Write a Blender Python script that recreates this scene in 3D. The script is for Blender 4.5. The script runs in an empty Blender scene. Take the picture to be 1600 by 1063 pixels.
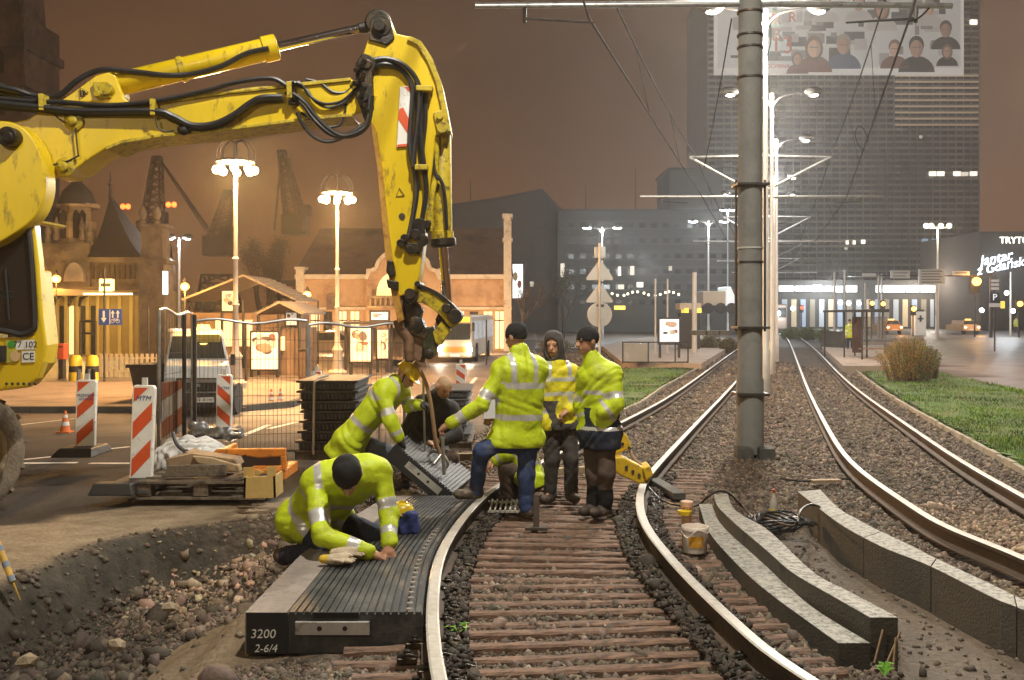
import bpy, math, random
import numpy as np
from mathutils import Vector, Matrix, noise
random.seed(7); RNG = np.random.default_rng(7)
R = math.radians
SC = bpy.context.scene
COL = SC.collection
F, H, CX, YH = 1555.0, 1.8, 800.0, 490.0

# ------------------------------------------------------------------ place
def zg(y):                                  # the street falls gently away from the works
    return -0.5 * (1 - math.exp(-(y - 8) / 12.0)) if y > 8 else 0.0
def P(x, y, d):                             # a photograph point at a distance d
    return Vector(((x - CX) / F * d, d, H - (y - YH) / F * d))
def G(x, y, z=0.0):                         # a photograph point lying z above the ground
    lo, hi = 2.0, 400.0
    for _ in range(60):
        m = (lo + hi) / 2
        if H - (y - YH) / F * m > zg(m) + z: lo = m
        else: hi = m
    return P(x, y, lo)
def GD(x, d, z=0.0):                        # ground point at distance d under column x
    return Vector(((x - CX) / F * d, d, zg(d) + z))

# ------------------------------------------------------------------ objects
WL = {}
def link(o, parent=None, label=None, cat=None, group=None, kind=None):
    COL.objects.link(o)
    if parent is not None: o.parent = parent
    if label: o['label'] = label
    if cat: o['category'] = cat
    if group: o['group'] = group
    if kind: o['kind'] = kind
    return o
def thing(name, label, cat, loc=(0, 0, 0), group=None, rz=0.0, kind=None):
    o = bpy.data.objects.new(name, None)
    o.empty_display_size = .1
    o.location = loc; o.rotation_euler = (0, 0, rz)
    link(o, None, label, cat, group, kind)
    WL[o.name] = Vector(loc)
    return o
def wloc(o):
    v = Vector((0, 0, 0))
    while o is not None:
        v += WL.get(o.name, Vector((0, 0, 0))); o = o.parent
    return v
def copy_tree(o, parent=None):
    c = o.copy(); COL.objects.link(c)
    if parent is not None: c.parent = parent
    for ch in list(o.children): copy_tree(ch, c)
    return c

def frame(ax):
    ax = ax.normalized()
    u = ax.orthogonal().normalized()
    return ax, u, ax.cross(u).normalized()

class MB:
    def __init__(s): s.v = []; s.f = []; s.m = []; s.k = 0
    def add(s, vs, fs, mi=None):
        b = len(s.v); s.v += [tuple(p) for p in vs]
        for f in fs: s.f.append(tuple(b + i for i in f)); s.m.append(s.k if mi is None else mi)
    def hexa(s, p, mi=None):                # 4 lower then 4 upper corners
        s.add(p, [(3, 2, 1, 0), (4, 5, 6, 7), (0, 1, 5, 4), (1, 2, 6, 5), (2, 3, 7, 6), (3, 0, 4, 7)], mi)
    def box(s, c, d, rz=0.0, mi=None):
        x, y, z = d[0] / 2, d[1] / 2, d[2] / 2
        cs, sn = math.cos(rz), math.sin(rz)
        pts = []
        for dz in (-z, z):
            for dx, dy in ((-x, -y), (x, -y), (x, y), (-x, y)):
                pts.append((c[0] + dx * cs - dy * sn, c[1] + dx * sn + dy * cs, c[2] + dz))
        s.hexa(pts, mi)
    def obox(s, p0, p1, w, h, up=(0, 0, 1), mi=None):   # a beam from p0 to p1
        p0, p1 = Vector(p0), Vector(p1)
        a = (p1 - p0).normalized(); u = Vector(up)
        sd = a.cross(u)
        if sd.length < 1e-4: sd = a.orthogonal()
        sd.normalize(); u = sd.cross(a).normalized()
        q = []
        for p in (p0, p1):
            q += [p - sd * w / 2 - u * h / 2, p + sd * w / 2 - u * h / 2, p + sd * w / 2 + u * h / 2, p - sd * w / 2 + u * h / 2]
        s.hexa(q, mi)
    def tube(s, pts, r, n=8, cap=True, mi=None, closed=False):
        pts = [Vector(p) for p in pts]; N = len(pts)
        rs = r if isinstance(r, (list, tuple)) else [r] * N
        vs = []; u = None
        for i, p in enumerate(pts):
            if closed: t = pts[(i + 1) % N] - pts[i - 1]
            else: t = pts[min(i + 1, N - 1)] - pts[max(i - 1, 0)]
            if t.length < 1e-9: t = Vector((0, 0, 1))
            t.normalize()
            if u is None: u = t.orthogonal().normalized()
            else:
                u = u - t * u.dot(t)
                u = u.normalized() if u.length > 1e-6 else t.orthogonal().normalized()
            w = t.cross(u)
            for k in range(n):
                a = 2 * math.pi * k / n
                vs.append(p + (u * math.cos(a) + w * math.sin(a)) * rs[i])
        fs = []
        for i in range(N if closed else N - 1):
            j = (i + 1) % N
            for k in range(n):
                l = (k + 1) % n
                fs.append((i * n + k, i * n + l, j * n + l, j * n + k))
        if cap and not closed:
            fs.append(tuple(range(n - 1, -1, -1))); fs.append(tuple((N - 1) * n + k for k in range(n)))
        s.add(vs, fs, mi)
    def cyl(s, p0, p1, r0, r1=None, n=16, mi=None):
        s.tube([p0, p1], [r0, r0 if r1 is None else r1], n, True, mi)
    def prism(s, poly, off, mi=None):       # poly: 3D outline, off: thickness vector
        n = len(poly); off = Vector(off)
        vs = [Vector(p) for p in poly] + [Vector(p) + off for p in poly]
        fs = [tuple(range(n)), tuple(range(2 * n - 1, n - 1, -1))]
        for i in range(n):
            j = (i + 1) % n
            fs.append((j, i, n + i, n + j))
        s.add(vs, fs, mi)
    def lathe(s, prof, c=(0, 0, 0), n=16, ax=(0, 0, 1), mi=None):
        a, u, w = frame(Vector(ax)); c = Vector(c)
        if Vector(ax) == Vector((0, 0, 1)): u, w = Vector((1, 0, 0)), Vector((0, 1, 0))
        vs = []
        for (r, z) in prof:
            for k in range(n):
                t = 2 * math.pi * k / n
                vs.append(c + a * z + (u * math.cos(t) + w * math.sin(t)) * max(r, 1e-4))
        fs = []
        for i in range(len(prof) - 1):
            for k in range(n):
                l = (k + 1) % n
                fs.append((i * n + k, i * n + l, (i + 1) * n + l, (i + 1) * n + k))
        fs.append(tuple(range(n - 1, -1, -1))); fs.append(tuple((len(prof) - 1) * n + k for k in range(n)))
        s.add(vs, fs, mi)
    def ball(s, c, r, nu=10, nv=7, mi=None):
        r = (r, r, r) if not isinstance(r, (tuple, list)) else r
        vs = [(c[0], c[1], c[2] - r[2])]
        for i in range(1, nv):
            t = math.pi * i / nv
            for k in range(nu):
                a = 2 * math.pi * k / nu
                vs.append((c[0] + r[0] * math.sin(t) * math.cos(a), c[1] + r[1] * math.sin(t) * math.sin(a), c[2] - r[2] * math.cos(t)))
        vs.append((c[0], c[1], c[2] + r[2])); L = len(vs) - 1
        fs = []
        for k in range(nu):
            l = (k + 1) % nu
            fs.append((0, 1 + l, 1 + k)); fs.append((L, 1 + (nv - 2) * nu + k, 1 + (nv - 2) * nu + l))
            for i in range(nv - 2):
                fs.append((1 + i * nu + k, 1 + i * nu + l, 1 + (i + 1) * nu + l, 1 + (i + 1) * nu + k))
        s.add(vs, fs, mi)
    def sheet(s, pts, mi=None): s.add(pts, [tuple(range(len(pts)))], mi)
    def build(s, name, mats, parent=None, smooth=False, bevel=0.0, world=True, label=None, cat=None, group=None, kind=None, recentre=True):
        me = bpy.data.meshes.new(name)
        vs = s.v
        off = Vector((0, 0, 0))
        if world and parent is not None: off = wloc(parent)
        elif parent is None and recentre and world and vs:
            a = np.array(vs); off = Vector(((a[:, 0].min() + a[:, 0].max()) / 2, (a[:, 1].min() + a[:, 1].max()) / 2, a[:, 2].min()))
        if off.length: vs = [(p[0] - off.x, p[1] - off.y, p[2] - off.z) for p in vs]
        me.from_pydata(vs, [], s.f)
        if not isinstance(mats, (list, tuple)): mats = [mats]
        for m in mats: me.materials.append(m)
        if len(mats) > 1: me.polygons.foreach_set('material_index', s.m)
        if smooth:
            me.polygons.foreach_set('use_smooth', [True] * len(me.polygons))
            try: me.set_sharp_from_angle(angle=R(smooth if smooth > 1 else 40))
            except Exception: pass
        me.update()
        o = bpy.data.objects.new(name, me)
        if parent is None: o.location = off; WL[o.name] = off
        if bevel:
            b = o.modifiers.new('edge', 'BEVEL'); b.width = bevel; b.segments = 2; b.limit_method = 'ANGLE'; b.angle_limit = R(35)
        link(o, parent, label, cat, group, kind)
        return o

def np_mesh(name, V, Fc, mats, mi=None, smooth=False, attr=None, loc=(0, 0, 0)):
    """Fc: (n,3) or (n,4) integer array."""
    me = bpy.data.meshes.new(name)
    k = Fc.shape[1]
    me.vertices.add(len(V)); me.vertices.foreach_set('co', (np.asarray(V, dtype=np.float32) - np.array(loc, dtype=np.float32)).ravel())
    me.loops.add(Fc.size); me.loops.foreach_set('vertex_index', Fc.astype(np.int32).ravel())
    me.polygons.add(len(Fc)); me.polygons.foreach_set('loop_start', np.arange(0, Fc.size, k, dtype=np.int32))
    if not isinstance(mats, (list, tuple)): mats = [mats]
    for m in mats: me.materials.append(m)
    if mi is not None: me.polygons.foreach_set('material_index', mi.astype(np.int32))
    if smooth: me.polygons.foreach_set('use_smooth', np.ones(len(Fc), dtype=bool))
    if attr is not None:
        for an, arr in attr.items():
            a = me.attributes.new(an, 'FLOAT_COLOR', 'POINT'); a.data.foreach_set('color', arr.astype(np.float32).ravel())
    me.update(calc_edges=True); me.validate()
    o = bpy.data.objects.new(name, me); o.location = loc; WL[o.name] = Vector(loc)
    return o

def spline(pts, n=12):
    pts = [Vector(p) for p in pts]; out = []
    for i in range(len(pts) - 1):
        p0 = pts[max(i - 1, 0)]; p1 = pts[i]; p2 = pts[i + 1]; p3 = pts[min(i + 2, len(pts) - 1)]
        for k in range(n):
            t = k / n
            out.append(0.5 * ((2 * p1) + (p2 - p0) * t + (2 * p0 - 5 * p1 + 4 * p2 - p3) * t * t + (3 * p1 - p0 - 3 * p2 + p3) * t ** 3))
    out.append(pts[-1]); return out

def lettering(txt, parent, loc, rot, size, mat, ext=.003, align='CENTER', shear=0, world=True):
    c = bpy.data.curves.new('lettering', 'FONT'); c.body = txt; c.size = size; c.extrude = ext; c.align_x = align; c.align_y = 'CENTER'; c.shear = shear; c.resolution_u = 3
    t = bpy.data.objects.new('lettering_curve', c); COL.objects.link(t)
    me = bpy.data.meshes.new_from_object(t.evaluated_get(bpy.context.evaluated_depsgraph_get()))
    bpy.data.objects.remove(t); bpy.data.curves.remove(c)
    me.materials.clear(); me.materials.append(mat)
    o = bpy.data.objects.new('lettering', me)
    off = wloc(parent) if (parent is not None and world) else Vector((0, 0, 0))
    o.location = Vector(loc) - off; o.rotation_euler = rot
    return link(o, parent)

# ------------------------------------------------------------------ materials
MATS = {}
def M(name, col, rough=.6, var=.25, scale=6.0, bump=.15, metal=0.0, dirt=None, dirt_amt=.5, dscale=2.5, emit=0.0, ecol=None, coat=0.0, bscale=None, tint=False, alpha=1.0, spec=.5, trans=0.0, aniso=None, bdist=.02):
    if name in MATS: return MATS[name]
    m = bpy.data.materials.new(name); m.use_nodes = True
    nt = m.node_tree; N = nt.nodes; L = nt.links
    b = N['Principled BSDF']
    b.inputs['Roughness'].default_value = rough; b.inputs['Metallic'].default_value = metal
    b.inputs['Specular IOR Level'].default_value = spec
    if coat: b.inputs['Coat Weight'].default_value = coat
    if alpha < 1: b.inputs['Alpha'].default_value = alpha
    if trans: b.inputs['Transmission Weight'].default_value = trans
    tc = N.new('ShaderNodeTexCoord')
    src = tc.outputs['Object']
    if aniso:
        mp = N.new('ShaderNodeMapping'); mp.inputs['Scale'].default_value = aniso; L.new(src, mp.inputs['Vector']); src = mp.outputs['Vector']
    c1 = (col[0], col[1], col[2], 1)
    out = None
    if var > 0:
        n1 = N.new('ShaderNodeTexNoise'); n1.inputs['Scale'].default_value = scale; n1.inputs['Detail'].default_value = 6; n1.inputs['Roughness'].default_value = .65
        L.new(src, n1.inputs['Vector'])
        cr = N.new('ShaderNodeValToRGB'); cr.color_ramp.elements[0].position = .3; cr.color_ramp.elements[1].position = .7
        cr.color_ramp.elements[0].color = tuple(c * (1 - var) for c in col) + (1,)
        cr.color_ramp.elements[1].color = tuple(min(1, c * (1 + var)) for c in col) + (1,)
        L.new(n1.outputs['Fac'], cr.inputs['Fac']); out = cr.outputs['Color']
        mr = N.new('ShaderNodeMapRange'); mr.inputs['To Min'].default_value = max(0, rough - .12); mr.inputs['To Max'].default_value = min(1, rough + .12)
        L.new(n1.outputs['Fac'], mr.inputs['Value']); L.new(mr.outputs['Result'], b.inputs['Roughness'])
    if dirt is not None:
        n2 = N.new('ShaderNodeTexNoise'); n2.inputs['Scale'].default_value = dscale; n2.inputs['Detail'].default_value = 8; n2.inputs['Roughness'].default_value = .72
        L.new(src, n2.inputs['Vector'])
        c2 = N.new('ShaderNodeValToRGB'); c2.color_ramp.elements[0].position = .62 - .3 * dirt_amt; c2.color_ramp.elements[1].position = .72 - .15 * dirt_amt
        c2.color_ramp.elements[0].color = (0, 0, 0, 1); c2.color_ramp.elements[1].color = (1, 1, 1, 1)
        L.new(n2.outputs['Fac'], c2.inputs['Fac'])
        mx = N.new('ShaderNodeMixRGB'); mx.inputs['Color2'].default_value = tuple(dirt) + (1,)
        if out is None: mx.inputs['Color1'].default_value = c1
        else: L.new(out, mx.inputs['Color1'])
        L.new(c2.outputs['Color'], mx.inputs['Fac']); out = mx.outputs['Color']
    if tint:
        at = N.new('ShaderNodeAttribute'); at.attribute_name = 'tint'
        mx = N.new('ShaderNodeMixRGB'); mx.blend_type = 'MULTIPLY'; mx.inputs['Fac'].default_value = 1
        if out is None: mx.inputs['Color1'].default_value = c1
        else: L.new(out, mx.inputs['Color1'])
        L.new(at.outputs['Color'], mx.inputs['Color2']); out = mx.outputs['Color']
    if out is None: b.inputs['Base Color'].default_value = c1
    else: L.new(out, b.inputs['Base Color'])
    if bump > 0:
        n3 = N.new('ShaderNodeTexNoise'); n3.inputs['Scale'].default_value = bscale or scale * 5; n3.inputs['Detail'].default_value = 5
        L.new(src, n3.inputs['Vector'])
        bp = N.new('ShaderNodeBump'); bp.inputs['Strength'].default_value = bump; bp.inputs['Distance'].default_value = bdist
        L.new(n3.outputs['Fac'], bp.inputs['Height']); L.new(bp.outputs['Normal'], b.inputs['Normal'])
    if emit:
        ec = ecol or col
        b.inputs['Emission Color'].default_value = tuple(ec) + (1,); b.inputs['Emission Strength'].default_value = emit
    MATS[name] = m; return m

CHALK = M('chalk', (.75, .74, .7), .9, 0, bump=0)
STEEL = M('galvanised steel', (.42, .42, .41), .42, .2, 9, .05, .85, dirt=(.16, .12, .08), dirt_amt=.25, dscale=5)
STEELD = M('dark steel', (.06, .055, .05), .5, .3, 9, .1, .6, dirt=(.12, .06, .03), dirt_amt=.3)
BLACK = M('black rubber', (.022, .021, .02), .55, .3, 14, .12)
RAILTOP = M('worn rail steel', (.5, .46, .4), .5, .15, 5, .05, .12, aniso=(6, 6, 6), dirt=(.36, .3, .24), dirt_amt=.25, dscale=3)
RUST = M('rusty rail side', (.07, .046, .03), .85, .35, 14, .3, dirt=(.05, .04, .03), dirt_amt=.5, dscale=6)
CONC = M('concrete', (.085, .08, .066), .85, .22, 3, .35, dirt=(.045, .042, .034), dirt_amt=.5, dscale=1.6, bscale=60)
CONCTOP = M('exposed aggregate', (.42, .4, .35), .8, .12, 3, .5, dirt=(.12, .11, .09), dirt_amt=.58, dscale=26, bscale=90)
PAINTW = M('white road paint', (.62, .6, .55), .7, .2, 6, .1, dirt=(.2, .18, .15), dirt_amt=.4, dscale=5)
WOOD = M('raw timber', (.30, .20, .115), .8, .3, 4, .3, dirt=(.12, .08, .05), dirt_amt=.35, aniso=(1, 1, 1), dscale=4)
OLDWOOD = M('weathered timber', (.15, .115, .08), .9, .4, 7, .5, dirt=(.05, .04, .03), dirt_amt=.5, dscale=6)
YEL = M('excavator yellow', (.66, .46, .006), .38, .12, 2, .03, dirt=(.22, .14, .02), dirt_amt=.2, dscale=9, coat=.2, aniso=(1, 1, .35))
YELW = M('worn excavator yellow', (.5, .37, .012), .5, .25, 5, .08, dirt=(.07, .045, .02), dirt_amt=.42, dscale=16)
GREASE = M('greasy black steel', (.03, .026, .02), .4, .5, 12, .3, .5, dirt=(.11, .065, .03), dirt_amt=.4, dscale=8)
CHROME = M('chromed rod', (.7, .7, .7), .12, .05, 8, 0, 1.0)
HOSE = M('hydraulic hose', (.018, .017, .017), .38, .2, 30, .1)
WIREM = M('overhead wire', (.012, .011, .01), .9, 0, bump=0, spec=.1)
GLASS = M('dark glass', (.03, .035, .035), .06, 0, bump=0, spec=.8)
RED = M('reflective red', (.62, .085, .02), .5, .1, 8, .05, dirt=(.3, .08, .04), dirt_amt=.2, dscale=9)
WHITE = M('reflective white', (.74, .72, .67), .5, .08, 8, .05, dirt=(.4, .36, .3), dirt_amt=.25, dscale=9)
BLUE = M('sign blue', (.02, .07, .32), .45, .05, 6, 0)
# ------------------------------------------------------------------ camera
cam = bpy.data.cameras.new('camera'); co = bpy.data.objects.new('camera', cam)
cam.lens = 36 * F / 1600; cam.sensor_width = 36; cam.sensor_fit = 'HORIZONTAL'
cam.shift_y = -(531.5 - YH) / 1600
cam.clip_start = .1; cam.clip_end = 3000
co.location = (0, 0, H); co.rotation_euler = (R(90), 0, 0)
COL.objects.link(co); SC.camera = co

# ------------------------------------------------------------------ rails (photograph points)
RZ = .145
PX_L1 = [(738, 1350), (700, 1110), (686, 1063), (677, 1000), (675, 948), (680, 898), (688, 864), (707, 830), (730, 800), (762, 768), (800, 745), (877, 704), (975, 657), (1050, 619), (1100, 582), (1147, 549), (1168, 535)]
PX_L2 = [(1655, 1348), (1330, 1100), (1262, 1058), (1200, 1016), (1170, 990), (1133, 957), (1071, 898), (1040, 862), (1012, 828), (999, 798), (1000, 770), (1008, 748), (1030, 722), (1087, 662), (1120, 628), (1150, 597), (1180, 560), (1192, 540)]
PX_R1 = [(2444, 1225), (1700, 915), (1600, 870), (1550, 850), (1475, 821), (1437, 798), (1375, 757), (1330, 724), (1307, 692), (1295, 672), (1269, 623), (1251, 582), (1235, 534)]
PX_R2 = [(2472, 1133), (1720, 838), (1600, 774), (1550, 747), (1475, 704), (1400, 650), (1340, 611), (1295, 569), (1266, 536)]
def rail_line(px, far):
    pts = [G(x, y, RZ) for x, y in px]
    pts.append(far)
    return spline(pts, 10)
def smooth_line(l, k=6, it=2):
    a = np.array([tuple(p) for p in l])
    for _ in range(it):
        b = a.copy()
        for i in range(1, len(a) - 1):
            w = min(k, i, len(a) - 1 - i); b[i] = a[i - w:i + w + 1].mean(0)
        a = b
    return [Vector(p) for p in a]
def railpt(x, d): return Vector(((x - CX) / F * d, d, zg(d) + RZ))
L1 = smooth_line(rail_line(PX_L1, railpt(1190, 95)))
L2 = smooth_line(rail_line(PX_L2, railpt(1205, 95)))
R1 = smooth_line(rail_line(PX_R1, railpt(1222, 120)))
R2 = smooth_line(rail_line(PX_R2, railpt(1233, 120)))
def rail(line, label):
    prof = [(-.062, -.15), (.062, -.15), (.062, -.138), (.014, -.118), (.012, -.05), (.034, -.036), (.036, -.006), (.026, 0), (-.026, 0), (-.036, -.006), (-.034, -.036), (-.012, -.05), (-.014, -.118), (-.062, -.138)]
    mb = MB(); n = len(prof); vs = []; N = len(line)
    for i, p in enumerate(line):
        t = (line[min(i + 1, N - 1)] - line[max(i - 1, 0)]); t.z = 0; t.normalize()
        s = Vector((t.y, -t.x, 0))
        for (a, b) in prof: vs.append(p + s * a + Vector((0, 0, b)))
    for i in range(N - 1):
        for k in range(n):
            l = (k + 1) % n
            mi = 0 if k in (6, 7, 8) else 1
            mb.f.append((i * n + k, i * n + l, (i + 1) * n + l, (i + 1) * n + k)); mb.m.append(mi)
    mb.v = [tuple(v) for v in vs]
    mb.f.append(tuple(range(n))); mb.m.append(1)
    return mb.build('rail', [RAILTOP, RUST], label=label, cat='rail', group='tram rails')
rail(L1, 'curved tram rail along the edge of the ribbed black crossing panels')
rail(L2, 'curved tram rail beside the flush kerb, running under the yellow rail clamp')
rail(R1, 'bright tram rail of the finished right-hand track, the one nearer the concrete mast')
rail(R2, 'outer tram rail beside the lawn with the yellow shrub')

# ------------------------------------------------------------------ polygons on the ground
def poly2(pts): return np.array([(G(x, y).x, G(x, y).y) for x, y in pts])
def sdpoly(poly, X, Y):                      # signed distance, negative inside
    d = np.full(X.shape, 1e9); ins = np.zeros(X.shape, bool)
    n = len(poly)
    for i in range(n):
        a = poly[i]; b = poly[(i + 1) % n]
        e = b - a; wx = X - a[0]; wy = Y - a[1]
        t = np.clip((wx * e[0] + wy * e[1]) / (e @ e + 1e-12), 0, 1)
        d = np.minimum(d, (wx - e[0] * t) ** 2 + (wy - e[1] * t) ** 2)
        c = ((a[1] > Y) != (b[1] > Y)) & (X < (b[0] - a[0]) * (Y - a[1]) / (b[1] - a[1] + 1e-12) + a[0])
        ins ^= c
    d = np.sqrt(d)
    return np.where(ins, -d, d)
def sstep(a, b, x):
    t = np.clip((x - a) / (b - a), 0, 1); return t * t * (3 - 2 * t)
def vnoise(X, Y, s, seed=0, oct=3):          # value noise
    out = np.zeros(X.shape); amp = 1; tot = 0
    for o in range(oct):
        r = np.random.default_rng(seed * 31 + o); T = r.random((64, 64))
        x = X * s * 2 ** o + 13.7 * o; y = Y * s * 2 ** o + 7.3 * o
        xi = np.floor(x).astype(int); yi = np.floor(y).astype(int); fx = x - xi; fy = y - yi
        fx = fx * fx * (3 - 2 * fx); fy = fy * fy * (3 - 2 * fy)
        a = T[xi % 64, yi % 64]; b = T[(xi + 1) % 64, yi % 64]; c = T[xi % 64, (yi + 1) % 64]; dd = T[(xi + 1) % 64, (yi + 1) % 64]
        out += amp * ((a * (1 - fx) + b * fx) * (1 - fy) + (c * (1 - fx) + dd * fx) * fy); tot += amp; amp *= .5
    return out / tot
A_ROAD = np.array([(-400, 8.1), (-6, 8.1), (-4.3, 8.5), (-3.6, 9.6), (-2.4, 9.9), (-2.0, 11.5), (-1.0, 14), (-.35, 19), (0.2, 30), (1.5, 60), (3, 140), (-400, 140)])
A_SHELF = np.array([(-400, 3), (-3.9, 3), (-3.62, 6.0), (-3.46, 6.8), (-3.4, 7.4), (-3.12, 8.2), (-2.2, 9.15), (-1.75, 9.9), (-1.75, 12), (-400, 12)])
A_PIT = np.array([(-3.62, 2.0), (-3.62, 6.0), (-3.46, 6.8), (-3.4, 7.4), (-3.12, 8.2), (-2.2, 9.15), (-1.65, 9.4), (-1.45, 8.0), (-1.5, 5.6), (-1.3, 2.0)])
A_CHAN = np.array([tuple(G(x, y, -.1).xy) for x, y in ((1195, 838), (1300, 824), (1345, 848), (1460, 945), (1600, 1008), (1720, 1070), (1720, 1220), (1450, 1220), (1412, 1050), (1404, 1000), (1340, 935), (1270, 890))])
A_RROAD = np.array([tuple(G(*p).xy) for p in ((1400, 531), (1398, 545), (1460, 574), (1600, 616))] + [(30, 12), (80, 12), (120, 60), (120, 180), (24, 180), (30, 90)])
A_WALK = np.array([(-40, 21.5), (-6.2, 21.5), (-5.2, 23), (-5.2, 29), (-7, 31), (-40, 31)])
A_PLAZA = np.array([(-60, 38), (-3, 38), (0, 44), (0, 80), (-60, 80)])
def height(X, Y):
    z = np.where(Y > 8, -.5 * (1 - np.exp(-(np.maximum(Y, 8) - 8) / 12)), 0.0)
    road = sdpoly(A_ROAD, X, Y); rr = sdpoly(A_RROAD, X, Y)
    shelf = sdpoly(A_SHELF, X, Y); pit = sdpoly(A_PIT, X, Y); ch = sdpoly(A_CHAN, X, Y)
    hard = np.minimum(np.minimum(road, rr), shelf)
    bed = -.055 * sstep(0, .25, hard)
    bed = np.where(hard < 0, 0, bed)
    n = vnoise(X, Y, 2.2, 3, 4) - .5
    rough = sstep(0, .3, hard)
    z = z + bed + n * .05 * rough * (Y < 30)
    # the excavation beside the track
    e = np.clip(-pit, 0, None)
    es = np.clip(shelf, 0, None)
    drop = .42 * sstep(0.02, .5, es) * sstep(0, .35, e)
    toward = sstep(-2.5, -1.35, X) * .30 + .10 * sstep(7.0, 8.6, Y)
    z = z - np.clip(drop - toward * sstep(0, .3, e), -.02, None) * (e > 0)
    lump = vnoise(X, Y, 1.5, 9, 4) - .45
    z = z + lump * .22 * sstep(0.05, .4, e)
    z = np.where(ch < .12, z - .085 * sstep(.12, -.06, ch) , z)
    k = np.exp(-(((X + 1.95) / .3) ** 2 + ((Y - 6.0) / .7) ** 2)) * .12
    return z + k - .07 * np.exp(-(((X + 1.45) / .35) ** 2 + ((Y - 5.35) / .35) ** 2))
# ------------------------------------------------------------------ ground sheet
def axis(parts):
    return np.unique(np.round(np.concatenate(parts), 4))
gx = axis([np.linspace(-700, -60, 9), np.linspace(-60, -9, 30), np.arange(-9, -4, .2), np.arange(-4, 6.0, .045), np.arange(6, 16, .25), np.linspace(16, 60, 24), np.linspace(60, 700, 9)])
gy = axis([np.linspace(-120, 2.5, 12), np.arange(2.5, 4.6, .3), np.arange(4.6, 11.5, .045), np.arange(11.5, 20, .14), np.arange(20, 60, .7), np.linspace(60, 140, 24), np.linspace(140, 1500, 12)])
GX, GY = np.meshgrid(gx, gy)
GZ = height(GX, GY)
sd_road = sdpoly(A_ROAD, GX, GY); sd_rr = sdpoly(A_RROAD, GX, GY); sd_sh = sdpoly(A_SHELF, GX, GY); sd_ch = sdpoly(A_CHAN, GX, GY); sd_pit = sdpoly(A_PIT, GX, GY)
wob = (vnoise(GX, GY, 1.3, 5, 4) - .5)
asph = sstep(.06, -.06, np.minimum(sd_road + wob * .5, sd_rr + wob * .1))
far = (GY > 70) | (np.abs(GX) > 40)
sand = np.maximum(sstep(.1, -.1, sd_sh + wob * .15), sstep(.08, -.08, sd_ch + wob * .2))
sand = np.maximum(sand, np.exp(-(((GX + 1.85) / .5) ** 4 + ((GY - 5.9) / 1.0) ** 4)) * (.75 + wob))
sand = np.clip(sand - asph, 0, 1)
chan = sstep(.06, -.06, sd_ch + wob * .12)
asph = np.maximum(asph, .6 * chan)
sand = np.clip(np.where(chan > .01, chan * .45, sand), 0, 1)
soil_and_shade = sstep(0.0, .12, -sd_pit) * sstep(-1.6, -2.3, GX + wob) * sstep(9.0, 8.0, GY + wob)  # left pit: dark soil, with the sheltered pit's shade put into the colour
light_ = np.maximum(sstep(14, 23, GY + wob * 3) * sstep(40, 0, GX), sstep(.3, 0, sd_rr)); light_ = np.where(chan > .3, .45, light_)  # paler asphalt; on the far square it stands in for lamp light
zone = np.stack([np.where(far, 1, asph), sand, soil_and_shade, light_], -1).reshape(-1, 4)
nyy, nxx = GX.shape
idx = np.arange(nxx * nyy).reshape(nyy, nxx)
quads = np.stack([idx[:-1, :-1], idx[:-1, 1:], idx[1:, 1:], idx[1:, :-1]], -1).reshape(-1, 4)

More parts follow.
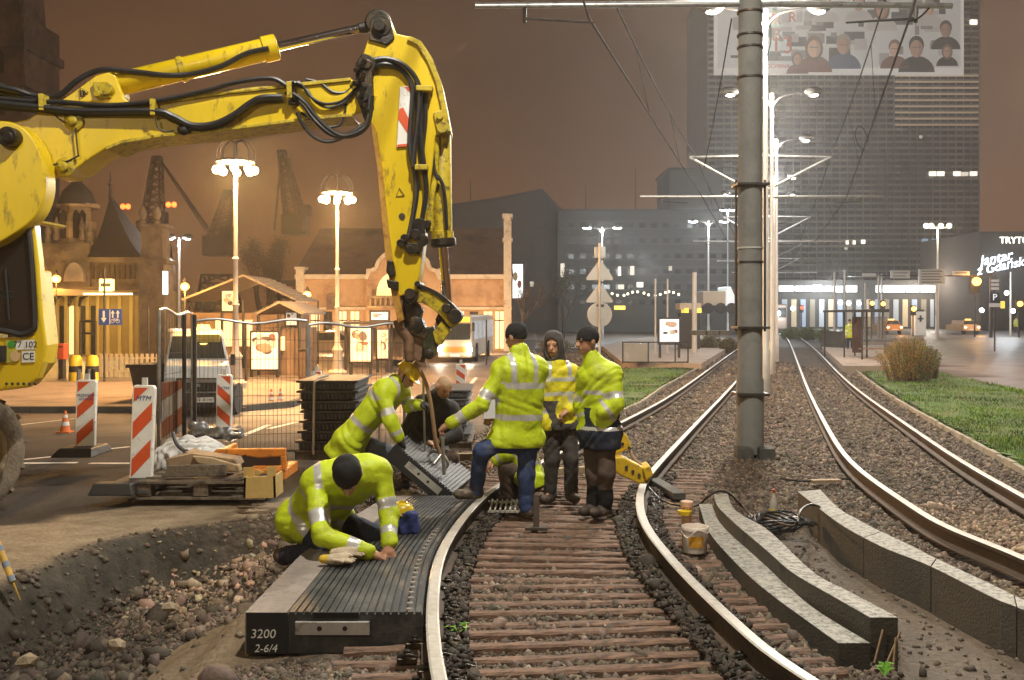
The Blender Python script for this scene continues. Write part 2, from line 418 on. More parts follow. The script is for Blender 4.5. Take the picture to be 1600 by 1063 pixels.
def ground_material():
    m = bpy.data.materials.new('ground surface'); m.use_nodes = True
    nt = m.node_tree; N = nt.nodes; L = nt.links; b = N['Principled BSDF']
    tc = N.new('ShaderNodeTexCoord'); at = N.new('ShaderNodeAttribute'); at.attribute_name = 'zone'
    sp = N.new('ShaderNodeSeparateColor'); L.new(at.outputs['Color'], sp.inputs['Color'])
    def ns(scale, det=6, rough=.6):
        n = N.new('ShaderNodeTexNoise'); n.inputs['Scale'].default_value = scale; n.inputs['Detail'].default_value = det; n.inputs['Roughness'].default_value = rough
        L.new(tc.outputs['Object'], n.inputs['Vector']); return n
    def ramp(src, stops):
        r = N.new('ShaderNodeValToRGB'); e = r.color_ramp.elements
        while len(e) < len(stops): e.new(.5)
        for i, (p, c) in enumerate(stops): e[i].position = p; e[i].color = tuple(c) + (1,)
        L.new(src, r.inputs['Fac']); return r.outputs['Color']
    def mix(f, a, c2):
        x = N.new('ShaderNodeMixRGB'); L.new(f, x.inputs['Fac']); L.new(a, x.inputs['Color1']); L.new(c2, x.inputs['Color2']); return x.outputs['Color']
    vo = N.new('ShaderNodeTexVoronoi'); vo.inputs['Scale'].default_value = 22; L.new(tc.outputs['Object'], vo.inputs['Vector'])
    sepv = N.new('ShaderNodeSeparateColor'); L.new(vo.outputs['Color'], sepv.inputs['Color'])
    grav = ramp(sepv.outputs['Red'], [(0, (.06, .05, .04)), (.4, (.1, .072, .05)), (.8, (.155, .118, .084)), (1, (.26, .205, .155))])
    big = ramp(ns(1.4).outputs['Fac'], [(.35, (.55, .5, .45)), (.7, (1.1, 1.05, 1))])
    mm = N.new('ShaderNodeMixRGB'); mm.blend_type = 'MULTIPLY'; mm.inputs['Fac'].default_value = .8; L.new(grav, mm.inputs['Color1']); L.new(big, mm.inputs['Color2']); grav = mm.outputs['Color']
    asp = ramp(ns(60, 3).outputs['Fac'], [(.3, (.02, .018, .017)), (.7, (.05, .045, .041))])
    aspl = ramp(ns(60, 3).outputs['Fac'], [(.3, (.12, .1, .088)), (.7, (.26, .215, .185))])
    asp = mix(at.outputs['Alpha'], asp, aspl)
    stain = ramp(ns(.55, 7).outputs['Fac'], [(.35, (.65, .62, .6)), (.62, (1.25, 1.2, 1.12))])
    m2 = N.new('ShaderNodeMixRGB'); m2.blend_type = 'MULTIPLY'; m2.inputs['Fac'].default_value = .9; L.new(asp, m2.inputs['Color1']); L.new(stain, m2.inputs['Color2']); asp = m2.outputs['Color']
    snd = ramp(ns(3.5, 8, .7).outputs['Fac'], [(.3, (.17, .12, .07)), (.6, (.31, .235, .15)), (.8, (.4, .32, .21))])
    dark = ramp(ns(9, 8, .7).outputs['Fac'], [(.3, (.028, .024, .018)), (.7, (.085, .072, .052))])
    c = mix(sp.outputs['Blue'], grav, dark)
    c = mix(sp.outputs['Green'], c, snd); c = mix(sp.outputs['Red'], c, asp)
    L.new(c, b.inputs['Base Color'])
    ra = N.new('ShaderNodeMath'); ra.operation = 'MULTIPLY'; L.new(sp.outputs['Red'], ra.inputs[0]); L.new(at.outputs['Alpha'], ra.inputs[1])
    rr = N.new('ShaderNodeMapRange'); rr.inputs['To Min'].default_value = .92; rr.inputs['To Max'].default_value = .42; L.new(ra.outputs[0], rr.inputs['Value']); b.inputs['Specular IOR Level'].default_value = .28; L.new(rr.outputs['Result'], b.inputs['Roughness'])
    inv = N.new('ShaderNodeMath'); inv.operation = 'SUBTRACT'; inv.inputs[0].default_value = 1.0; L.new(sp.outputs['Red'], inv.inputs[1])
    inv2 = N.new('ShaderNodeMath'); inv2.operation = 'MULTIPLY'; L.new(inv.outputs[0], inv2.inputs[0])
    sb = N.new('ShaderNodeMapRange'); sb.inputs['To Min'].default_value = 1; sb.inputs['To Max'].default_value = .25; L.new(sp.outputs['Green'], sb.inputs['Value']); L.new(sb.outputs['Result'], inv2.inputs[1])
    db = N.new('ShaderNodeMapRange'); db.inputs['To Min'].default_value = 1; db.inputs['To Max'].default_value = .15; L.new(sp.outputs['Blue'], db.inputs['Value'])
    inv3 = N.new('ShaderNodeMath'); inv3.operation = 'MULTIPLY'; L.new(inv2.outputs[0], inv3.inputs[0]); L.new(db.outputs['Result'], inv3.inputs[1]); inv2 = inv3
    vi = N.new('ShaderNodeMath'); vi.operation = 'MULTIPLY'; L.new(vo.outputs['Distance'], vi.inputs[0]); L.new(inv2.outputs[0], vi.inputs[1])
    vneg = N.new('ShaderNodeMath'); vneg.operation = 'MULTIPLY'; vneg.inputs[1].default_value = -1; L.new(vi.outputs[0], vneg.inputs[0])
    fine = ns(34, 9, .75)
    ad = N.new('ShaderNodeMath'); ad.operation = 'MULTIPLY_ADD'; ad.inputs[1].default_value = .4; L.new(fine.outputs['Fac'], ad.inputs[0]); L.new(vneg.outputs[0], ad.inputs[2])
    bp = N.new('ShaderNodeBump'); bp.inputs['Strength'].default_value = .9; bp.inputs['Distance'].default_value = .05
    L.new(ad.outputs[0], bp.inputs['Height']); L.new(bp.outputs['Normal'], b.inputs['Normal'])
    return m
g = np_mesh('ground', np.stack([GX, GY, GZ], -1).reshape(-1, 3), quads, ground_material(), smooth=True, attr={'zone': zone})
link(g, None, kind='structure')

# ------------------------------------------------------------------ loose stone
def icosa():
    p = (1 + 5 ** .5) / 2
    v = np.array([(-1, p, 0), (1, p, 0), (-1, -p, 0), (1, -p, 0), (0, -1, p), (0, 1, p), (0, -1, -p), (0, 1, -p), (p, 0, -1), (p, 0, 1), (-p, 0, -1), (-p, 0, 1)], float)
    f = np.array([(0, 11, 5), (0, 5, 1), (0, 1, 7), (0, 7, 10), (0, 10, 11), (1, 5, 9), (5, 11, 4), (11, 10, 2), (10, 7, 6), (7, 1, 8), (3, 9, 4), (3, 4, 2), (3, 2, 6), (3, 6, 8), (3, 8, 9), (4, 9, 5), (2, 4, 11), (6, 2, 10), (8, 6, 7), (9, 8, 1)])
    return v / np.linalg.norm(v[0]), f
BOXV = np.array([(x, y, z) for z in (-1, 1) for x, y in ((-1, -1), (1, -1), (1, 1), (-1, 1))], float) * .62
BOXF = np.array([(0, 2, 1), (0, 3, 2), (4, 5, 6), (4, 6, 7), (0, 1, 5), (0, 5, 4), (1, 2, 6), (1, 6, 5), (2, 3, 7), (2, 7, 6), (3, 0, 4), (3, 4, 7)])
def stones(name, X, Y, Z, size, mat, label=None, tints=None, proto=None):
    n = len(X); V0, F0 = proto or icosa(); nv = len(V0)
    V = V0[None] * (1 + (RNG.uniform(-.4, .4, (n, nv, 1)) if nv == 12 else RNG.uniform(-.42, .42, (n, nv, 3))))
    V = V * RNG.uniform(.45, 1.35, (n, 1, 3)) * np.array([1, 1, .75])
    q = RNG.normal(size=(n, 4)); q /= np.linalg.norm(q, axis=1)[:, None]
    w, x, y, z = q.T
    Rm = np.stack([np.stack([1 - 2 * (y * y + z * z), 2 * (x * y - w * z), 2 * (x * z + w * y)], -1), np.stack([2 * (x * y + w * z), 1 - 2 * (x * x + z * z), 2 * (y * z - w * x)], -1), np.stack([2 * (x * z - w * y), 2 * (y * z + w * x), 1 - 2 * (x * x + y * y)], -1)], 1)
    V = np.einsum('nij,nkj->nki', Rm, V) * size[:, None, None]
    V = V + np.stack([X, Y, Z], -1)[:, None, :]
    Fc = (F0[None] + (np.arange(n) * nv)[:, None, None]).reshape(-1, 3)
    t = RNG.lognormal(0, .38, n)[:, None] * (tints if tints is not None else np.ones((n, 3))) * (1 + RNG.normal(0, .06, (n, 3)))
    tint = np.concatenate([np.repeat(t, nv, 0), np.ones((n * nv, 1))], 1)
    o = np_mesh(name, V.reshape(-1, 3), Fc, mat, attr={'tint': tint})
    link(o, None, label, kind='stuff')
    return o
STONE = M('broken stone', (.118, .088, .063), .85, .3, 25, .35, tint=True, bscale=60)
def dist_line(line, X, Y):
    a = np.array([(p.x, p.y) for p in line]); d = np.full(X.shape, 1e9)
    for i in range(0, len(a) - 1, 2):
        p = a[i]; e = a[min(i + 2, len(a) - 1)] - p
        t = np.clip(((X - p[0]) * e[0] + (Y - p[1]) * e[1]) / (e @ e + 1e-9), 0, 1)
        d = np.minimum(d, (X - p[0] - e[0] * t) ** 2 + (Y - p[1] - e[1] * t) ** 2)
    return np.sqrt(d)
def scatter(n, x0, x1, y0, y1):
    u = RNG.random(n); Y = (1 / (1 / y0 + u * (1 / y1 - 1 / y0)))
    X = RNG.uniform(x0, x1, n); return X, Y
X, Y = scatter(330000, -4.2, 13.0, 4.7, 60)
keep = (np.abs(X) < .56 * Y + .4)
pan = np.array([(-1.5, 5.4), (-.45, 5.4), (-.58, 6.8), (-.3, 8.4), (-.05, 9.4), (-1.05, 9.4), (-1.4, 8), (-1.5, 6.8)])
keep &= sdpoly(pan, X, Y) > 0
for po, m_ in ((A_ROAD, .03), (A_SHELF, .0), (A_RROAD, .2)): keep &= sdpoly(po, X, Y) > m_
sdch = sdpoly(A_CHAN, X, Y); keep &= (sdch > .05) | (RNG.random(len(X)) < .04)
LAWN_R = poly2([(1336, 571), (1400, 566), (1440, 572), (1490, 588), (1600, 612), (1760, 650), (1760, 815), (1600, 726), (1520, 683), (1440, 640), (1380, 604)])
LAWN_L = poly2([(905, 640), (960, 578), (1090, 571), (1040, 598), (998, 628), (955, 645)])
for po in (LAWN_R, LAWN_L): keep &= sdpoly(po, X, Y) > .05
dl = np.minimum.reduce([dist_line(l, X, Y) for l in (L1, L2, R1, R2)]); keep &= dl > .075
sdp = sdpoly(A_PIT, X, Y)
inpit = sdp < 0
# between the near rails mostly sleepers: fewer stones
lm = smooth_line([(a + b) / 2 for a, b in zip(L1, L2)] if len(L1) == len(L2) else L1)
bt = (sdpoly(np.array([(p.x, p.y) for p in L1[::3] if 4 < p.y < 13] + [(p.x, p.y) for p in L2[::3] if 4 < p.y < 13][::-1]), X, Y) < 0)
keep &= inpit | ~bt | (RNG.random(len(X)) < .55)
es_ = sdpoly(A_SHELF, X, Y)
keep &= ~(inpit & (es_ < .34) & (RNG.random(len(X)) < .85)); keep &= ~inpit | (RNG.random(len(X)) < .72)
moundk = np.exp(-(((X + 1.85) / .42) ** 4 + ((Y - 5.9) / .95) ** 4))
keep &= RNG.random(len(X)) > np.clip(moundk * 1.3, 0, .985)
X, Y, inpit = X[keep], Y[keep], inpit[keep]
ex_, ey_ = [], []
for ln, sg in ((L1, 1), (L2, -1), (L2, 1)):
    for i in range(len(ln) - 1):
        a, b = ln[i], ln[i + 1]
        if not 4.6 < a.y < 12: continue
        t = (b - a).normalized(); m = int(480 * (b - a).length * min(1, (7.5 / a.y) ** 2)); u = RNG.random(m); o_ = RNG.uniform(.07, .2, m) * sg
        ex_.append(a.x + (b.x - a.x) * u + t.y * o_); ey_.append(a.y + (b.y - a.y) * u - t.x * o_)
ex_, ey_ = np.concatenate(ex_), np.concatenate(ey_); nex = len(ex_); n0 = len(X)
X = np.concatenate([X, ex_]); Y = np.concatenate([Y, ey_]); inpit = np.concatenate([inpit, np.zeros(nex, bool)])
size = np.where(inpit, RNG.lognormal(math.log(.0165), .55, len(X)), RNG.lognormal(math.log(.0165), .36, len(X))) * (1 + .05 * np.clip(Y - 9, 0, 45))
size = np.clip(size, .008, .11)
Z = height(X, Y) + size * .15
Z[n0:] += RNG.uniform(.02, .075, nex)
tt = np.ones((len(X), 3)); tt[n0:] = .42
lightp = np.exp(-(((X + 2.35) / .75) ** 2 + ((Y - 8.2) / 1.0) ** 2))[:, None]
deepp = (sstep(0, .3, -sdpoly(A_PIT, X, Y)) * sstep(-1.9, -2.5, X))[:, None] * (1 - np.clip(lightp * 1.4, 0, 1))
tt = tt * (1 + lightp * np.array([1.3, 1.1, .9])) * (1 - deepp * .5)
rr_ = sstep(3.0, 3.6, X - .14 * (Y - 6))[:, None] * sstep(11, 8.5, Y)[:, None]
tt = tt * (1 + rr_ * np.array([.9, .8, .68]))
hb_ = RNG.random(len(X)) < .62
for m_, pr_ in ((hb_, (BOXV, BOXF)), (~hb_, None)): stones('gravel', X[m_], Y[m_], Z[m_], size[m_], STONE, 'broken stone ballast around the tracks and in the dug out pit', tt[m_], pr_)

# ------------------------------------------------------------------ lawns
def lawn(name, poly, n, hgt, seed):
    r = np.random.default_rng(seed)
    a, b = poly.min(0), poly.max(0)
    X = r.uniform(a[0], b[0], n * 4); u = r.random(n * 4); Y = 1 / (1 / a[1] + u * (1 / b[1] - 1 / a[1]))
    k = sdpoly(poly, X, Y) + (vnoise(X, Y, 2, 4, 3) - .5) * .3 < 0; X, Y = X[k][:n], Y[k][:n]; m = len(X)
    Z = height(X, Y)
    an = r.uniform(0, 6.28, m); w = r.uniform(.006, .012, m) * (1 + Y / 18); h = hgt * r.uniform(.5, 1.3, m) * (.6 + .8 * vnoise(X, Y, 1.2, 8, 3))
    lean = r.normal(0, .45, (m, 2)) * h[:, None]
    B = np.stack([X, Y, Z], -1); dx = np.stack([np.cos(an) * w, np.sin(an) * w, np.zeros(m)], -1)
    T = B + np.stack([lean[:, 0], lean[:, 1], h], -1)
    V = np.stack([B - dx, B + dx, T], 1).reshape(-1, 3)
    t = (r.lognormal(0, .35, m) * (.1 + 1.8 * vnoise(X, Y, .9, 12, 4) ** 1.5))[:, None] * np.array([1, 1, 1]) * (1 + np.array([.9, .25, 0]) * (r.random((m, 1)) < .2))
    o = np_mesh(name, V, np.arange(m * 3).reshape(-1, 3), M('grass blades', (.085, .165, .012), .6, 0, bump=0, tint=True), attr={'tint': np.repeat(np.concatenate([t, np.ones((m, 1))], 1), 3, 0)})
    return o
def lawn_base(name, poly, mat):
    mb = MB(); mb.sheet([(p[0], p[1], float(height(np.array([p[0]]), np.array([p[1]]))[0]) + .05) for p in poly]); return mb
GRASSB = M('short turf', (.055, .12, .012), .9, .35, 3, .6, dirt=(.13, .1, .04), dirt_amt=.5, dscale=1.3)
def sheet_on(name, poly, step, lift, mat, kind='structure', label=None):
    a, b = poly.min(0), poly.max(0)
    xs = np.arange(a[0] - step, b[0] + 2 * step, step); ys = np.arange(a[1] - step, b[1] + 2 * step, step)
    XX, YY = np.meshgrid(xs, ys); ZZ = height(XX, YY)
    ZZ = np.where(YY > 8, -.5 * (1 - np.exp(-(np.maximum(YY, 8) - 8) / 12)), 0) + lift
    cx, cy = XX[:-1, :-1] + step / 2, YY[:-1, :-1] + step / 2
    k = sdpoly(poly, cx, cy) < 0
    id_ = np.arange(XX.size).reshape(XX.shape)
    q = np.stack([id_[:-1, :-1], id_[:-1, 1:], id_[1:, 1:], id_[1:, :-1]], -1)[k]
    o = np_mesh(name, np.stack([XX, YY, ZZ], -1).reshape(-1, 3), q, mat, smooth=True)
    return link(o, None, label, kind=kind)
sheet_on('lawn', LAWN_R, .12, .012, GRASSB); sheet_on('lawn', LAWN_L, .15, .012, GRASSB)
link(lawn('grass', LAWN_R, 80000, .1, 3), None, 'short green grass of the lawn beside the outer rail', kind='stuff')
link(lawn('grass', LAWN_L, 26000, .09, 4), None, 'short green grass behind the standing workers', kind='stuff')
# stone edging beside the lawns
for px, lab in (([(1332, 575), (1380, 610), (1440, 646), (1520, 690), (1600, 733), (1700, 790)], 'low pale edging stone along the lawn with the shrub'), ([(1088, 576), (1040, 602), (998, 630), (950, 648)], 'low pale edging stone along the lawn behind the workers')):
    mb = MB(); ln = spline([G(x, y, .03) for x, y in px], 6)
    for i in range(len(ln) - 1): mb.obox(ln[i] - Vector((0, 0, .03)), ln[i + 1] - Vector((0, 0, .03)) - (ln[i + 1] - ln[i]) * .03, .07, .10 + random.uniform(-.02, .02))
    mb.build('edging_stone', M('lawn edging', (.3, .26, .19), .9, .3, 5, .4, dirt=(.1, .09, .05), dirt_amt=.45), bevel=.01, label=lab, cat='edging', kind='structure')

# ------------------------------------------------------------------ sleepers
def at_len(line, s):
    for i in range(len(line) - 1):
        d = (line[i + 1] - line[i]).length
        if s <= d: return line[i].lerp(line[i + 1], s / max(d, 1e-6)), (line[i + 1] - line[i]).normalized()
        s -= d
    return line[-1], (line[-1] - line[-2]).normalized()
SLEEP = M('tarred sleeper timber', (.19, .112, .074), .85, .4, 7, .4, dirt=(.06, .042, .03), dirt_amt=.5, dscale=9, aniso=(1, 3, 3))
def sleeper_mesh(seed):
    r = random.Random(seed); mb = MB(); n = 26; w = .092
    top = []
    for i in range(n + 1):
        x = -1.28 + 2.56 * i / n
        for (a, b) in ((-w / 2, -.12), (-w / 2 + .006, -.012), (-w / 2 + .02, 0), (w / 2 - .02, 0), (w / 2 - .006, -.012), (w / 2, -.12)):
            top.append((x, a + r.uniform(-.0025, .0025), b + r.uniform(-.005, .003)))
    mb.v = top; k = 6
    for i in range(n):
        for j in range(k - 1): mb.f.append((i * k + j, (i + 1) * k + j, (i + 1) * k + j + 1, i * k + j + 1)); mb.m.append(0)
    mb.f.append(tuple(range(k))); mb.m.append(0); mb.f.append(tuple(n * k + j for j in range(k - 1, -1, -1))); mb.m.append(0)
    return mb
sl_protos = []
for q in range(3):
    o = sleeper_mesh(q).build('sleeper', SLEEP, world=False, label='dark weathered sleeper half buried in ballast under the near curved track', cat='sleeper', group='sleepers of the near track')
    sl_protos.append(o)
clip = MB(); clip.box((0, 0, .016), (.10, .1, .03)); clip.cyl((0, 0, .02), (0, 0, .06), .024, .02, 6); clip.tube([(-.05, -.03, .03), (0, -.045, .05), (.05, -.03, .03), (.05, .03, .03)], .011, 6)
clip_m = None
s = .0; i = 0
from bisect import bisect
l2a = np.array([(p.x, p.y) for p in L2])
while True:
    p, t = at_len(L1, s); s += .205
    if p.y > 13.2: break
    if p.y < 4.3: continue
    nrm = Vector((t.y, -t.x, 0)).normalized()
    d = (l2a - np.array([p.x, p.y])); along = np.abs(d @ np.array([t.x, t.y])); 
    j = int(np.argmin(along + 100 * (d @ np.array([nrm.x, nrm.y]) < 0))); q2 = Vector((l2a[j][0], l2a[j][1], p.z))
    mid = (p + q2) / 2; ax = (q2 - p); ang = math.atan2(ax.y, ax.x) + random.uniform(-.012, .012)
    base = sl_protos[i % 3]
    o = base if i < 3 else base.copy()
    if i >= 3: COL.objects.link(o)
    o.location = (mid.x + random.uniform(-.06, .06), mid.y, zg(mid.y) - .016 + random.uniform(-.008, .006)); o.rotation_euler = (random.uniform(-.02, .02), 0, ang)
    gg = ax.length / 2
    if p.y < 10.5:
        for off, sx in ((-gg - .09, 1), (-gg + .1, 1), (gg - .1, 1), (gg + .09, 1)):
            if clip_m is None:
                c = clip.build('rail_clip', GREASE, parent=o, world=False, bevel=.004); clip_m = c.data
            else:
                c = bpy.data.objects.new('rail_clip', clip_m); link(c, o)
                bv = c.modifiers.new('edge', 'BEVEL'); bv.width = .004; bv.segments = 1
            c.location = (off, random.uniform(-.01, .01), .0)
    i += 1

# ------------------------------------------------------------------ kerbs
def kerb_row(left, right, zt, zb, joints, labels, group, over=None):
    """left/right: photograph outlines of the top face; split into stones."""
    Lp = spline([G(x, y, zt) for x, y in left], 14); Rp = spline([G(x, y, zt) for x, y in right], 14)
    def res(l, u):
        tot = sum((l[i + 1] - l[i]).length for i in range(len(l) - 1)); return at_len(l, tot * min(max(u, 0), .99999))[0]
    for k in range(len(joints) - 1):
        u0, u1 = joints[k] + .0007, joints[k + 1] - .0007
        n = 8; mb = MB(); vs = []
        for i in range(n + 1):
            u = u0 + (u1 - u0) * i / n
            a, b = res(Lp, u), res(Rp, u)
            for p, z in ((a, zt), (b, zt), (b, zb), (a, zb)):
                vs.append((p.x, p.y, zg(p.y) + z))
        for i in range(n):
            for j in range(4):
                l = (j + 1) % 4
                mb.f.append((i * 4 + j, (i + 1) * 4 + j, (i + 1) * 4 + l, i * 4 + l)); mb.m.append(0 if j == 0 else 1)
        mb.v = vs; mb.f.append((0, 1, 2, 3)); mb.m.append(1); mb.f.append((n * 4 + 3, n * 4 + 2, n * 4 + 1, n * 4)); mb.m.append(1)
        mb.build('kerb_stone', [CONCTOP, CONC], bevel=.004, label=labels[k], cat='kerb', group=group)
ordn = ['first', 'second', 'third', 'fourth', 'fifth', 'sixth']
kerb_row([(1310, 1005), (1200, 925), (1150, 880), (1107, 830), (1095, 798), (1092, 788)], [(1361, 1005), (1265, 945), (1200, 885), (1132, 825), (1116, 798), (1112, 787)], .09, -.12, [0, .26, .52, .76, 1],
         ['flush kerb stone with a cut end, nearest the camera in the low row', 'second flush kerb stone of the low row beside the sleepers', 'third flush kerb stone of the low row, beside the white bucket', 'farthest flush kerb stone of the low row, by the raised kerb start'], 'flush kerb stones beside the sleepers')
kerb_row([(1360, 965), (1295, 928), (1237, 894), (1200, 862), (1127, 798), (1115, 772)], [(1404, 965), (1327, 924), (1270, 893), (1200, 828), (1150, 798), (1137, 771)], .2, -.1, [0, .3, .55, .78, 1],
         ['raised kerb stone whose square cut end faces the camera', 'second raised kerb stone behind the cut end in the middle row', 'third raised kerb stone of the middle row, curving', 'farthest raised kerb stone of the middle row with a cable over its end'], 'raised kerb stones of the middle row')
kerb_row([(1900, 1090), (1700, 997), (1600, 953), (1550, 933), (1450, 883), (1375, 853), (1307, 815), (1272, 788), (1246, 768)], [(1900, 1052), (1700, 975), (1600, 937), (1550, 913), (1462, 872), (1425, 853), (1352, 818), (1312, 795), (1282, 765)], .16, -.22, [0, .25, .42, .58, .72, .86, 1],
         [f'{a} tall kerb stone of the outer row' + b for a, b in (('nearest', ', cut by the frame edge'), ('second', ' from the camera'), ('third', ' from the camera'), ('fourth', ' from the camera'), ('fifth', ' from the camera'), ('farthest', ', with the black cable looped over it'))], 'tall kerb stones of the outer row')
# ------------------------------------------------------------------ wheeled excavator
def ED(x): return 8.8 + .8 * x / 650.0
def E(x, y, o=0.0): return P(x, y, ED(x) + o)
EX = thing('wheeled_excavator', 'yellow wheeled excavator reaching its long boom and arm over the workers', 'excavator', (-5.6, 9.3, 0))
def plate(px, o0, o1, mat=YEL, name='plate', parent=None, bevel=.012, smooth=False):
    mb = MB(); mb.prism([E(x, y, o0) for x, y in px], (0, o1 - o0, 0))
    return mb.build(name, mat, parent or EX, bevel=bevel, smooth=smooth)
def round_px(px, n=5):
    out = []
    for p in spline([Vector((a, b, 0)) for a, b in px], n): out.append((p.x, p.y))
    return out
def pin(x, y, r, o0, o1, mb, n=18): mb.cyl(E(x, y, o0), E(x, y, o0) + Vector((0, o1 - o0, 0)), r, r, n)

boom_px = [(-60, 165), (0, 188), (24, 190), (44, 186), (66, 170), (100, 160), (150, 163), (240, 160), (300, 150), (360, 142), (420, 134), (480, 128), (548, 124), (580, 128), (588, 150), (580, 172), (550, 180), (480, 186), (400, 196), (330, 205), (250, 212), (190, 222), (165, 232), (140, 248), (118, 264), (98, 274), (78, 276), (66, 262), (40, 266), (10, 270), (-60, 280)]
boom = plate(boom_px, -.2, .2, YEL, 'boom', bevel=.014)
# welded edge flanges, rounded base
plate([(66, 168), (150, 161), (240, 158), (360, 140), (548, 121), (548, 126), (360, 146), (240, 164), (150, 167), (66, 174)], -.225, .225, YELW, 'flange', boom, .003)
plate([(165, 229), (190, 219), (250, 209), (330, 202), (400, 193), (480, 183), (550, 177), (550, 182), (480, 188), (400, 198), (330, 207), (250, 214), (190, 224), (166, 234)], -.225, .225, YELW, 'flange', boom, .003)
base_px = round_px([(-60, 200), (-20, 190), (20, 192), (48, 212), (66, 250), (71, 290), (64, 322), (48, 346), (20, 366), (-10, 382), (-60, 396)], 6)
plate(base_px + [(-60, 200)], -.42, -.22, YEL, 'boom_foot', EX, .02)
mb = MB(); pin(10, 213, .085, -.5, -.2, mb); pin(10, 213, .045, -.55, -.2, mb); mb.build('pivot_pin', GREASE, EX, bevel=.008, smooth=True)
for (x, y) in ((116, 190), (102, 262)):
    mb = MB(); mb.lathe([(.085, 0), (.085, .02), (.07, .03), (.045, .03), (.045, .06), (.02, .075), (0, .075)], E(x, y, -.2), 20, (0, -1, 0)); mb.build('pivot_boss', YELW, boom, smooth=True)
mb = MB(); mb.tube(spline([E(118, 200, -.24), E(122, 240, -.24), E(124, 243, -.24)], 4), .008, 6); mb.tube(spline([E(124, 243, -.24), E(100, 254, -.24), E(60, 262, -.26), E(18, 272, -.3)], 5), .008, 6)
mb.tube(spline([E(85, 178, -.22), E(92, 186, -.23), E(104, 192, -.24)], 4), .006, 6); mb.build('grease_line', STEELD, boom, smooth=True)
# cylinder bracket on the boom
br = plate([(94, 158), (112, 146), (150, 118), (168, 113), (180, 118), (188, 140), (192, 152), (204, 162)], -.16, -.1, YEL, 'cylinder_bracket', boom, .01)
plate([(94, 158), (112, 146), (150, 118), (168, 113), (180, 118), (188, 140), (192, 152), (204, 162)], .1, .16, YEL, 'cylinder_bracket', boom, .01)
mb = MB(); pin(164, 138, .06, -.22, .2, mb); mb.prism([E(144, 128, -.2), E(168, 128, -.2), E(172, 152, -.2), E(150, 154, -.2)], (0, .04, 0)); pin(150, 146, .03, -.24, -.1, mb); mb.build('pivot_pin', YELW, br, bevel=.006, smooth=True)
mb = MB(); a = [E(125, 137, -.175), E(138, 144, -.175), E(126, 152, -.175)]
for i in range(3): mb.obox(a[i], a[(i + 1) % 3], .003, .012, (0, 1, 0))
mb.tube([E(129, 141, -.176), E(131, 149, -.176)], .006, 5); mb.tube([E(131, 142, -.176), E(134, 147, -.176)], .006, 5)
mb.build('warning_mark', STEELD, br)
# arm cylinder along the boom
def cylinder(name, p0, p1, q0, q1, r, rr, parent=EX, mat=YEL, o=0.0):
    A, B_, C_, D_ = E(*p0, o), E(*p1, o), E(*q0, o), E(*q1, o); d = (B_ - A).normalized()
    mb = MB(); mb.lathe([(0, 0), (r * .8, 0), (r, .03), (r, (B_ - A).length - .14), (r * 1.16, (B_ - A).length - .135), (r * 1.16, (B_ - A).length - .02), (r * .9, (B_ - A).length), (rr, (B_ - A).length)], A, 24, d)
    c = mb.build(name, mat, parent, smooth=True)
    mb = MB(); mb.cyl(C_, D_, rr, rr, 18); mb.build('piston_rod', CHROME, c, smooth=True)
    return c
ac = cylinder('arm_cylinder', (176, 134), (434, 73), (430, 74), (588, 39), .105, .042)
mb = MB(); mb.lathe([(.11, -.1), (.125, -.08), (.125, .08), (.11, .1)], E(592, 38), 20, (0, 1, 0)); mb.cyl(E(560, 45), E(585, 40), .05, .06, 14); pin(592, 38, .06, -.26, .26, mb); mb.build('rod_eye', GREASE, ac, smooth=True, bevel=.006)
for t in (.02, .42, .98):
    mb = MB()
    x = 176 + (434 - 176) * t; y = 134 - 61 * t
    d = (E(434, 73) - E(176, 134)).normalized(); mb.lathe([(.1, -.025), (.118, -.025), (.118, .025), (.1, .025)], E(x, y), 24, d)
    mb.build('clamp_band', YELW, ac, smooth=True)
# arm
arm_px = [(573, 150), (560, 120), (566, 88), (577, 55), (584, 30), (600, 24), (612, 34), (618, 52), (640, 57), (656, 66), (672, 94), (684, 126), (692, 155), (699, 180), (698, 204), (680, 214), (676, 260), (668, 320), (662, 380), (656, 430), (650, 456), (622, 464), (613, 430), (604, 350), (596, 268), (588, 210), (579, 190)]
arm = plate(arm_px, -.17, .17, YEL, 'arm', bevel=.014)
ORANGELIT = M('orange lit streaked yellow', (.5, .27, .03), .6, .3, 6, .1, dirt=(.22, .075, .015), dirt_amt=.5, dscale=6)  # orange light on the arm's edge put into this streaked colour
plate([(579, 188), (588, 206), (596, 262), (606, 350), (616, 430), (624, 466), (631, 500), (622, 505), (612, 462), (602, 400), (596, 340), (589, 262), (581, 208)], -.2, .2, ORANGELIT, 'flange', arm, .004)
plate([(640, 56), (658, 64), (676, 92), (690, 130), (700, 180), (704, 205), (696, 206), (690, 172), (680, 126), (668, 96), (652, 70), (636, 62)], -.2, .2, YELW, 'flange', arm, .004)
mb = MB(); pin(572, 100, .09, -.26, .26, mb); pin(572, 100, .05, -.29, .29, mb)
mb.prism([E(555, 100, -.24), E(566, 82, -.24), E(582, 88, -.24), E(584, 170, -.24), E(572, 196, -.24), E(556, 150, -.24)], (0, .04, 0)); mb.build('elbow_joint', GREASE, EX, bevel=.01, smooth=True)
mb = MB(); pin(594, 40, .105, -.2, .2, mb); mb.prism([E(576, 62, -.2), E(580, 30, -.2), E(610, 30, -.2), E(616, 60, -.2), E(604, 70, -.2)], (0, .04, 0)); mb.prism([E(576, 62, .16), E(580, 30, .16), E(610, 30, .16), E(616, 60, .16), E(604, 70, .16)], (0, .04, 0)); mb.build('clevis', GREASE, arm, bevel=.008, smooth=True)
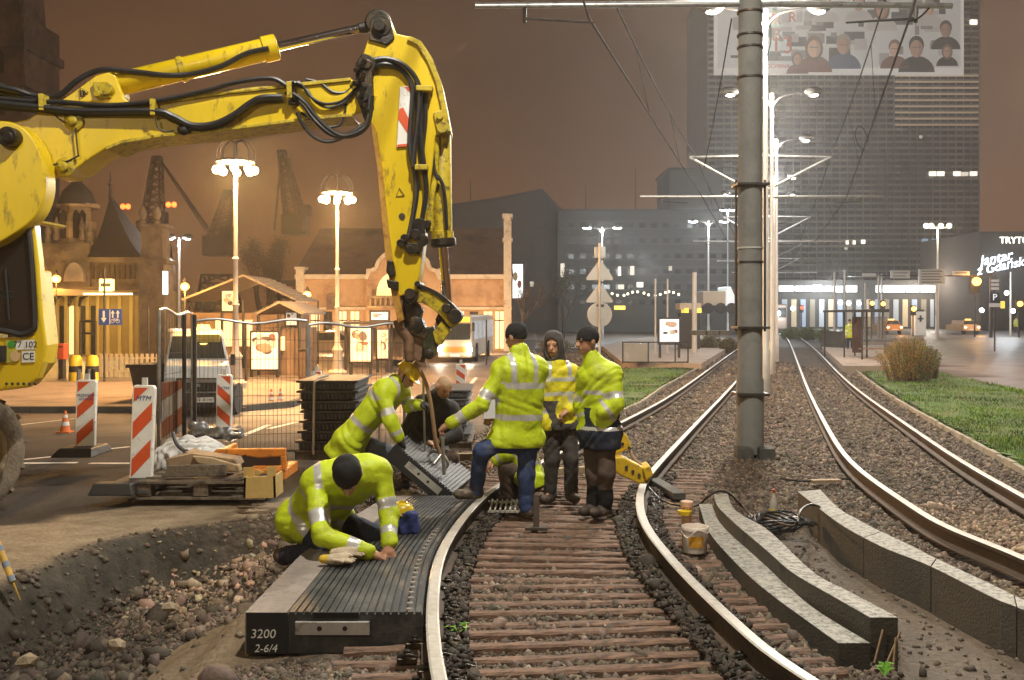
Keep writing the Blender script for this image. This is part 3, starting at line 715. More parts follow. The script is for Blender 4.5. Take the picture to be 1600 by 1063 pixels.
# striped reflector on the arm
st = plate([(625, 136), (649, 133), (644, 228), (620, 230)], -.19, -.172, WHITE, 'striped_reflector', arm, .002)
mb = MB()
for q in ([(632, 136), (649, 134), (648, 153)], [(624, 170), (630, 168), (646, 200), (645, 222), (622, 186)], [(621, 226), (644, 224), (644, 228), (621, 230)]):
    mb.prism([E(x, y, -.193) for x, y in q], (0, .004, 0))
mb.build('red_stripe', RED, st)
# bucket cylinder hung on the far side of the arm
cb = cylinder('bucket_cylinder', (690, 205), (692, 384), (692, 380), (699, 474), .092, .045, EX, YELW, .0)
plate([(677, 176), (694, 170), (700, 204), (684, 210)], -.2, .2, YELW, 'cylinder_bracket', arm, .008)
for q in ((691, 199, .05), (687, 181, .03)): mb = MB(); pin(*q, -.24, .24, mb); mb.build('pivot_pin', YELW, arm, smooth=True)
mb = MB(); mb.lathe([(.09, 0), (.125, .01), (.125, .07), (.1, .09), (.06, .09)], E(692, 372), 20, (E(699, 474) - E(692, 384)).normalized()); mb.cyl(E(697, 366), E(697, 378), .04, .04, 10); mb.build('gland', GREASE, cb, smooth=True)
mb = MB(); mb.tube(spline([E(682, 215, -.13), E(681, 270, -.13), E(676, 300, -.14), E(672, 340, -.14), E(670, 365, -.12)], 6), .028, 8); mb.tube([E(671, 330, -.14), E(672, 362, -.14)], .042, 10); mb.build('cylinder_pipe', YELW, cb, smooth=True)
# rusty knuckle details low on the arm
mb = MB()
for x, y, r in ((655, 352, .07), (660, 376, .06), (648, 366, .05), (640, 390, .045), (632, 372, .04), (648, 388, .05), (626, 380, .04), (657, 364, .05), (668, 350, .04)):
    mb.cyl(E(x, y, -.24), E(x, y, -.15), r, r * .8, 10)
mb.prism([E(628, 372, -.22), E(658, 390, -.22), E(654, 398, -.22), E(626, 380, -.22)], (0, .06, 0)); mb.build('rotary_fitting', GREASE, arm, bevel=.006, smooth=True)
mb = MB(); pin(628, 338, .03, -.18, -.16, mb); mb.build('drain_hole', STEELD, arm)
mb = MB(); a = [E(624, 294, -.176), E(632, 306, -.176), E(619, 307, -.176)]
for i in range(3): mb.obox(a[i], a[(i + 1) % 3], .003, .010, (0, 1, 0))
mb.build('warning_mark', STEELD, arm); 
plate([(605, 406), (614, 408), (618, 430), (608, 434), (603, 424)], -.24, -.1, GREASE, 'lug', arm, .01); plate([(603, 436), (622, 440), (622, 454), (606, 450)], -.24, -.1, GREASE, 'lug', arm, .01)
for q in ((652, 444, .028, -.24, .24), (640, 459, .05, -.26, .26)): mb = MB(); pin(*q, mb); mb.build('pivot_pin', GREASE, arm, smooth=True)
# tipping link
lk = []
up_ = [(634, 462), (640, 452), (655, 449), (672, 455), (690, 466), (706, 480), (718, 492)]
lo_ = [(716, 506), (704, 512), (694, 500), (680, 486), (664, 476), (650, 472), (640, 476)]
link_px = round_px(up_ + lo_, 3)
lko = plate(link_px, -.15, -.08, YELW, 'tipping_link', EX, .008)
plate(link_px, .08, .15, YELW, 'tipping_link', EX, .008)
plate([(x, y - 2) for x, y in round_px([(636, 458), (645, 449), (656, 447), (673, 453), (692, 464), (708, 478), (720, 492), (716, 494), (704, 482), (688, 469), (670, 458), (652, 453)], 3)], -.165, .165, GREASE, 'link_edge', lko, .003)
for q in ((642, 464, .065), (710, 494, .07), (697, 482, .045)): mb = MB(); pin(*q, -.19, .19, mb); mb.build('pivot_pin', GREASE, lko, smooth=True, bevel=.008)
# dark triangle plate and coupler
plate([(684, 490), (706, 508), (702, 516), (690, 512), (686, 522), (680, 500)], -.08, .08, GREASE, 'rocker_plate', EX, .01)
rc = plate([(690, 502), (704, 516), (688, 540), (680, 536), (676, 520)], -.12, .12, YELW, 'coupler_arm', EX, .01)
plate([(630, 470), (652, 474), (660, 484), (656, 500), (664, 510), (670, 520), (664, 532), (640, 520), (632, 500)], -.11, .11, GREASE, 'quick_coupler', EX, .012)
plate([(664, 512), (676, 510), (684, 536), (680, 556), (664, 560), (660, 540)], -.1, .1, M('oily green black steel', (.035, .04, .022), .45, .4, 10, .25, .3, dirt=(.16, .12, .02), dirt_amt=.3, dscale=9), 'coupler_hook', EX, .012)
mb = MB(); mb.lathe([(.05, -.13), (.075, -.12), (.075, .12), (.05, .13)], E(651, 507), 18, (0, 1, 0)); mb.build('coupler_pin', GREASE, EX, smooth=True)
mb = MB(); mb.lathe([(.03, -.14), (.05, -.13), (.05, .13), (.03, .14)], E(672, 553), 14, (0, 1, 0)); mb.build('coupler_pin', GREASE, EX, smooth=True)
# two worn hook horns below the coupler
HORN = M('rust brown steel', (.19, .105, .06), .65, .35, 8, .2, .25, dirt=(.05, .03, .02), dirt_amt=.4, dscale=7)
for o in (-.08, .08):
    xo = 0 if o < 0 else 20
    mb = MB(); mb.tube(spline([E(622 + xo, 500, o), E(626 + xo, 514, o), E(634 + xo, 524, o), E(639 + xo, 534, o), E(639 + xo, 552, o), E(640 + xo * .8, 566, o)], 6), [.05] * 24 + [.045] * 5 + [.04, .03], 10); mb.build('hook_horn', HORN, EX, smooth=True)
plate([(616, 456), (628, 456), (632, 514), (624, 516), (620, 500)], -.14, .14, HORN, 'side_bar', EX, .008)
plate([(636, 516), (652, 512), (664, 526), (662, 550), (656, 566), (644, 560), (642, 540)], -.06, .06, HORN, 'hook_body', EX, .012)
# hoses
hs = [
 ([(-40, 128), (20, 140), (55, 150), (90, 150), (118, 128), (140, 115), (165, 109), (215, 113), (260, 118), (300, 116), (345, 104), (385, 84), (420, 76)], -.12, .026),
 ([(-40, 150), (40, 158), (100, 160), (170, 165), (240, 158), (285, 150), (330, 140), (360, 131), (400, 124), (430, 124), (452, 138)], -.24, .022),
 ([(-40, 158), (60, 168), (130, 174), (240, 174), (270, 182), (300, 196), (335, 194), (365, 180), (390, 162), (410, 153), (440, 152)], -.27, .03),
 ([(-40, 165), (60, 172), (130, 178), (240, 177), (268, 185), (300, 199), (338, 197), (372, 178), (400, 160), (442, 156)], -.23, .026),
 ([(454, 128), (470, 132), (484, 150), (505, 162), (530, 160), (545, 150), (556, 138)], -.25, .014),
 ([(460, 130), (478, 140), (492, 158), (512, 168), (535, 162), (552, 146)], -.23, .014),
 ([(478, 124), (500, 130), (520, 144), (540, 144), (552, 132)], -.2, .013),
 ([(458, 146), (476, 160), (492, 180), (512, 200), (535, 212), (560, 206), (574, 190), (578, 150)], -.28, .02),
 ([(456, 150), (474, 164), (490, 186), (510, 206), (532, 214), (558, 210), (576, 192), (582, 150)], -.22, .02),
 ([(464, 176), (474, 196), (488, 212), (506, 221), (526, 219), (548, 208), (566, 196)], -.25, .018),
 ([(470, 176), (490, 188), (505, 198), (530, 196), (538, 180), (540, 160)], -.2, .013),
 ([(560, 110), (580, 96), (600, 92), (622, 97), (640, 110), (652, 128), (656, 150), (653, 190), (648, 230), (646, 262)], -.24, .026),
 ([(562, 116), (582, 104), (602, 100), (622, 106), (637, 120), (645, 138), (644, 170), (641, 210), (642, 240), (650, 280), (650, 310), (643, 350), (638, 372)], -.21, .026),
 ([(665, 135), (664, 190), (660, 230), (660, 256)], -.2, .024), ([(656, 150), (658, 220), (664, 270), (666, 300), (660, 340), (654, 372)], -.22, .024),
 ([(684, 275), (692, 290), (696, 320), (698, 360)], -.14, .018),
 ([(676, 230), (678, 260), (683, 280)], -.14, .02),
]
for px, o, r in hs:
    mb = MB(); mb.tube(spline([E(x, y, o + random.uniform(-.012, .012)) for x, y in px], 6), r, 8); mb.build('hose', HOSE, EX, smooth=True)
for q in [[(x - 4, y - 12), (x + 4, y - 12), (x + 5, y + 14), (x - 3, y + 14)] for x, y in ((63, 158), (237, 166), (451, 139))] + [[(650, 133), (676, 134), (675, 142), (650, 141)], [(648, 257), (668, 257), (668, 265), (648, 265)]]:
    mb = MB(); mb.prism([E(x, y, -.3) for x, y in q], (0, .12, 0)); mb.build('hose_clamp', YELW, EX, bevel=.005)
mb = MB()
for i in range(9): mb.cyl(E(446 + random.uniform(0, 14), 130 + i * 4, -.29), E(452 + random.uniform(4, 18), 128 + i * 4.3, -.2), .017, .017, 8)
for i in range(12): mb.cyl(E(552 + random.uniform(0, 22), 96 + i * 7, -.31), E(560 + random.uniform(0, 22), 92 + i * 7, -.2), .022, .018, 8)
mb.prism([E(560, 92, -.27), E(580, 90, -.27), E(582, 150, -.27), E(566, 160, -.27)], (0, .06, 0)); mb.build('valve_block', GREASE, EX, smooth=True, kind='stuff')
mb = MB(); mb.tube(spline([E(243, 184, -.29), E(246, 198, -.29), E(258, 206, -.28), E(272, 204, -.28)], 5), .007, 6); mb.ball(E(287, 203, -.24), (.06, .05, .05)); mb.build('work_light_cable', BLACK, boom, smooth=True)
# rail mounting pipes at left top
mb = MB()
for i in range(7): mb.tube(spline([E(-60, 120 + i * 9, -.1 + .05 * i), E(0, 132 + i * 6, -.1 + .04 * i), E(30, 150 + i * 3, -.1 + .03 * i), E(64, 158 + i * 2, -.2 + .03 * i)], 5), .02, 7)
mb.build('hose_bundle', HOSE, EX, smooth=True)
# cab
CD = 8.55
def C(x, y, o=0.0): return P(x, y, CD + o)
CABY = M('cab yellow', (.66, .46, .015), .35, .08, 2, .02, dirt=(.3, .2, .03), dirt_amt=.2, dscale=4, coat=.3)
mb = MB()
for q in ([(52, 340), (44, 344), (52, 420), (58, 508), (52, 524), (30, 530), (-70, 524), (-70, 620), (40, 606), (58, 592), (68, 566), (72, 540), (66, 490), (60, 410)],): mb.prism([C(x, y, 0) for x, y in q], (0, .12, 0))
mb.prism([C(44, 420, .12), C(56, 540, .12), C(52, 570, .12), C(24, 606, .12), C(-70, 606, .12), C(-70, 530, .12), C(40, 528, .12), C(36, 420, .12)], (0, .45, 0))
mb.prism([C(30, 338, .12), C(26, 344, .12), C(-70, 330, .12), C(-70, 318, .12)], (0, .95, 0))
cab = mb.build('cab', CABY, EX, bevel=.02)
mb = MB(); wp = [(46, 346), (52, 430), (55, 505), (51, 518), (32, 524), (-70, 512), (-70, 356)]
mb.prism([C(x, y, -.005) for x, y in wp], (0, .01, 0)); win = mb.build('window', M('cab glass', (.02, .02, .018), .05, 0, bump=0, spec=1.0), cab)
mb = MB(); mb.tube([C(x, y, -.01) for x, y in round_px([(40, 340), (46, 370), (51, 440), (54, 503), (50, 517), (33, 523), (10, 518), (-60, 508)], 4)], .026, 8); mb.build('window_gasket', BLACK, win, smooth=True)
mb = MB(); mb.tube([C(8, 420, -.014), C(14, 500, -.014)], .012, 6); mb.box(C(8, 462, .0), (.15, .02, .05)); mb.tube([C(-4, 455, -.014), C(22, 457, -.014)], .006, 6); mb.build('wiper', BLACK, win)
mb = MB(); mb.prism([C(x, y, -.01) for x, y in ((8, 532), (27, 531), (27, 566), (6, 567))], (0, .008, 0)); mb.build('decal', M('decal yellow green', (.45, .42, .05), .5, .1, 8, 0), cab)
mb = MB(); mb.prism([C(x, y, -.011) for x, y in ((25, 532), (54, 531), (54, 546), (25, 547))], (0, .008, 0)); mb.prism([C(x, y, -.011) for x, y in ((34, 549), (54, 548), (54, 566), (34, 567))], (0, .008, 0)); pl = mb.build('number_plate', WHITE, cab)
lettering('77 102', pl, C(39.5, 539, -.013), (R(90), 0, 0), .075, STEELD, .001)
lettering('CE', pl, C(44, 557.5, -.013), (R(90), 0, 0), .085, STEELD, .001)
mb = MB(); mb.lathe([(0, 0), (.03, 0), (.03, .004), (0, .004)], C(18, 538, -.011), 20, (0, -1, 0)); mb.build('emblem', M('emblem green', (.05, .3, .05), .5, 0, bump=0), cab)
mb = MB(); mb.lathe([(0, 0), (.045, 0), (.045, .004), (0, .004)], C(24, 557, -.011), 22, (0, -1, 0)); mb.build('emblem', M('emblem pale orange', (.6, .4, .2), .5, .1, 30, 0), cab)
mb = MB(); mb.box(C(3, 553, -.03), (.06, .08, .14)); mb.build('rear_lamp', BLACK, cab, bevel=.008)
mb = MB()
for i in range(6): mb.ball(C(10 + i * 9, 600, -.02), .014, 6, 4)
mb.build('bolt', STEELD, cab)
# chassis and wheels (mostly beyond the frame)
mb = MB(); mb.box((-6.9, 9.4, .78), (3.2, 1.3, .5)); mb.box((-6.9, 9.5, 1.15), (1.9, 1.7, .25)); mb.box((-6.6, 9.75, 1.7), (2.6, 1.5, .9)); mb.build('chassis', YELW, EX, bevel=.05)
TYRE = M('dusty tyre', (.16, .125, .085), .95, .3, 6, .5, dirt=(.07, .055, .04), dirt_amt=.4, dscale=4)
def wheel(x, d, rot, lab=None):
    c = Vector((x, d, .535)); ax = Vector((math.cos(rot), math.sin(rot), 0))
    mb = MB(); rt = .53
    mb.lathe([(.30, -.13), (.36, -.155), (.46, -.15), (.515, -.115), (rt, -.06), (rt, .06), (.515, .115), (.46, .15), (.36, .155), (.30, .13), (.29, 0)], c, 40, ax)
    a, u, w = frame(ax)
    for k in range(26):
        t = 2 * math.pi * k / 26; d1 = u * math.cos(t) + w * math.sin(t); tt_ = -u * math.sin(t) + w * math.cos(t)
        sgn = 1 if k % 2 else -1
        p0 = c + d1 * (rt + .004) + ax * .01 * sgn; p1 = c + d1 * (rt - .03) + ax * .135 * sgn + tt_ * .05
        mb.obox(p0, p1, .05, .035, d1)
    ty = mb.build('tyre', TYRE, EX, smooth=True)
    for s in (-1, 1):
        mb = MB(); mb.lathe([(0, .0), (.06, .0), (.09, -.03), (.2, -.06), (.27, -.02), (.30, .06), (.31, .07), (.33, .06), (.31, .02)], c + ax * s * .06, 28, ax * s)
        for k in range(8): t = k * math.pi / 4; mb.ball(c + ax * s * .03 + (u * math.cos(t) + w * math.sin(t)) * .15, .03, 6, 4)
        mb.build('rim', M('dusty rim', (.3, .23, .13), .8, .25, 5, .2, dirt=(.12, .09, .06), dirt_amt=.5, dscale=5), ty, smooth=True)
wheel(-4.88, 8.98, R(-17)); wheel(-6.6, 11.0, R(-17)); wheel(-8.4, 9.0, R(0)); wheel(-8.4, 11.0, R(0))
# ------------------------------------------------------------------ people: smooth bodies from blended limbs
def v3(p): return np.array([p[0], p[1], p[2]], float)
class Field:
    def __init__(s, pts): s.p = pts; s.d = np.full(len(pts), 1e3)
    def cap(s, a, b, ra, rb, k=.03, flat=None):
        a, b = v3(a), v3(b); e = b - a
        w = s.p - a; t = np.clip(w @ e / (e @ e + 1e-12), 0, 1)
        q = w - t[:, None] * e
        if flat is not None:
            ax, f = flat; ax = ax / np.linalg.norm(ax); q = q + np.outer(q @ ax, ax) * (f - 1)
        s.un(np.sqrt((q * q).sum(1)) - (ra + (rb - ra) * t), k)
    def ell(s, c, r, B=None, k=.03, sub=False):
        q = s.p - v3(c)
        if B is not None: q = q @ B.T
        r = np.array(r, float); k0 = np.linalg.norm(q / r, axis=1); k1 = np.linalg.norm(q / (r * r), axis=1)
        d = k0 * (k0 - 1) / np.maximum(k1, 1e-9)
        if sub: s.sub(d, k)
        else: s.un(d, k)
    def un(s, d, k):
        h = np.clip(.5 + .5 * (d - s.d) / k, 0, 1); s.d = d + (s.d - d) * h - k * h * (1 - h)
    def sub(s, d, k):
        h = np.clip(.5 - .5 * (s.d + d) / k, 0, 1); s.d = s.d * (1 - h) + (-d) * h + k * h * (1 - h)
    def cut(s, p, n):                            # keep the side opposite to n
        n = v3(n); n /= np.linalg.norm(n); s.d = np.maximum(s.d, (s.p - v3(p)) @ n)
def nets(fn, lo, hi, h):
    lo = np.array(lo); n = np.ceil((np.array(hi) - lo) / h).astype(int) + 1
    ax = [lo[i] + np.arange(n[i]) * h for i in range(3)]
    g = np.stack(np.meshgrid(*ax, indexing='ij'), -1).reshape(-1, 3)
    st = 4; nc = -(-n // st) + 1
    gc = np.stack(np.meshgrid(*[lo[i] + np.arange(nc[i]) * h * st for i in range(3)], indexing='ij'), -1).reshape(-1, 3)
    Dc = fn(gc).reshape(nc)
    ii = [np.minimum((np.arange(n[i]) + st // 2) // st, nc[i] - 1) for i in range(3)]
    D = Dc[np.ix_(*ii)].reshape(-1)
    nearm = np.abs(D) < h * st * 2.2
    D = D.copy(); D[nearm] = fn(g[nearm]); D = D.reshape(n); S = D < 0
    c = np.zeros(np.array(n) - 1, int)
    corners = [(i, j, k) for i in (0, 1) for j in (0, 1) for k in (0, 1)]
    for i, j, k in corners: c += S[i:n[0] - 1 + i, j:n[1] - 1 + j, k:n[2] - 1 + k]
    act = (c > 0) & (c < 8); ids = np.full(act.shape, -1); ci = np.argwhere(act); ids[act] = np.arange(len(ci))
    acc = np.zeros((len(ci), 3)); cnt = np.zeros(len(ci))
    for a in corners:
        for ax_ in range(3):
            if a[ax_]: continue
            b = list(a); b[ax_] = 1
            ia = ci + np.array(a); ib = ci + np.array(b)
            da = D[ia[:, 0], ia[:, 1], ia[:, 2]]; db = D[ib[:, 0], ib[:, 1], ib[:, 2]]
            m = (da < 0) != (db < 0); t = np.where(m, da / (da - db + 1e-12), 0)
            p = np.array(a)[None] + t[:, None] * (np.array(b) - np.array(a))
            acc += np.where(m[:, None], p, 0); cnt += m
    V = lo + (ci + acc / cnt[:, None]) * h
    F_ = []
    for ax_ in range(3):
        o1, o2 = (ax_ + 1) % 3, (ax_ + 2) % 3
        sl = [slice(1, n[i] - 1) for i in range(3)]; sl[ax_] = slice(0, n[ax_] - 1)
        sl2 = list(sl); sl2[ax_] = slice(1, n[ax_])
        A = S[tuple(sl)]; B_ = S[tuple(sl2)]
        e = np.argwhere(A != B_); base = e.copy()
        for i in range(3):
            if i != ax_: base[:, i] += 1
        inv = A[tuple(e.T)]
        def cid(d1, d2):
            q = base.copy(); q[:, o1] += d1; q[:, o2] += d2; return ids[q[:, 0], q[:, 1], q[:, 2]]
        q = np.stack([cid(-1, -1), cid(0, -1), cid(0, 0), cid(-1, 0)], -1)
        q[~inv] = q[~inv][:, ::-1]
        F_.append(q)
    return V, np.concatenate(F_)
def segpar(p, a, b):
    a, b = v3(a), v3(b); e = b - a; t = (p - a) @ e / (e @ e); q = p - a - np.clip(t, 0, 1)[:, None] * e
    return t, np.linalg.norm(q, axis=1)

SKIN = M('skin', (.48, .25, .15), .5, .12, 30, .05, dirt=(.36, .15, .09), dirt_amt=.3, dscale=14)
SKIND = M('mouth and eye shade', (.09, .04, .03), .5, 0, bump=0)
def fabric(n, c, r=.8, var=.15, **k): return M(n, c, r, var, 9, .45, bscale=18, bdist=.02, **k)
LIME = fabric('lime hi-vis fabric', (.50, .61, .01), .6, .1, dirt=(.36, .4, .03), dirt_amt=.25, dscale=4)
YELLOWV = fabric('yellow hi-vis fabric', (.72, .62, .012), .65, .16, dirt=(.3, .25, .04), dirt_amt=.3, dscale=5)
REFL = M('retroreflective tape', (.62, .61, .58), .35, .1, 20, .05, .35)
NAVY = fabric('navy work cloth', (.014, .018, .035), .85, .3, dirt=(.05, .05, .05), dirt_amt=.25, dscale=8)
JEANS = fabric('blue jeans', (.022, .042, .115), .85, .3, dirt=(.08, .095, .13), dirt_amt=.35, dscale=6)
BROWN = fabric('brown trousers', (.085, .055, .038), .85, .25, dirt=(.04, .028, .02), dirt_amt=.3, dscale=6)
DGREY = fabric('dark grey trousers', (.05, .042, .038), .85, .3, dirt=(.09, .075, .06), dirt_amt=.3, dscale=7)
BLKC = fabric('black knit', (.012, .011, .011), .95, .35)
GREYC = fabric('grey hood cloth', (.06, .052, .05), .9, .25)
LEATHER = M('muddy boot leather', (.05, .035, .025), .7, .4, 12, .3, dirt=(.2, .15, .1), dirt_amt=.4, dscale=9)
GLOVE = M('dark work glove', (.02, .02, .02), .75, .3, 20, .2)
HATY = M('yellow hard hat', (.72, .5, .01), .32, .08, 4, .02, dirt=(.4, .28, .03), dirt_amt=.25, dscale=9)
GREYHAIR = M('cropped grey hair', (.46, .3, .19), .9, .3, 40, .3)

def folds(p, s=1.0, seed=0):
    r = np.random.default_rng(seed); out = np.zeros(len(p))
    for i in range(5):
        d = r.normal(size=3); d /= np.linalg.norm(d); f = r.uniform(9, 26)
        w = r.normal(size=3) * 9
        q = np.sin(p @ d * f + 2.2 * np.sin(p @ w + r.uniform(0, 6)) + r.uniform(0, 6)) / (1 + i * .4)
        out += q if i % 2 else 1.2 - 2.4 * np.abs(q)
    return out * .0024 * s
def mesh_from(fn, jpts, pad, h, name, mats, parent, pick=None, smooth=True):
    J = np.array([v3(p) for p in jpts]); lo = J.min(0) - pad; hi = J.max(0) + pad
    V, Q = nets(fn, lo, hi, h)
    mi = None
    if pick is not None: mi = pick(V[Q].mean(1))
    o = np_mesh(name, V, Q, mats, mi, smooth, loc=(0, 0, 0))
    off = wloc(parent)
    o.data.transform(Matrix.Translation(-off)); link(o, parent)
    return o
def person(label, J, base, jacket=LIME, trousers=JEANS, hat=None, boots=LEATHER, gloves=None, face=(0, -1, 0), up=(0, 0, 1), seed=1, hem=.0, bands='two', girth=1.0, skirt=None, hs=1.0, group='track workers in hi-vis jackets', jparts=None, hood=False, hands=True, curl=.6, lower=None, vest=False, h=.011, stripes=((.3, .385), (.76, .85)), skirt_t=.24, skirt_band=(-.06, .03), sleeve_mat=None, hair=None):
    root = thing('person', label, 'person', base, group)
    j = {k: v3(q) for k, q in J.items()}
    fw = v3(face); fw /= np.linalg.norm(fw); upv = v3(up); sdv = np.cross(fw, upv); sdv /= np.linalg.norm(sdv); upv = np.cross(sdv, fw)
    B = np.stack([sdv, fw, upv])                # head frame rows: side, forward, up
    hd = j['head']; hm = (j['hipL'] + j['hipR']) / 2; sm = (j['shL'] + j['shR']) / 2
    def HP(a, b, c): return hd + hs * (sdv * a + fw * b + upv * c)
    chestax = np.cross(j['shR'] - j['shL'], sm - hm); chestax /= np.linalg.norm(chestax) + 1e-9
    def torso(f, g, k=.06):
        g = g * girth
        f.cap(j['hipL'] * .75 + hm * .25, j['shL'] * .62 + sm * .38, .105 * g, .112 * g, k); f.cap(j['hipR'] * .75 + hm * .25, j['shR'] * .62 + sm * .38, .105 * g, .112 * g, k)
        f.cap(hm, sm, .11 * g, .12 * g, k); f.cap(j['shL'], j['shR'], .07 * g, .07 * g, k)
    def arms(f, g, k=.035):
        for s in 'LR':
            f.cap(j['sh' + s], j['el' + s], .066 * g, .052 * g, k); f.cap(j['el' + s], j['wr' + s], .052 * g, .038 * g, k)
    def legs(f, g, k=.035):
        for s in 'LR':
            f.cap(j['hip' + s], j['kn' + s], .088 * g, .062 * g, k); f.cap(j['kn' + s], j['an' + s], .062 * g, .044 * g, k)
    def handp(s):
        w = j['wr' + s]; d = w - j['el' + s]; d /= np.linalg.norm(d)
        if 'hd' + s in j: d = j['hd' + s] - w; d /= np.linalg.norm(d)
        n = np.cross(d, [0, 0, 1.0]);
        if np.linalg.norm(n) < .2: n = np.cross(d, [0, 1.0, 0])
        n /= np.linalg.norm(n); pn = np.cross(n, d)          # n: across the palm, pn: palm normal
        return w, d, n, pn
    def hand(f, s, g=1.0):
        w, d, n, pn = handp(s); sg = 1 if s == 'L' else -1
        f.cap(w, w + d * .045, .026 * g, .03 * g, .02); 
        f.cap(w + d * .03 - n * .022, w + d * .085 - n * .03, .016 * g, .013 * g, .014); f.cap(w + d * .03 + n * .022, w + d * .085 + n * .03, .016 * g, .013 * g, .014); f.cap(w + d * .03, w + d * .088, .017 * g, .014 * g, .014)
        for i, L in enumerate((.066, .078, .073, .056)):
            b0 = w + d * .088 + n * (.032 - .0213 * i); c1 = curl + .08 * i
            m1 = b0 + (d * math.cos(c1) - pn * math.sin(c1)) * L * .55; m2 = m1 + (d * math.cos(c1 * 2.1) - pn * math.sin(c1 * 2.1)) * L * .5
            f.cap(b0, m1, .0095 * g, .0088 * g, .004); f.cap(m1, m2, .0088 * g, .0075 * g, .004)
        t0 = w + d * .03 + n * .03 * sg; t1 = t0 + (d * .6 + n * .7 * sg - pn * .4) * .04; t2 = t1 + (d * .9 - pn * .5) * .032
        f.cap(t0, t1, .013 * g, .0105 * g, .006); f.cap(t1, t2, .0105 * g, .009 * g, .004)
    def headf(f, infl=0.0):
        f.ell(HP(0, -.012, .035), np.array([.076, .096, .09]) * hs + infl, B, .02); f.ell(HP(0, .022, -.035), np.array([.06, .07, .075]) * hs + infl, B, .03)
    nk = sm * .4 + j['neck'] * .6 if 'neck' in j else sm
    def body(p):
        f = Field(p); torso(f, .84); arms(f, .74); legs(f, .8)
        f.cap(sm, HP(0, -.02, -.07), .062, .052, .04)
        headf(f)
        f.ell(HP(0, .055, -.085), (.03 * hs, .028 * hs, .024 * hs), B, .02)                 # chin
        f.cap(HP(0, .082, .02), HP(0, .105, -.022), .011 * hs, .017 * hs, .012)              # nose
        f.cap(HP(-.04, .078, .032), HP(.04, .078, .032), .012 * hs, .012 * hs, .012)          # brow
        for q in (-1, 1):
            f.ell(HP(.034 * q, .095, .01), (.02 * hs, .016 * hs, .012 * hs), B, .012, True)
            f.ell(HP(.034 * q, .08, .01), (.013 * hs, .012 * hs, .01 * hs), B, .004)
            f.ell(HP(.08 * q, -.012, .0), (.012 * hs, .024 * hs, .034 * hs), B, .008)
        f.cap(HP(-.022, .088, -.055), HP(.022, .088, -.055), .009 * hs, .009 * hs, .008)
        if hands:
            for s in 'LR': hand(f, s)
        for s in 'LR': f.cap(j['an' + s], j['an' + s] * .5 + j['to' + s] * .5, .03, .02, .02)
        return f.d
    def bpick(c):
        q = (c - hd) @ B.T / hs; m = np.zeros(len(c), int)
        eye = (np.abs(np.abs(q[:, 0]) - .034) < .013) & (np.abs(q[:, 2] - .01) < .006) & (q[:, 1] > .06)
        mouth = (np.abs(q[:, 0]) < .024) & (np.abs(q[:, 2] + .055) < .0045) & (q[:, 1] > .06)
        m[eye | mouth] = 1
        if hair is not None:
            m[(q[:, 2] > .045 + .35 * np.maximum(q[:, 1], -.02)) & (np.linalg.norm(q, axis=1) < .16)] = 2
        return m
    keys = [q for q in j.values()]
    mesh_from(body, keys, .16, .0085, 'body', [SKIN, SKIND] + ([hair] if hair is not None else []), root, bpick)
    # trousers
    def tr(p):
        f = Field(p); f.cap(j['hipL'], j['hipR'], .115 * girth, .115 * girth, .05)
        f.cap(hm, hm + (sm - hm) * .25, .12 * girth, .12 * girth, .05)
        for s in 'LR':
            f.cap(j['hip' + s], j['kn' + s], .1, .078, .04); e = j['an' + s] + (j['an' + s] - j['kn' + s]) * .03
            f.cap(j['kn' + s], e, .078, .068, .03)
        f.d += folds(p, 1.5, seed + 5); 
        for s in 'LR': f.cut(e * 0 + j['an' + s] + (j['an' + s] - j['kn' + s]) * .06, np.where(np.ones(3, bool), j['an' + s] - j['kn' + s], 0)) if False else None
        return f.d
    tm = [trousers]; tpick = None
    if lower is not None:
        tm = [trousers, lower]
        def tpick(c):
            m = np.zeros(len(c), int)
            for s in 'LR':
                t, d = segpar(c, j['kn' + s], j['an' + s]); m[(t > .45) & (d < .14)] = 1
            return m
    lj = [j[k + s] for k in ('hip', 'kn', 'an') for s in 'LR']
    mesh_from(tr, lj, .17, h, 'trousers', tm, root, tpick)
    # boots
    for s in 'LR':
        a, t = j['an' + s], j['to' + s]; d = t - a; fl = np.array([d[0], d[1], 0.0]) if abs(d[2]) < .12 else d; fl = fl / np.linalg.norm(fl)
        upb = (j['kn' + s] - a); upb /= np.linalg.norm(upb)
        def bt(p):
            f = Field(p); f.cap(a + upb * .1, a - upb * .03, .058, .056, .02); f.cap(a - upb * .045 - fl * .03, a - upb * .05 + fl * .13, .046, .042, .03); f.cap(a - upb * .03, a - upb * .05 + fl * .07, .05, .045, .03)
            f.ell(a - upb * .045 + fl * .15, (.05, .05, .045), None, .02)
            f.cut(a - upb * .085, -upb); return f.d
        mesh_from(bt, [a, a + upb * .1, a + fl * .2, a - fl * .1], .09, .009, 'boot', boots, root)
    # jacket
    ht = hem
    ax = (sm - hm); tl = np.linalg.norm(ax); ax = ax / tl
    cuff = .9
    def jk(p):
        f = Field(p); torso(f, 1.13)
        lo_ = hm - ax * (.02 + ht)
        f.cap(hm + (j['hipL'] - hm) * .7, lo_ + (j['hipL'] - hm) * .75, .118 * girth, .125 * girth, .05); f.cap(hm + (j['hipR'] - hm) * .7, lo_ + (j['hipR'] - hm) * .75, .118 * girth, .125 * girth, .05); f.cap(hm, lo_, .12 * girth, .13 * girth, .05)
        f.cap(j['hipL'], j['hipR'], .137 * girth, .137 * girth, .04)
        for s in 'LR': f.cap(j['hip' + s], j['hip' + s] + (j['kn' + s] - j['hip' + s]) * .3, .128, .12, .03)
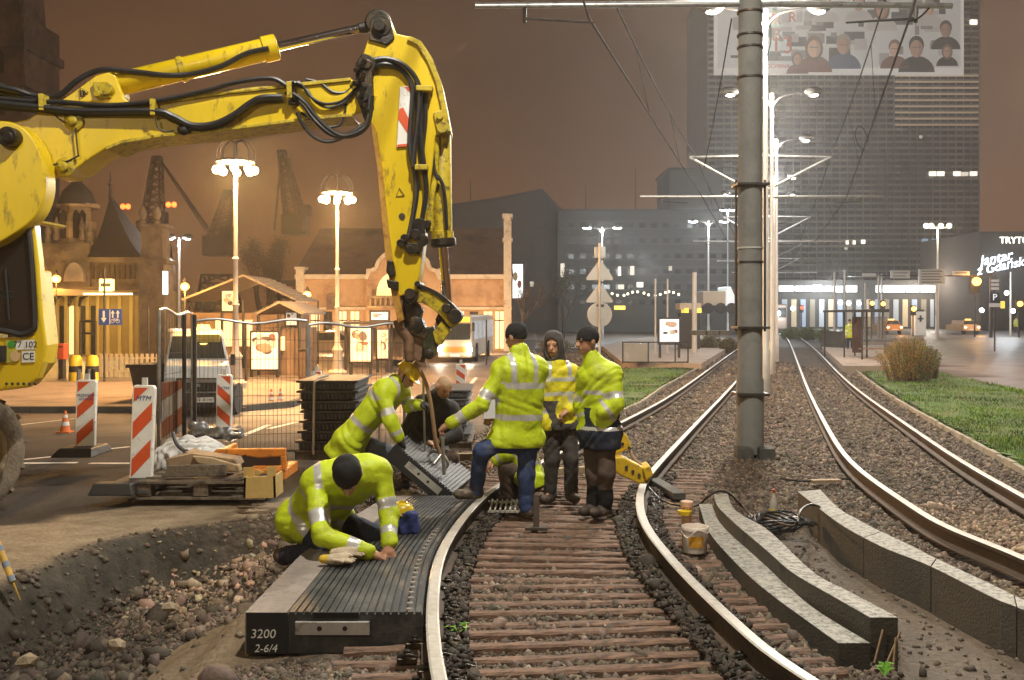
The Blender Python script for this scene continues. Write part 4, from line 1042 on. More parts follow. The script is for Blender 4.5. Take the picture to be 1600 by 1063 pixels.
        if not vest:
            for s in 'LR':
                f.cap(j['sh' + s], j['el' + s], .079, .07, .035); e = j['el' + s] + (j['wr' + s] - j['el' + s]) * cuff
                f.cap(j['el' + s], e, .07, .06, .03)
        else:
            for s in 'LR': f.cap(j['sh' + s], j['sh' + s] + (j['el' + s] - j['sh' + s]) * .25, .088, .085, .04)
        f.cap(sm, nk, .1, .08, .06); f.cap(sm, HP(0, -.02, -.115), .115, .076, .06)
        f.d += folds(p, 1.6, seed)
        f.cut(hm - ax * (ht + .06), -ax)
        return f.d
    mats = [jacket, REFL] + ([skirt] if skirt is not None else [NAVY]) + ([sleeve_mat] if sleeve_mat is not None else [])
    def jpick(c):
        m = np.zeros(len(c), int)
        darm = np.full(len(c), 9.0); arm = np.zeros(len(c), int)
        for s in 'LR':
            t1, d1 = segpar(c, j['sh' + s], j['el' + s]); t2, d2 = segpar(c, j['el' + s], j['wr' + s])
            t1 = np.where(d2 < d1, -1, t1); t2 = np.where(d2 < d1, t2, -1); dd = np.minimum(d1, d2)
            near = (dd < darm) & (dd < .125)
            on = ((t1 > .62) & (t1 < .85)) | ((t2 > .5) & (t2 < .72))
            isarm = near & ((t1 > .3) | (t2 > -.5))
            arm = np.where(isarm, np.where(on, 2, 1), arm); darm = np.minimum(darm, dd)
        t = ((c - hm) @ ax) / tl
        tor = arm == 0
        b1 = (t > stripes[0][0]) & (t < stripes[0][1]); b2 = (t > stripes[1][0]) & (t < stripes[1][1])
        if bands == 'none': b1 &= False; b2 &= False
        lat = (c - hm) @ ((j['shR'] - j['shL']) / np.linalg.norm(j['shR'] - j['shL']))
        br_ = (np.abs(np.abs(lat) - .105) < .026) & (t > stripes[1][1] - .02)
        if bands == 'none': br_ &= False
        if bands == 'two': pass
        m[tor & (b1 | b2 | br_)] = 1
        if skirt is not None: m[tor & (t < skirt_t)] = 2; m[tor & (t > skirt_band[0]) & (t < skirt_band[1])] = 1
        if bands != 'none': m[arm == 2] = 1
        if sleeve_mat is not None: m[arm > 0] = 3
        return m
    uj = [j[k] for k in ('shL', 'shR', 'hipL', 'hipR', 'elL', 'elR', 'wrL', 'wrR')] + [hm - ax * (ht + .05), HP(0, 0, -.05)]
    mesh_from(jk, uj, .17, h * .9, 'jacket' if not vest else 'vest', mats, root, jpick)
    # hat, hood or glove
    if hat in ('beanie',):
        def hf(p):
            f = Field(p); headf(f, .014); f.ell(HP(0, -.03, .06), (.075 * hs, .085 * hs, .07 * hs), B, .03)
            f.cap(HP(0, -.02, .02), HP(0, -.021, .035), .0, .0, .01); f.d += folds(p, .7, seed + 9)
            n = -upv + fw * .3; f.cut(HP(0, 0, -.002), n); return f.d
        mesh_from(hf, [hd], .2, .008, 'knit_cap', BLKC, root)
    elif hat == 'hard':
        def hf(p):
            f = Field(p); f.ell(HP(0, -.01, .05), (.1 * hs, .122 * hs, .115 * hs), B, .01); f.cut(HP(0, 0, .035), -upv)
            f.cap(HP(0, -.11, .12), HP(0, .11, .115), .014, .014, .03)
            d = f.d; g = Field(p); g.ell(HP(0, .05, .038), (.1 * hs, .12 * hs, .011), B, .01); g.ell(HP(0, -.01, .04), (.116 * hs, .135 * hs, .01), B, .01); f.d = d; f.un(g.d, .008); return f.d
        mesh_from(hf, [hd], .22, .007, 'hard_hat', HATY, root)
        mb = MB(); pts = [HP(math.cos(a) * .086, .01 + math.sin(a) * .03, .02 - .1 * abs(math.sin(a * .5 + .0)) if 0 else .03 - .12 * math.sin(a)) for a in np.linspace(0, math.pi, 9)]
        mb.tube([Vector(q) for q in pts], .006, 6); mb.build('chin_strap', BLACK, root, smooth=True)
    if hood:
        def hf(p):
            f = Field(p); headf(f, .028); f.cap(HP(0, -.03, -.05), sm + upv * .02, .1, .11, .05)
            f.d += folds(p, 1.2, seed + 3); f.ell(HP(0, .1, -.02), (.068, .09, .1), B, .015, True); return f.d
        mesh_from(hf, [hd, sm], .2, .009, 'hood', GREYC, root)
    if gloves:
        for s in gloves:
            def gf(p):
                f = Field(p); hand(f, s, 1.18); f.cap(j['wr' + s] - (j['wr' + s] - j['el' + s]) * .12, j['wr' + s] + (j['wr' + s] - j['el' + s]) * .02, .047, .04, .02); return f.d
            w, d, n, pn = handp(s)
            mesh_from(gf, [w, w + d * .15, w - d * .05], .09, .0065, 'work_glove', GLOVE, root)
    return root
def PJ(D0, **k):                               # joints given as photograph x, y and a depth offset
    return {a: P(q[0], q[1], D0 + q[2]) for a, q in k.items()}
# A: kneeling in front
DA = 7.1
person('kneeling worker in lime jacket and black knit cap, bare hands pressed on the ribbed panel',
  PJ(DA, head=(543, 744, -.34), shL=(592, 738, -.02), shR=(490, 752, -.1), elL=(609, 806, -.12), wrL=(607, 852, -.32), hdL=(610, 876, -.36), elR=(503, 836, -.42), wrR=(582, 866, -.42), hdR=(604, 874, -.40),
     hipL=(506, 800, .34), hipR=(462, 812, .16), knR=(520, 866, -.12), anR=(446, 868, .1), toR=(436, 878, .28), knL=(588, 838, .22), anL=(520, 862, .5), toL=(506, 872, .58), neck=(541, 758, -.12)),
  P(520, 890, DA), trousers=NAVY, hat='beanie', face=(.1, -.45, -.88), up=(.05, -.88, .45), seed=11, hem=.06, hs=1.12, curl=.95, girth=1.13, h=.0095, stripes=((.2, .29), (.62, .72)))
# B: bending with the yellow hard hat
DB = 9.75
person('bending worker in yellow hard hat and lime jacket, dark gloves on the tilted panel',
  PJ(DB, head=(634, 588, -.02), shL=(626, 606, .14), shR=(598, 612, -.16), elR=(610, 658, -.26), wrR=(624, 686, -.22), hdR=(636, 704, -.2), elL=(640, 634, .12), wrL=(656, 632, .02), hdL=(670, 634, 0), hipL=(548, 684, .12), hipR=(542, 690, -.12),
     knL=(602, 706, .1), anL=(600, 752, .12), toL=(626, 762, .1), knR=(548, 742, -.1), anR=(528, 792, 0), toR=(560, 798, -.05), neck=(622, 596, 0)),
  P(560, 800, DB), trousers=fabric('grey blue jeans', (.07, .08, .10), .85, .3, dirt=(.12, .13, .15), dirt_amt=.3, dscale=6), hat='hard', gloves='LR', face=(.7, -.25, -.67), up=(.6, -.1, .75), seed=22, hem=.15, curl=.9)
# C: behind the rods
DC = 10.5
person('crouching grey haired worker in dark clothes and open vest behind the hanging rod',
  PJ(DC, head=(693, 606, -.05), shL=(706, 642, .12), shR=(656, 632, -.1), elR=(636, 672, -.28), wrR=(664, 690, -.3), hdR=(676, 694, -.3), elL=(714, 680, -.1), wrL=(690, 690, -.26), hdL=(680, 690, -.26), hipL=(684, 712, .2), hipR=(652, 706, .1),
     knL=(706, 716, -.2), anL=(700, 752, .1), toL=(708, 758, -.1), knR=(640, 694, -.22), anR=(636, 748, -.05), toR=(634, 756, -.25), neck=(684, 622, 0)),
  P(668, 758, DC), jacket=fabric('black work jacket', (.016, .015, .015), .85, .3), trousers=BROWN, face=(.5, -.62, -.6), up=(.4, -.3, .86), seed=33, bands='none', hair=GREYHAIR, hands=True, curl=1.0, group='track workers crouching behind the panel')
# D: back view
DD = 8.95
person('worker seen from behind in long lime jacket, one foot up on the panel',
  PJ(DD, head=(806, 528, .0), shL=(784, 580, -.1), shR=(842, 578, .06), elL=(752, 634, -.2), wrL=(700, 664, -.2), hdL=(684, 674, -.2), elR=(806, 648, .26), wrR=(772, 652, .1), hdR=(760, 656, .02), hipL=(788, 686, -.04), hipR=(826, 686, .06),
     knL=(752, 706, -.14), anL=(744, 764, -.02), toL=(716, 778, -.08), knR=(822, 742, .02), anR=(822, 792, .02), toR=(800, 806, .08), neck=(808, 556, .02)),
  P(810, 808, DD), trousers=JEANS, hat='beanie', face=(-.75, .62, -.2), seed=44, hem=.0, girth=1.12, curl=1.1)
# E: hooded
DE = 9.75
person('worker with grey hood up, yellow vest jacket and dark trousers, standing between two others',
  PJ(DE, head=(865, 540, -.02), shL=(893, 582, .06), shR=(846, 584, -.02), elL=(903, 628, .06), wrL=(888, 642, -.12), hdL=(878, 648, -.14), elR=(840, 630, .05), wrR=(848, 664, -.06), hdR=(850, 680, -.08), hipL=(886, 662, .02), hipR=(858, 662, -.02),
     knL=(893, 716, -.02), anL=(892, 768, 0), toL=(900, 780, -.18), knR=(862, 718, -.02), anR=(860, 770, .02), toR=(848, 782, -.16), neck=(866, 562, 0)),
  P(876, 784, DE), jacket=YELLOWV, trousers=DGREY, hood=True, face=(-.28, -.95, -.1), seed=55, hem=.0, skirt=GREYC, girth=.92, skirt_t=.46, skirt_band=(9, 9), stripes=((.55, .63), (.84, .92)))
# F: right, profile
DF = 8.95
person('worker in black cap and lime and navy coat, hands in pockets, right of the crew',
  PJ(DF, head=(917, 534, -.02), shL=(958, 586, -.06), shR=(914, 588, .06), elL=(964, 632, -.16), wrL=(940, 648, -.17), hdL=(930, 650, -.1), elR=(908, 634, .08), wrR=(914, 656, .06), hdR=(908, 680, -.02), hipL=(950, 676, -.04), hipR=(924, 676, .06),
     knL=(947, 738, -.06), anL=(945, 790, 0), toL=(926, 804, -.14), knR=(928, 738, .06), anR=(928, 788, .1), toR=(910, 800, -.02), neck=(924, 560, 0)),
  P(938, 806, DF), jacket=LIME, trousers=BROWN, hat='beanie', face=(-.86, -.48, -.12), seed=66, hem=.08, skirt=NAVY, girth=1.0, lower=BLKC, hands=False, skirt_t=.46, skirt_band=(.06, .13), stripes=((.68, .76), (9, 9.1)))
# G: crouching behind the long jacket
DG = 9.9
person('worker mostly hidden behind the blue jeans, crouching in lime sleeves and brown trousers',
  PJ(DG, head=(838, 664, .1), shL=(812, 682, .2), shR=(806, 690, -.12), elL=(795, 706, .1), wrL=(776, 716, 0), hdL=(768, 722, 0), elR=(792, 708, -.14), wrR=(774, 722, -.12), hdR=(766, 728, -.12), hipL=(834, 748, .1), hipR=(830, 752, -.1),
     knL=(800, 724, .1), anL=(800, 768, .15), toL=(786, 778, .1), knR=(790, 726, -.1), anR=(792, 772, -.05), toR=(778, 782, -.1), neck=(826, 670, .05)),
  P(805, 784, DG), trousers=BROWN, face=(-.8, -.4, -.4), hat='beanie', seed=77, hem=.02, hs=.9, group='track workers crouching behind the panel')
# H, I: far away
def far_person(label, x, yf, yh, seed, jac=LIME, tr=NAVY, dx=1):
    hpx = yf - yh; D = 1.72 * F / hpx; s = hpx / 293.0
    def q(a, b, c): return (x + a * s, yf + (b - 805) * s, c)
    person(label, PJ(D, head=q(0, 535, 0), shL=q(30, 585, 0), shR=q(-30, 585, 0), elL=q(42, 640, .0), wrL=q(40, 680, -.1), elR=q(-42, 640, 0), wrR=q(-40, 680, -.1), hipL=q(16, 680, 0), hipR=q(-16, 680, 0), knL=q(20, 740, -.06), anL=q(20, 790, .06), toL=q(22, 804, -.12), knR=q(-18, 740, .04), anR=q(-20, 790, .0), toR=q(-22, 804, -.15), neck=q(0, 560, 0)),
      P(x, yf, D), jacket=jac, trousers=tr, hat='beanie', seed=seed, hem=.05, h=.02, group='distant people in hi-vis', hands=True, lower=None)
far_person('distant worker in lime jacket walking on the platform by the tram shelter', 1328, 545, 499, 5)
far_person('distant person in lime jacket at the far right kerb of the wide road', 1588, 520, 495, 6)

# marks printed on the backs of two jackets, laid on the cloth
def jacket_mark(owner_i, txt, x, y, size, D):
    roots = [o for o in bpy.data.objects if o.name.split('.')[0] == 'person' and o.parent is None]
    jk = [c for c in roots[owner_i].children if c.name.split('.')[0] == 'jacket'][0]
    bpy.context.view_layer.update()
    o = lettering(txt, jk, P(x, y, D), (R(90), 0, 0), size, M('black print', (.02, .02, .02), .8, 0, bump=0), 0)
    M0 = jk.matrix_world; inv = M0.inverted(); off = o.matrix_world
    bpy.context.view_layer.update(); W_ = o.matrix_world.copy(); cam_ = Vector((0, 0, H)); ok = True
    co_ = []
    for v in o.data.vertices:
        p = W_ @ v.co; d = (p - cam_).normalized()
        hit, loc, n, i = jk.ray_cast(inv @ cam_, (inv.to_3x3() @ d).normalized())
        if not hit: ok = False; break
        co_.append(M0 @ loc - d * .006)
    if not ok: bpy.data.objects.remove(o); return
    for v, c in zip(o.data.vertices, co_): v.co = W_.inverted() @ c
jacket_mark(3, 'SPTDR', 838, 603 - 30, .085, 8.7)
# ------------------------------------------------------------------ crossing panels
PANEL = M('black rubber panel', (.04, .041, .042), .58, .3, 5, .2, dirt=(.09, .085, .075), dirt_amt=.42, dscale=5)
PLATE = M('zinc lifting plate', (.5, .5, .48), .45, .12, 8, .05, .5, dirt=(.25, .22, .18), dirt_amt=.3, dscale=9)
EDGE = M('concrete panel edge', (.24, .2, .17), .9, .2, 5, .3, dirt=(.16, .14, .12), dirt_amt=.4, dscale=14, bscale=70)
def ribbed(mb, quad, hgt, nr=17, solid=True, dn=(0, 0, -1), mi=0):
    """quad: p00 (near left) p10 (near right) p11 (far right) p01 (far left); ribs run from near to far."""
    a, b, c, d = [Vector(p) for p in quad]; dn = Vector(dn); g = .014
    body = [p + dn * g for p in (a, b, c, d)]
    mb.hexa([p + dn * hgt for p in (a, b, c, d)] + body, mi)
    for i in range(nr):
        u0 = (i + .14) / nr; u1 = (i + .86) / nr
        q = [a.lerp(b, u0), a.lerp(b, u1), d.lerp(c, u1), d.lerp(c, u0)]
        s0 = .2 / nr
        lo = [p + dn * (g + .001) for p in q]
        mb.hexa(lo + q, mi)
def rail_at(line, y):
    for i in range(len(line) - 1):
        if line[i].y <= y <= line[i + 1].y or line[i + 1].y <= y <= line[i].y:
            t = (y - line[i].y) / (line[i + 1].y - line[i].y + 1e-9); return line[i].lerp(line[i + 1], t)
    return line[0]
joints = [5.50, 7.50, 9.05]
plab = ['nearest ribbed black crossing panel with a zinc plate on its front face', 'second ribbed black crossing panel where the kneeling man works', 'farther ribbed black crossing panel under the lifted boot']
def pan_quad(y0, y1, z=.15):
    l = []
    def lx(y): return -1.24 + .02 * (y - 5.5) + max(0, (y - 6.8)) * .095
    r0, r1 = rail_at(L1, y0), rail_at(L1, y1)
    return [(lx(y0), y0, z + zg(y0)), (r0.x - .055, y0, z + zg(y0)), (r1.x - .055, y1, z + zg(y1)), (lx(y1), y1, z + zg(y1))], lx
cuts = [(5.50, 7.49), (7.50, 8.60), (8.61, 9.30)]
for k, (y0, y1) in enumerate(cuts):
    root = thing('crossing_panel', plab[k], 'track panel', (-.9, y0, 0), 'ribbed crossing panels laid beside the rail')
    n = 6 if k == 0 else 4; mb = MB()
    for i in range(n):
        q, lx = pan_quad(y0 + (y1 - y0) * i / n, y0 + (y1 - y0) * (i + 1) / n + (.001 if i < n - 1 else 0))
        ribbed(mb, q, .23)
    mb.build('ribbed_top', PANEL, root, bevel=0)
    mb = MB(); q, lx = pan_quad(y0, y1)
    for i in range(n):
        q0, _ = pan_quad(y0 + (y1 - y0) * i / n, y0 + (y1 - y0) * (i + 1) / n)
        a, d = Vector(q0[0]), Vector(q0[3]); w = Vector((-.235, 0, 0))
        mb.hexa([a + w - Vector((0, 0, .23)), a - Vector((.006, 0, .23)), d - Vector((.006, 0, .23)), d + w - Vector((0, 0, .23)), a + w - Vector((0, 0, .002)), a - Vector((.006, 0, .002)), d - Vector((.006, 0, .002)), d + w - Vector((0, 0, .002))], 0)
    mb.v = mb.v; eb = mb.build('edge_block', [EDGE], root)
    mb = MB(); q, _ = pan_quad(y0, y1)
    r = Vector(q[1])
    for i in range(n * 3):
        t = (i + .5) / (n * 3); p = Vector(q[1]).lerp(Vector(q[2]), t); pr = rail_at(L1, p.y); mb.cyl((pr.x - .13, p.y, p.z - .005), (pr.x - .13, p.y, p.z + .004), .022, .018, 8)
    mb.build('drain_stud', EDGE, root, kind='stuff')
    if k == 0:
        y = y0
        mb = MB(); mb.box((-.99, y - .012, .065), (.41, .02, .075)); pz = mb.build('lifting_plate', PLATE, root, bevel=.004)
        for dx in (-.07, .07):
            mb = MB(); mb.cyl((-.99 + dx, y - .0235, .065), (-.99 + dx, y - .0215, .065), .014, .014, 14); mb.build('bolt_hole', STEELD, pz)
        mb = MB(); mb.box((-.97, y - .006, .135), (.25, .012, .03)); mb.build('handle_slot', M('deep black recess', (.006, .006, .006), .8, 0, bump=0), root)
        DK = M('black panel underside', (.012, .012, .012), .7, .2, 8, .1)
        mb = MB(); mb.box((-.99, y + .1, -.10), (.36, .22, .05)); mb.box((-.62, y + .1, -.11), (.24, .22, .06)); mb.build('foot_block', DK, root, bevel=.008)
        mb = MB(); mb.box((-1.352, y - .003, .034), (.23, .006, .226)); fp = mb.build('front_face', DK, root)
        lettering('3200', fp, (-1.375, y - .009, .03), (R(90), 0, 0), .07, CHALK, .0006, shear=.15)
        lettering('2-6/4', fp, (-1.36, y - .009, -.05), (R(90), 0, 0), .06, CHALK, .0006, shear=.2)
# sheet steel front of the rail web
# tilted panel being lowered
def zl(p, dz): return p + Vector((0, 0, dz))
root = thing('lowered_panel', 'tilted ribbed black panel with zinc plate hanging between the crouching workers', 'track panel', P(670, 740, 9.6))
a = P(618, 694, 9.45); b = P(708, 770, 9.38); c = P(742, 742, 10.3); d = P(646, 670, 10.35)
ax_ = (b - a).normalized(); ay_ = (d - a).normalized(); nz = ax_.cross(ay_).normalized()
if nz.z < 0: nz = -nz
mb = MB(); ribbed(mb, [a, b, c, d], .17, 22, dn=-nz)
mb.build('ribbed_top', M('new black panel', (.016, .016, .017), .6, .3, 6, .2, dirt=(.045, .042, .038), dirt_amt=.4, dscale=6), root)
mb = MB(); mb.hexa([a - nz * .168 - ay_ * .006, b - nz * .168 - ay_ * .006, b - nz * .168, a - nz * .168, a - nz * .012 - ay_ * .006, b - nz * .012 - ay_ * .006, b - nz * .012, a - nz * .012]); mb.build('front_face', DK, root)
f0 = a.lerp(b, .28) - nz * .075; f1 = a.lerp(b, .86) - nz * .075; o = -ay_ * .008
mb = MB(); mb.hexa([f0 - nz * .035 + o, f1 - nz * .035 + o, f1 - nz * .035, f0 - nz * .035, f0 + nz * .035 + o, f1 + nz * .035 + o, f1 + nz * .035, f0 + nz * .035]); pz = mb.build('lifting_plate', PLATE, root)
for t in (.36, .64):
    p = f0.lerp(f1, t) + o * 1.05; mb = MB(); mb.cyl(p - ay_ * .002, p, .014, .014, 12); mb.build('bolt_hole', STEELD, pz)
m_ = a.lerp(c, .5)
mb = MB(); mb.tube(spline([m_ + ax_ * .12, m_ + nz * .05 + ax_ * .1, m_ + nz * .08, m_ + nz * .05 - ax_ * .08, m_ - ax_ * .1], 5), .016, 8); mb.tube(spline([m_ - ay_ * .2, m_ - ay_ * .1 + nz * .04, m_ + nz * .07, m_ + ay_ * .08 + nz * .03, m_ + ay_ * .16], 5), .014, 8); mb.build('lifting_shackle', STEEL, root, smooth=True)
mb = MB(); mb.tube(spline([P(648, 566, 9.62), P(662, 590, 9.65), P(671, 620, 9.7), P(677, 660, 9.75), P(681, 690, 9.8), m_ + nz * .06], 6), .02, 8)
mb.build('lifting_strap', M('brown lifting strap', (.34, .2, .1), .85, .2, 20, .3), smooth=True, label='brown lifting strap running from the excavator hook to the tilted panel', cat='strap')
mb = MB(); mb.cyl(P(661, 585, 9.9), P(664, 706, 9.9), .011, .011, 8); mb.build('steel_bar', STEEL, smooth=True, label='thin upright steel bar held in front of the crouching dark clothed worker', cat='bar')
mb = MB(); mb.cyl(P(691, 680, 9.55), P(694, 742, 9.55), .017, .017, 8); mb.cyl(P(691, 680, 9.55), P(691, 686, 9.55), .026, .026, 10); mb.build('steel_bar', STEEL, smooth=True, label='short steel prop standing right of the tilted panel', cat='bar')
mb = MB(); q0 = P(838, 774, 8.35); q1 = P(838, 862, 8.3); q1.z = .0
mb.obox(q0, q1, .05, .05, (0, 1, 0)); mb.box((q1.x, q1.y, .012), (.19, .12, .024)); mb.build('survey_stake', RUST, bevel=.004, label='rusty upright stake on a foot plate standing between the rails', cat='stake')
# papers
mb = MB(); c0 = P(765, 640, 8.72)
for i in range(4): mb.box((c0.x, c0.y + i * .006, c0.z + i * .004), (.11, .002, .16), .5 + .06 * i)
mb.build('papers', M('white paper', (.7, .7, .68), .8, 0, bump=0), label='folded white papers held under the arm of the tall worker', cat='papers')
# loose grating, gloves, blue bag
root = thing('steel_grating', 'small pale steel grating lying by the boot of the tall worker', 'grating', G(790, 806, .0))
mb = MB(); c0 = G(790, 803, .02)
for i in range(7): mb.obox(c0 + Vector((-.14 + i * .045, -.12, .05)), c0 + Vector((-.12 + i * .045, .14, .1)), .014, .02)
for y in (-.1, .12): mb.obox(c0 + Vector((-.16, y, .06 + y * .2)), c0 + Vector((.16, y, .06 + y * .2)), .02, .02)
mb.build('bars', M('pale zinc', (.5, .47, .4), .5, .2, 9, .1, .3), root)
def blob(fn, pts, pad, h, name, mats, label=None, cat=None, parent=None, pick=None, kind=None, group=None):
    J = np.array([v3(p) for p in pts]); V, Q = nets(fn, J.min(0) - pad, J.max(0) + pad, h)
    mi = pick(V[Q].mean(1)) if pick else None
    c = V.mean(0); c[2] = V[:, 2].min()
    if parent is not None: c = v3(wloc(parent))
    o = np_mesh(name, V, Q, mats, mi, True, loc=tuple(c))
    if parent is not None: o.location = (0, 0, 0)
    return link(o, parent, label, cat, group, kind)
g0 = G(524, 880, .17)
def gl(p):
    f = Field(p)
    for s, off in ((0, (0, 0)), (1, (.05, .09))):
        b = v3(g0) + np.array([off[0], off[1], .025 + .02 * s])
        f.cap(b + [-.08, 0, 0], b + [.04, .01, 0], .03, .042, .01)
        for i in range(4): f.cap(b + [.04, -.03 + .02 * i, 0], b + [.115 + .01 * (i % 2), -.045 + .03 * i, -.008], .013, .011, .006)
        f.cap(b + [.0, -.03, 0], b + [.06, -.075, 0], .015, .012, .008)
    f.d += folds(p, .6, 4); return f.d
blob(gl, [g0, g0 + Vector((.1, .1, 0))], .15, .007, 'work_gloves', [M('cream work glove', (.52, .42, .3), .85, .2, 14, .3), M('yellow glove cuff', (.62, .42, .03), .8, .2, 14, .3)], 'cream work gloves with yellow cuffs lying in front of the kneeling man', 'gloves', pick=lambda c: (c[:, 0] < g0.x - .045).astype(int))
b0 = G(632, 832, .15)
def bg_(p):
    f = Field(p); b = v3(b0); q = np.abs(p - (b + [.01, .01, .07])) - [.085, .06, .07]; q[:, 0] += .25 * (p[:, 2] - b[2] - .07) * .3; f.un(np.linalg.norm(np.maximum(q, 0), axis=1) + np.minimum(q.max(1), 0) - .02, .01); f.d += folds(p, 3.5, 8); f.cut(b, (0, 0, -1)); return f.d
blob(bg_, [b0, b0 + Vector((0, 0, .15))], .16, .009, 'tool_bag', fabric('blue bag cloth', (.022, .04, .17), .7, .2), 'blue cloth tool bag on the ribbed panel behind the kneeling man', 'bag')
root = thing('hard_hat', 'yellow hard hat lying on the blue bag', 'hard hat', b0 + Vector((0, .03, .17)))
mb = MB(); hc = b0 + Vector((-.02, .04, .145)); mb.lathe([(.105, 0), (.103, .007), (.09, .012), (.084, .035), (.066, .06), (.035, .073), (0, .076)], hc, 22, (.15, -.1, 1)); mb.build('shell', HATY, root, smooth=True)
mb = MB(); mb.tube(spline([hc + Vector((-.075, 0, .025)), hc + Vector((-.04, 0, .065)), hc + Vector((.015, -.008, .08)), hc + Vector((.075, -.008, .04))], 5), .009, 6); mb.build('ridge', HATY, root, smooth=True)
# ------------------------------------------------------------------ stacks of panels
def stack(label, x0, x1, yt, yb, D, n, strap):
    root = thing('panel_stack', label, 'panel stack', P((x0 + x1) / 2, yb, D))
    A, B_ = P(x0, yt, D), P(x1, yb, D); h = (A.z - B_.z) / n; w = B_.x - A.x
    for i in range(n):
        z = B_.z + i * h; mb = MB(); ov = random.uniform(-.03, .03)
        mb.box(((A.x + B_.x) / 2 + ov, D + .6, z + h * .36), (w - .06, 1.15, h * .62)); mb.box(((A.x + B_.x) / 2 + ov, D + .6, z + h * .82), (w + .02, 1.2, h * .22))
        for k in range(14): mb.box((A.x + .03 + (w - .06) * (k + .5) / 14 + ov, D + .02, z + h * .34), (w / 30, .05, h * .5))
        mb.build('panel', PANEL, root, bevel=.006)
    for sx in strap:
        p = P(sx, yt, D - .03); mb = MB(); mb.tube([(p.x + .05, D + .6, A.z + .025), (p.x + .03, D + .05, A.z + .02), (p.x, D - .03, A.z - .03), (p.x - .01, D - .03, B_.z - .04)], .016, 6); mb.build('strap', M('pale strap', (.5, .45, .38), .7, .1, 9, .1), root, smooth=True)
    mb = MB(); zb = B_.z
    for dy in (.1, .6, 1.1): mb.box(((A.x + B_.x) / 2, D + dy, zb - .07), (w + .1, .1, .1))
    mb.box(((A.x + B_.x) / 2, D + .6, zb - .012), (w + .1, 1.2, .02)); mb.build('pallet', OLDWOOD, root)
stack('tall stack of black ribbed panels with pale strap, behind the bending worker', 466, 560, 594, 704, 11.6, 7, (491, 603 - 10))
stack('stack of black panels partly hidden behind the bald crouching worker', 664, 731, 609, 690, 12.2, 6, ())
# timbers lying by the panel stacks and between the rails
for lab, (x0, y0), (x1, y1), w in (('square pale timber block beside the tilted panel', (618, 772), (655, 786), .13), ('long timber lying across the track behind the standing workers', (850, 738), (958, 732), .09), ('weathered timber lying beyond the tilted panel', (690, 716), (760, 712), .1), ('timber plank lying behind the lowered panel by the stacks', (640, 740), (700, 728), .08)):
    mb = MB(); mb.obox(G(x0, y0, .06), G(x1, y1, .06), w, w * .9); mb.build('timber', M('pale timber', (.32, .25, .15), .85, .25, 7, .3, dirt=(.16, .12, .07), dirt_amt=.4, dscale=8), bevel=.006, label=lab, cat='timber')
# concrete slab piece by rail clamp
mb = MB(); mb.obox(G(1022, 752, .05), G(1062, 776, .03), .13, .07); mb.build('concrete_block', CONC, bevel=.008, label='small concrete slab lying beside the yellow rail clamp', cat='block')
# yellow rail clamps
CLY = M('yellow painted clamp', (.66, .42, .015), .5, .2, 6, .1, dirt=(.2, .12, .03), dirt_amt=.4, dscale=12)
def rail_clamp(label, px, D, th):
    root = thing('rail_clamp', label, 'clamp', P(sum(p[0] for p in px) / len(px), max(p[1] for p in px), D))
    mb = MB(); mb.prism([P(x, y, D) for x, y in px], (0, th, 0)); mb.build('body', CLY, root, bevel=.015)
    cx = sum(p[0] for p in px) / len(px); cy = sum(p[1] for p in px) / len(px)
    for k, (dx, dy) in enumerate(((-10, -6), (10, 6), (0, 0))):
        mb = MB(); mb.cyl(P(cx + dx, cy + dy, D - .012), P(cx + dx, cy + dy, D + .02), .016, .016, 12); mb.build('bolt_hole', STEELD, root)
    return root
rc1 = rail_clamp('long yellow rail clamp sitting on the rail end beside the black boots', [(959, 716), (972, 714), (1000, 728), (1013, 736), (1018, 744), (1012, 757), (998, 756), (970, 744), (957, 736)], 9.7, .2)
mb = MB(); mb.prism([P(x, y, 9.66) for x, y in ((1004, 732), (1016, 728), (1021, 742), (1010, 752))], (0, .3, 0)); mb.build('jaw', CLY, rc1, bevel=.01)
rail_clamp('smaller yellow rail clamp hanging behind the navy coat', [(960, 690), (972, 672), (982, 684), (987, 700), (974, 706), (962, 712)], 9.9, .14)
mb = MB(); mb.tube(spline([P(984, 704, 9.95), P(990, 716, 9.9), P(1000, 726, 9.85), P(1008, 734, 9.85)], 5), .018, 6); mb.build('wooden_lever', WOOD, smooth=True, label='thin brown lever between the two yellow rail clamps', cat='lever')
# bucket
bk = G(1086, 862, .0); bk.y = bk.y
root = thing('bucket', 'white plastic bucket with orange label standing on the slatted sleepers', 'bucket', bk)
BUCK = M('white bucket plastic', (.82, .72, .62), .45, .08, 6, .03, dirt=(.45, .36, .28), dirt_amt=.3, dscale=9)
hb = 40 / F * bk.y; rb = 21 / F * bk.y
mb = MB(); mb.lathe([(rb * .84, 0), (rb * .86, .01), (rb * .97, hb * .86), (rb * 1.02, hb * .87), (rb * 1.02, hb * .95), (rb * .99, hb), (rb * .93, hb), (rb * .9, hb * .93), (rb * .82, .03), (0, .03)], bk, 32); mb.build('pail', BUCK, root, smooth=True)
mb = MB(); n = 14
for i in range(n):
    a0 = -2.25 + 1.15 * i / n; a1 = -2.25 + 1.15 * (i + 1) / n
    q = [(bk.x + (rb * (.86 + .11 * z / .86) + .003) * math.cos(a), bk.y + (rb * (.86 + .11 * z / .86) + .003) * math.sin(a), bk.z + hb * z) for a, z in ((a0, .25), (a1, .25), (a1, .68), (a0, .68))]
    mb.sheet(q)
mb.build('label', M('orange label', (.75, .36, .02), .5, .2, 22, 0, dirt=(.75, .6, .3), dirt_amt=.3, dscale=18), root, smooth=True)
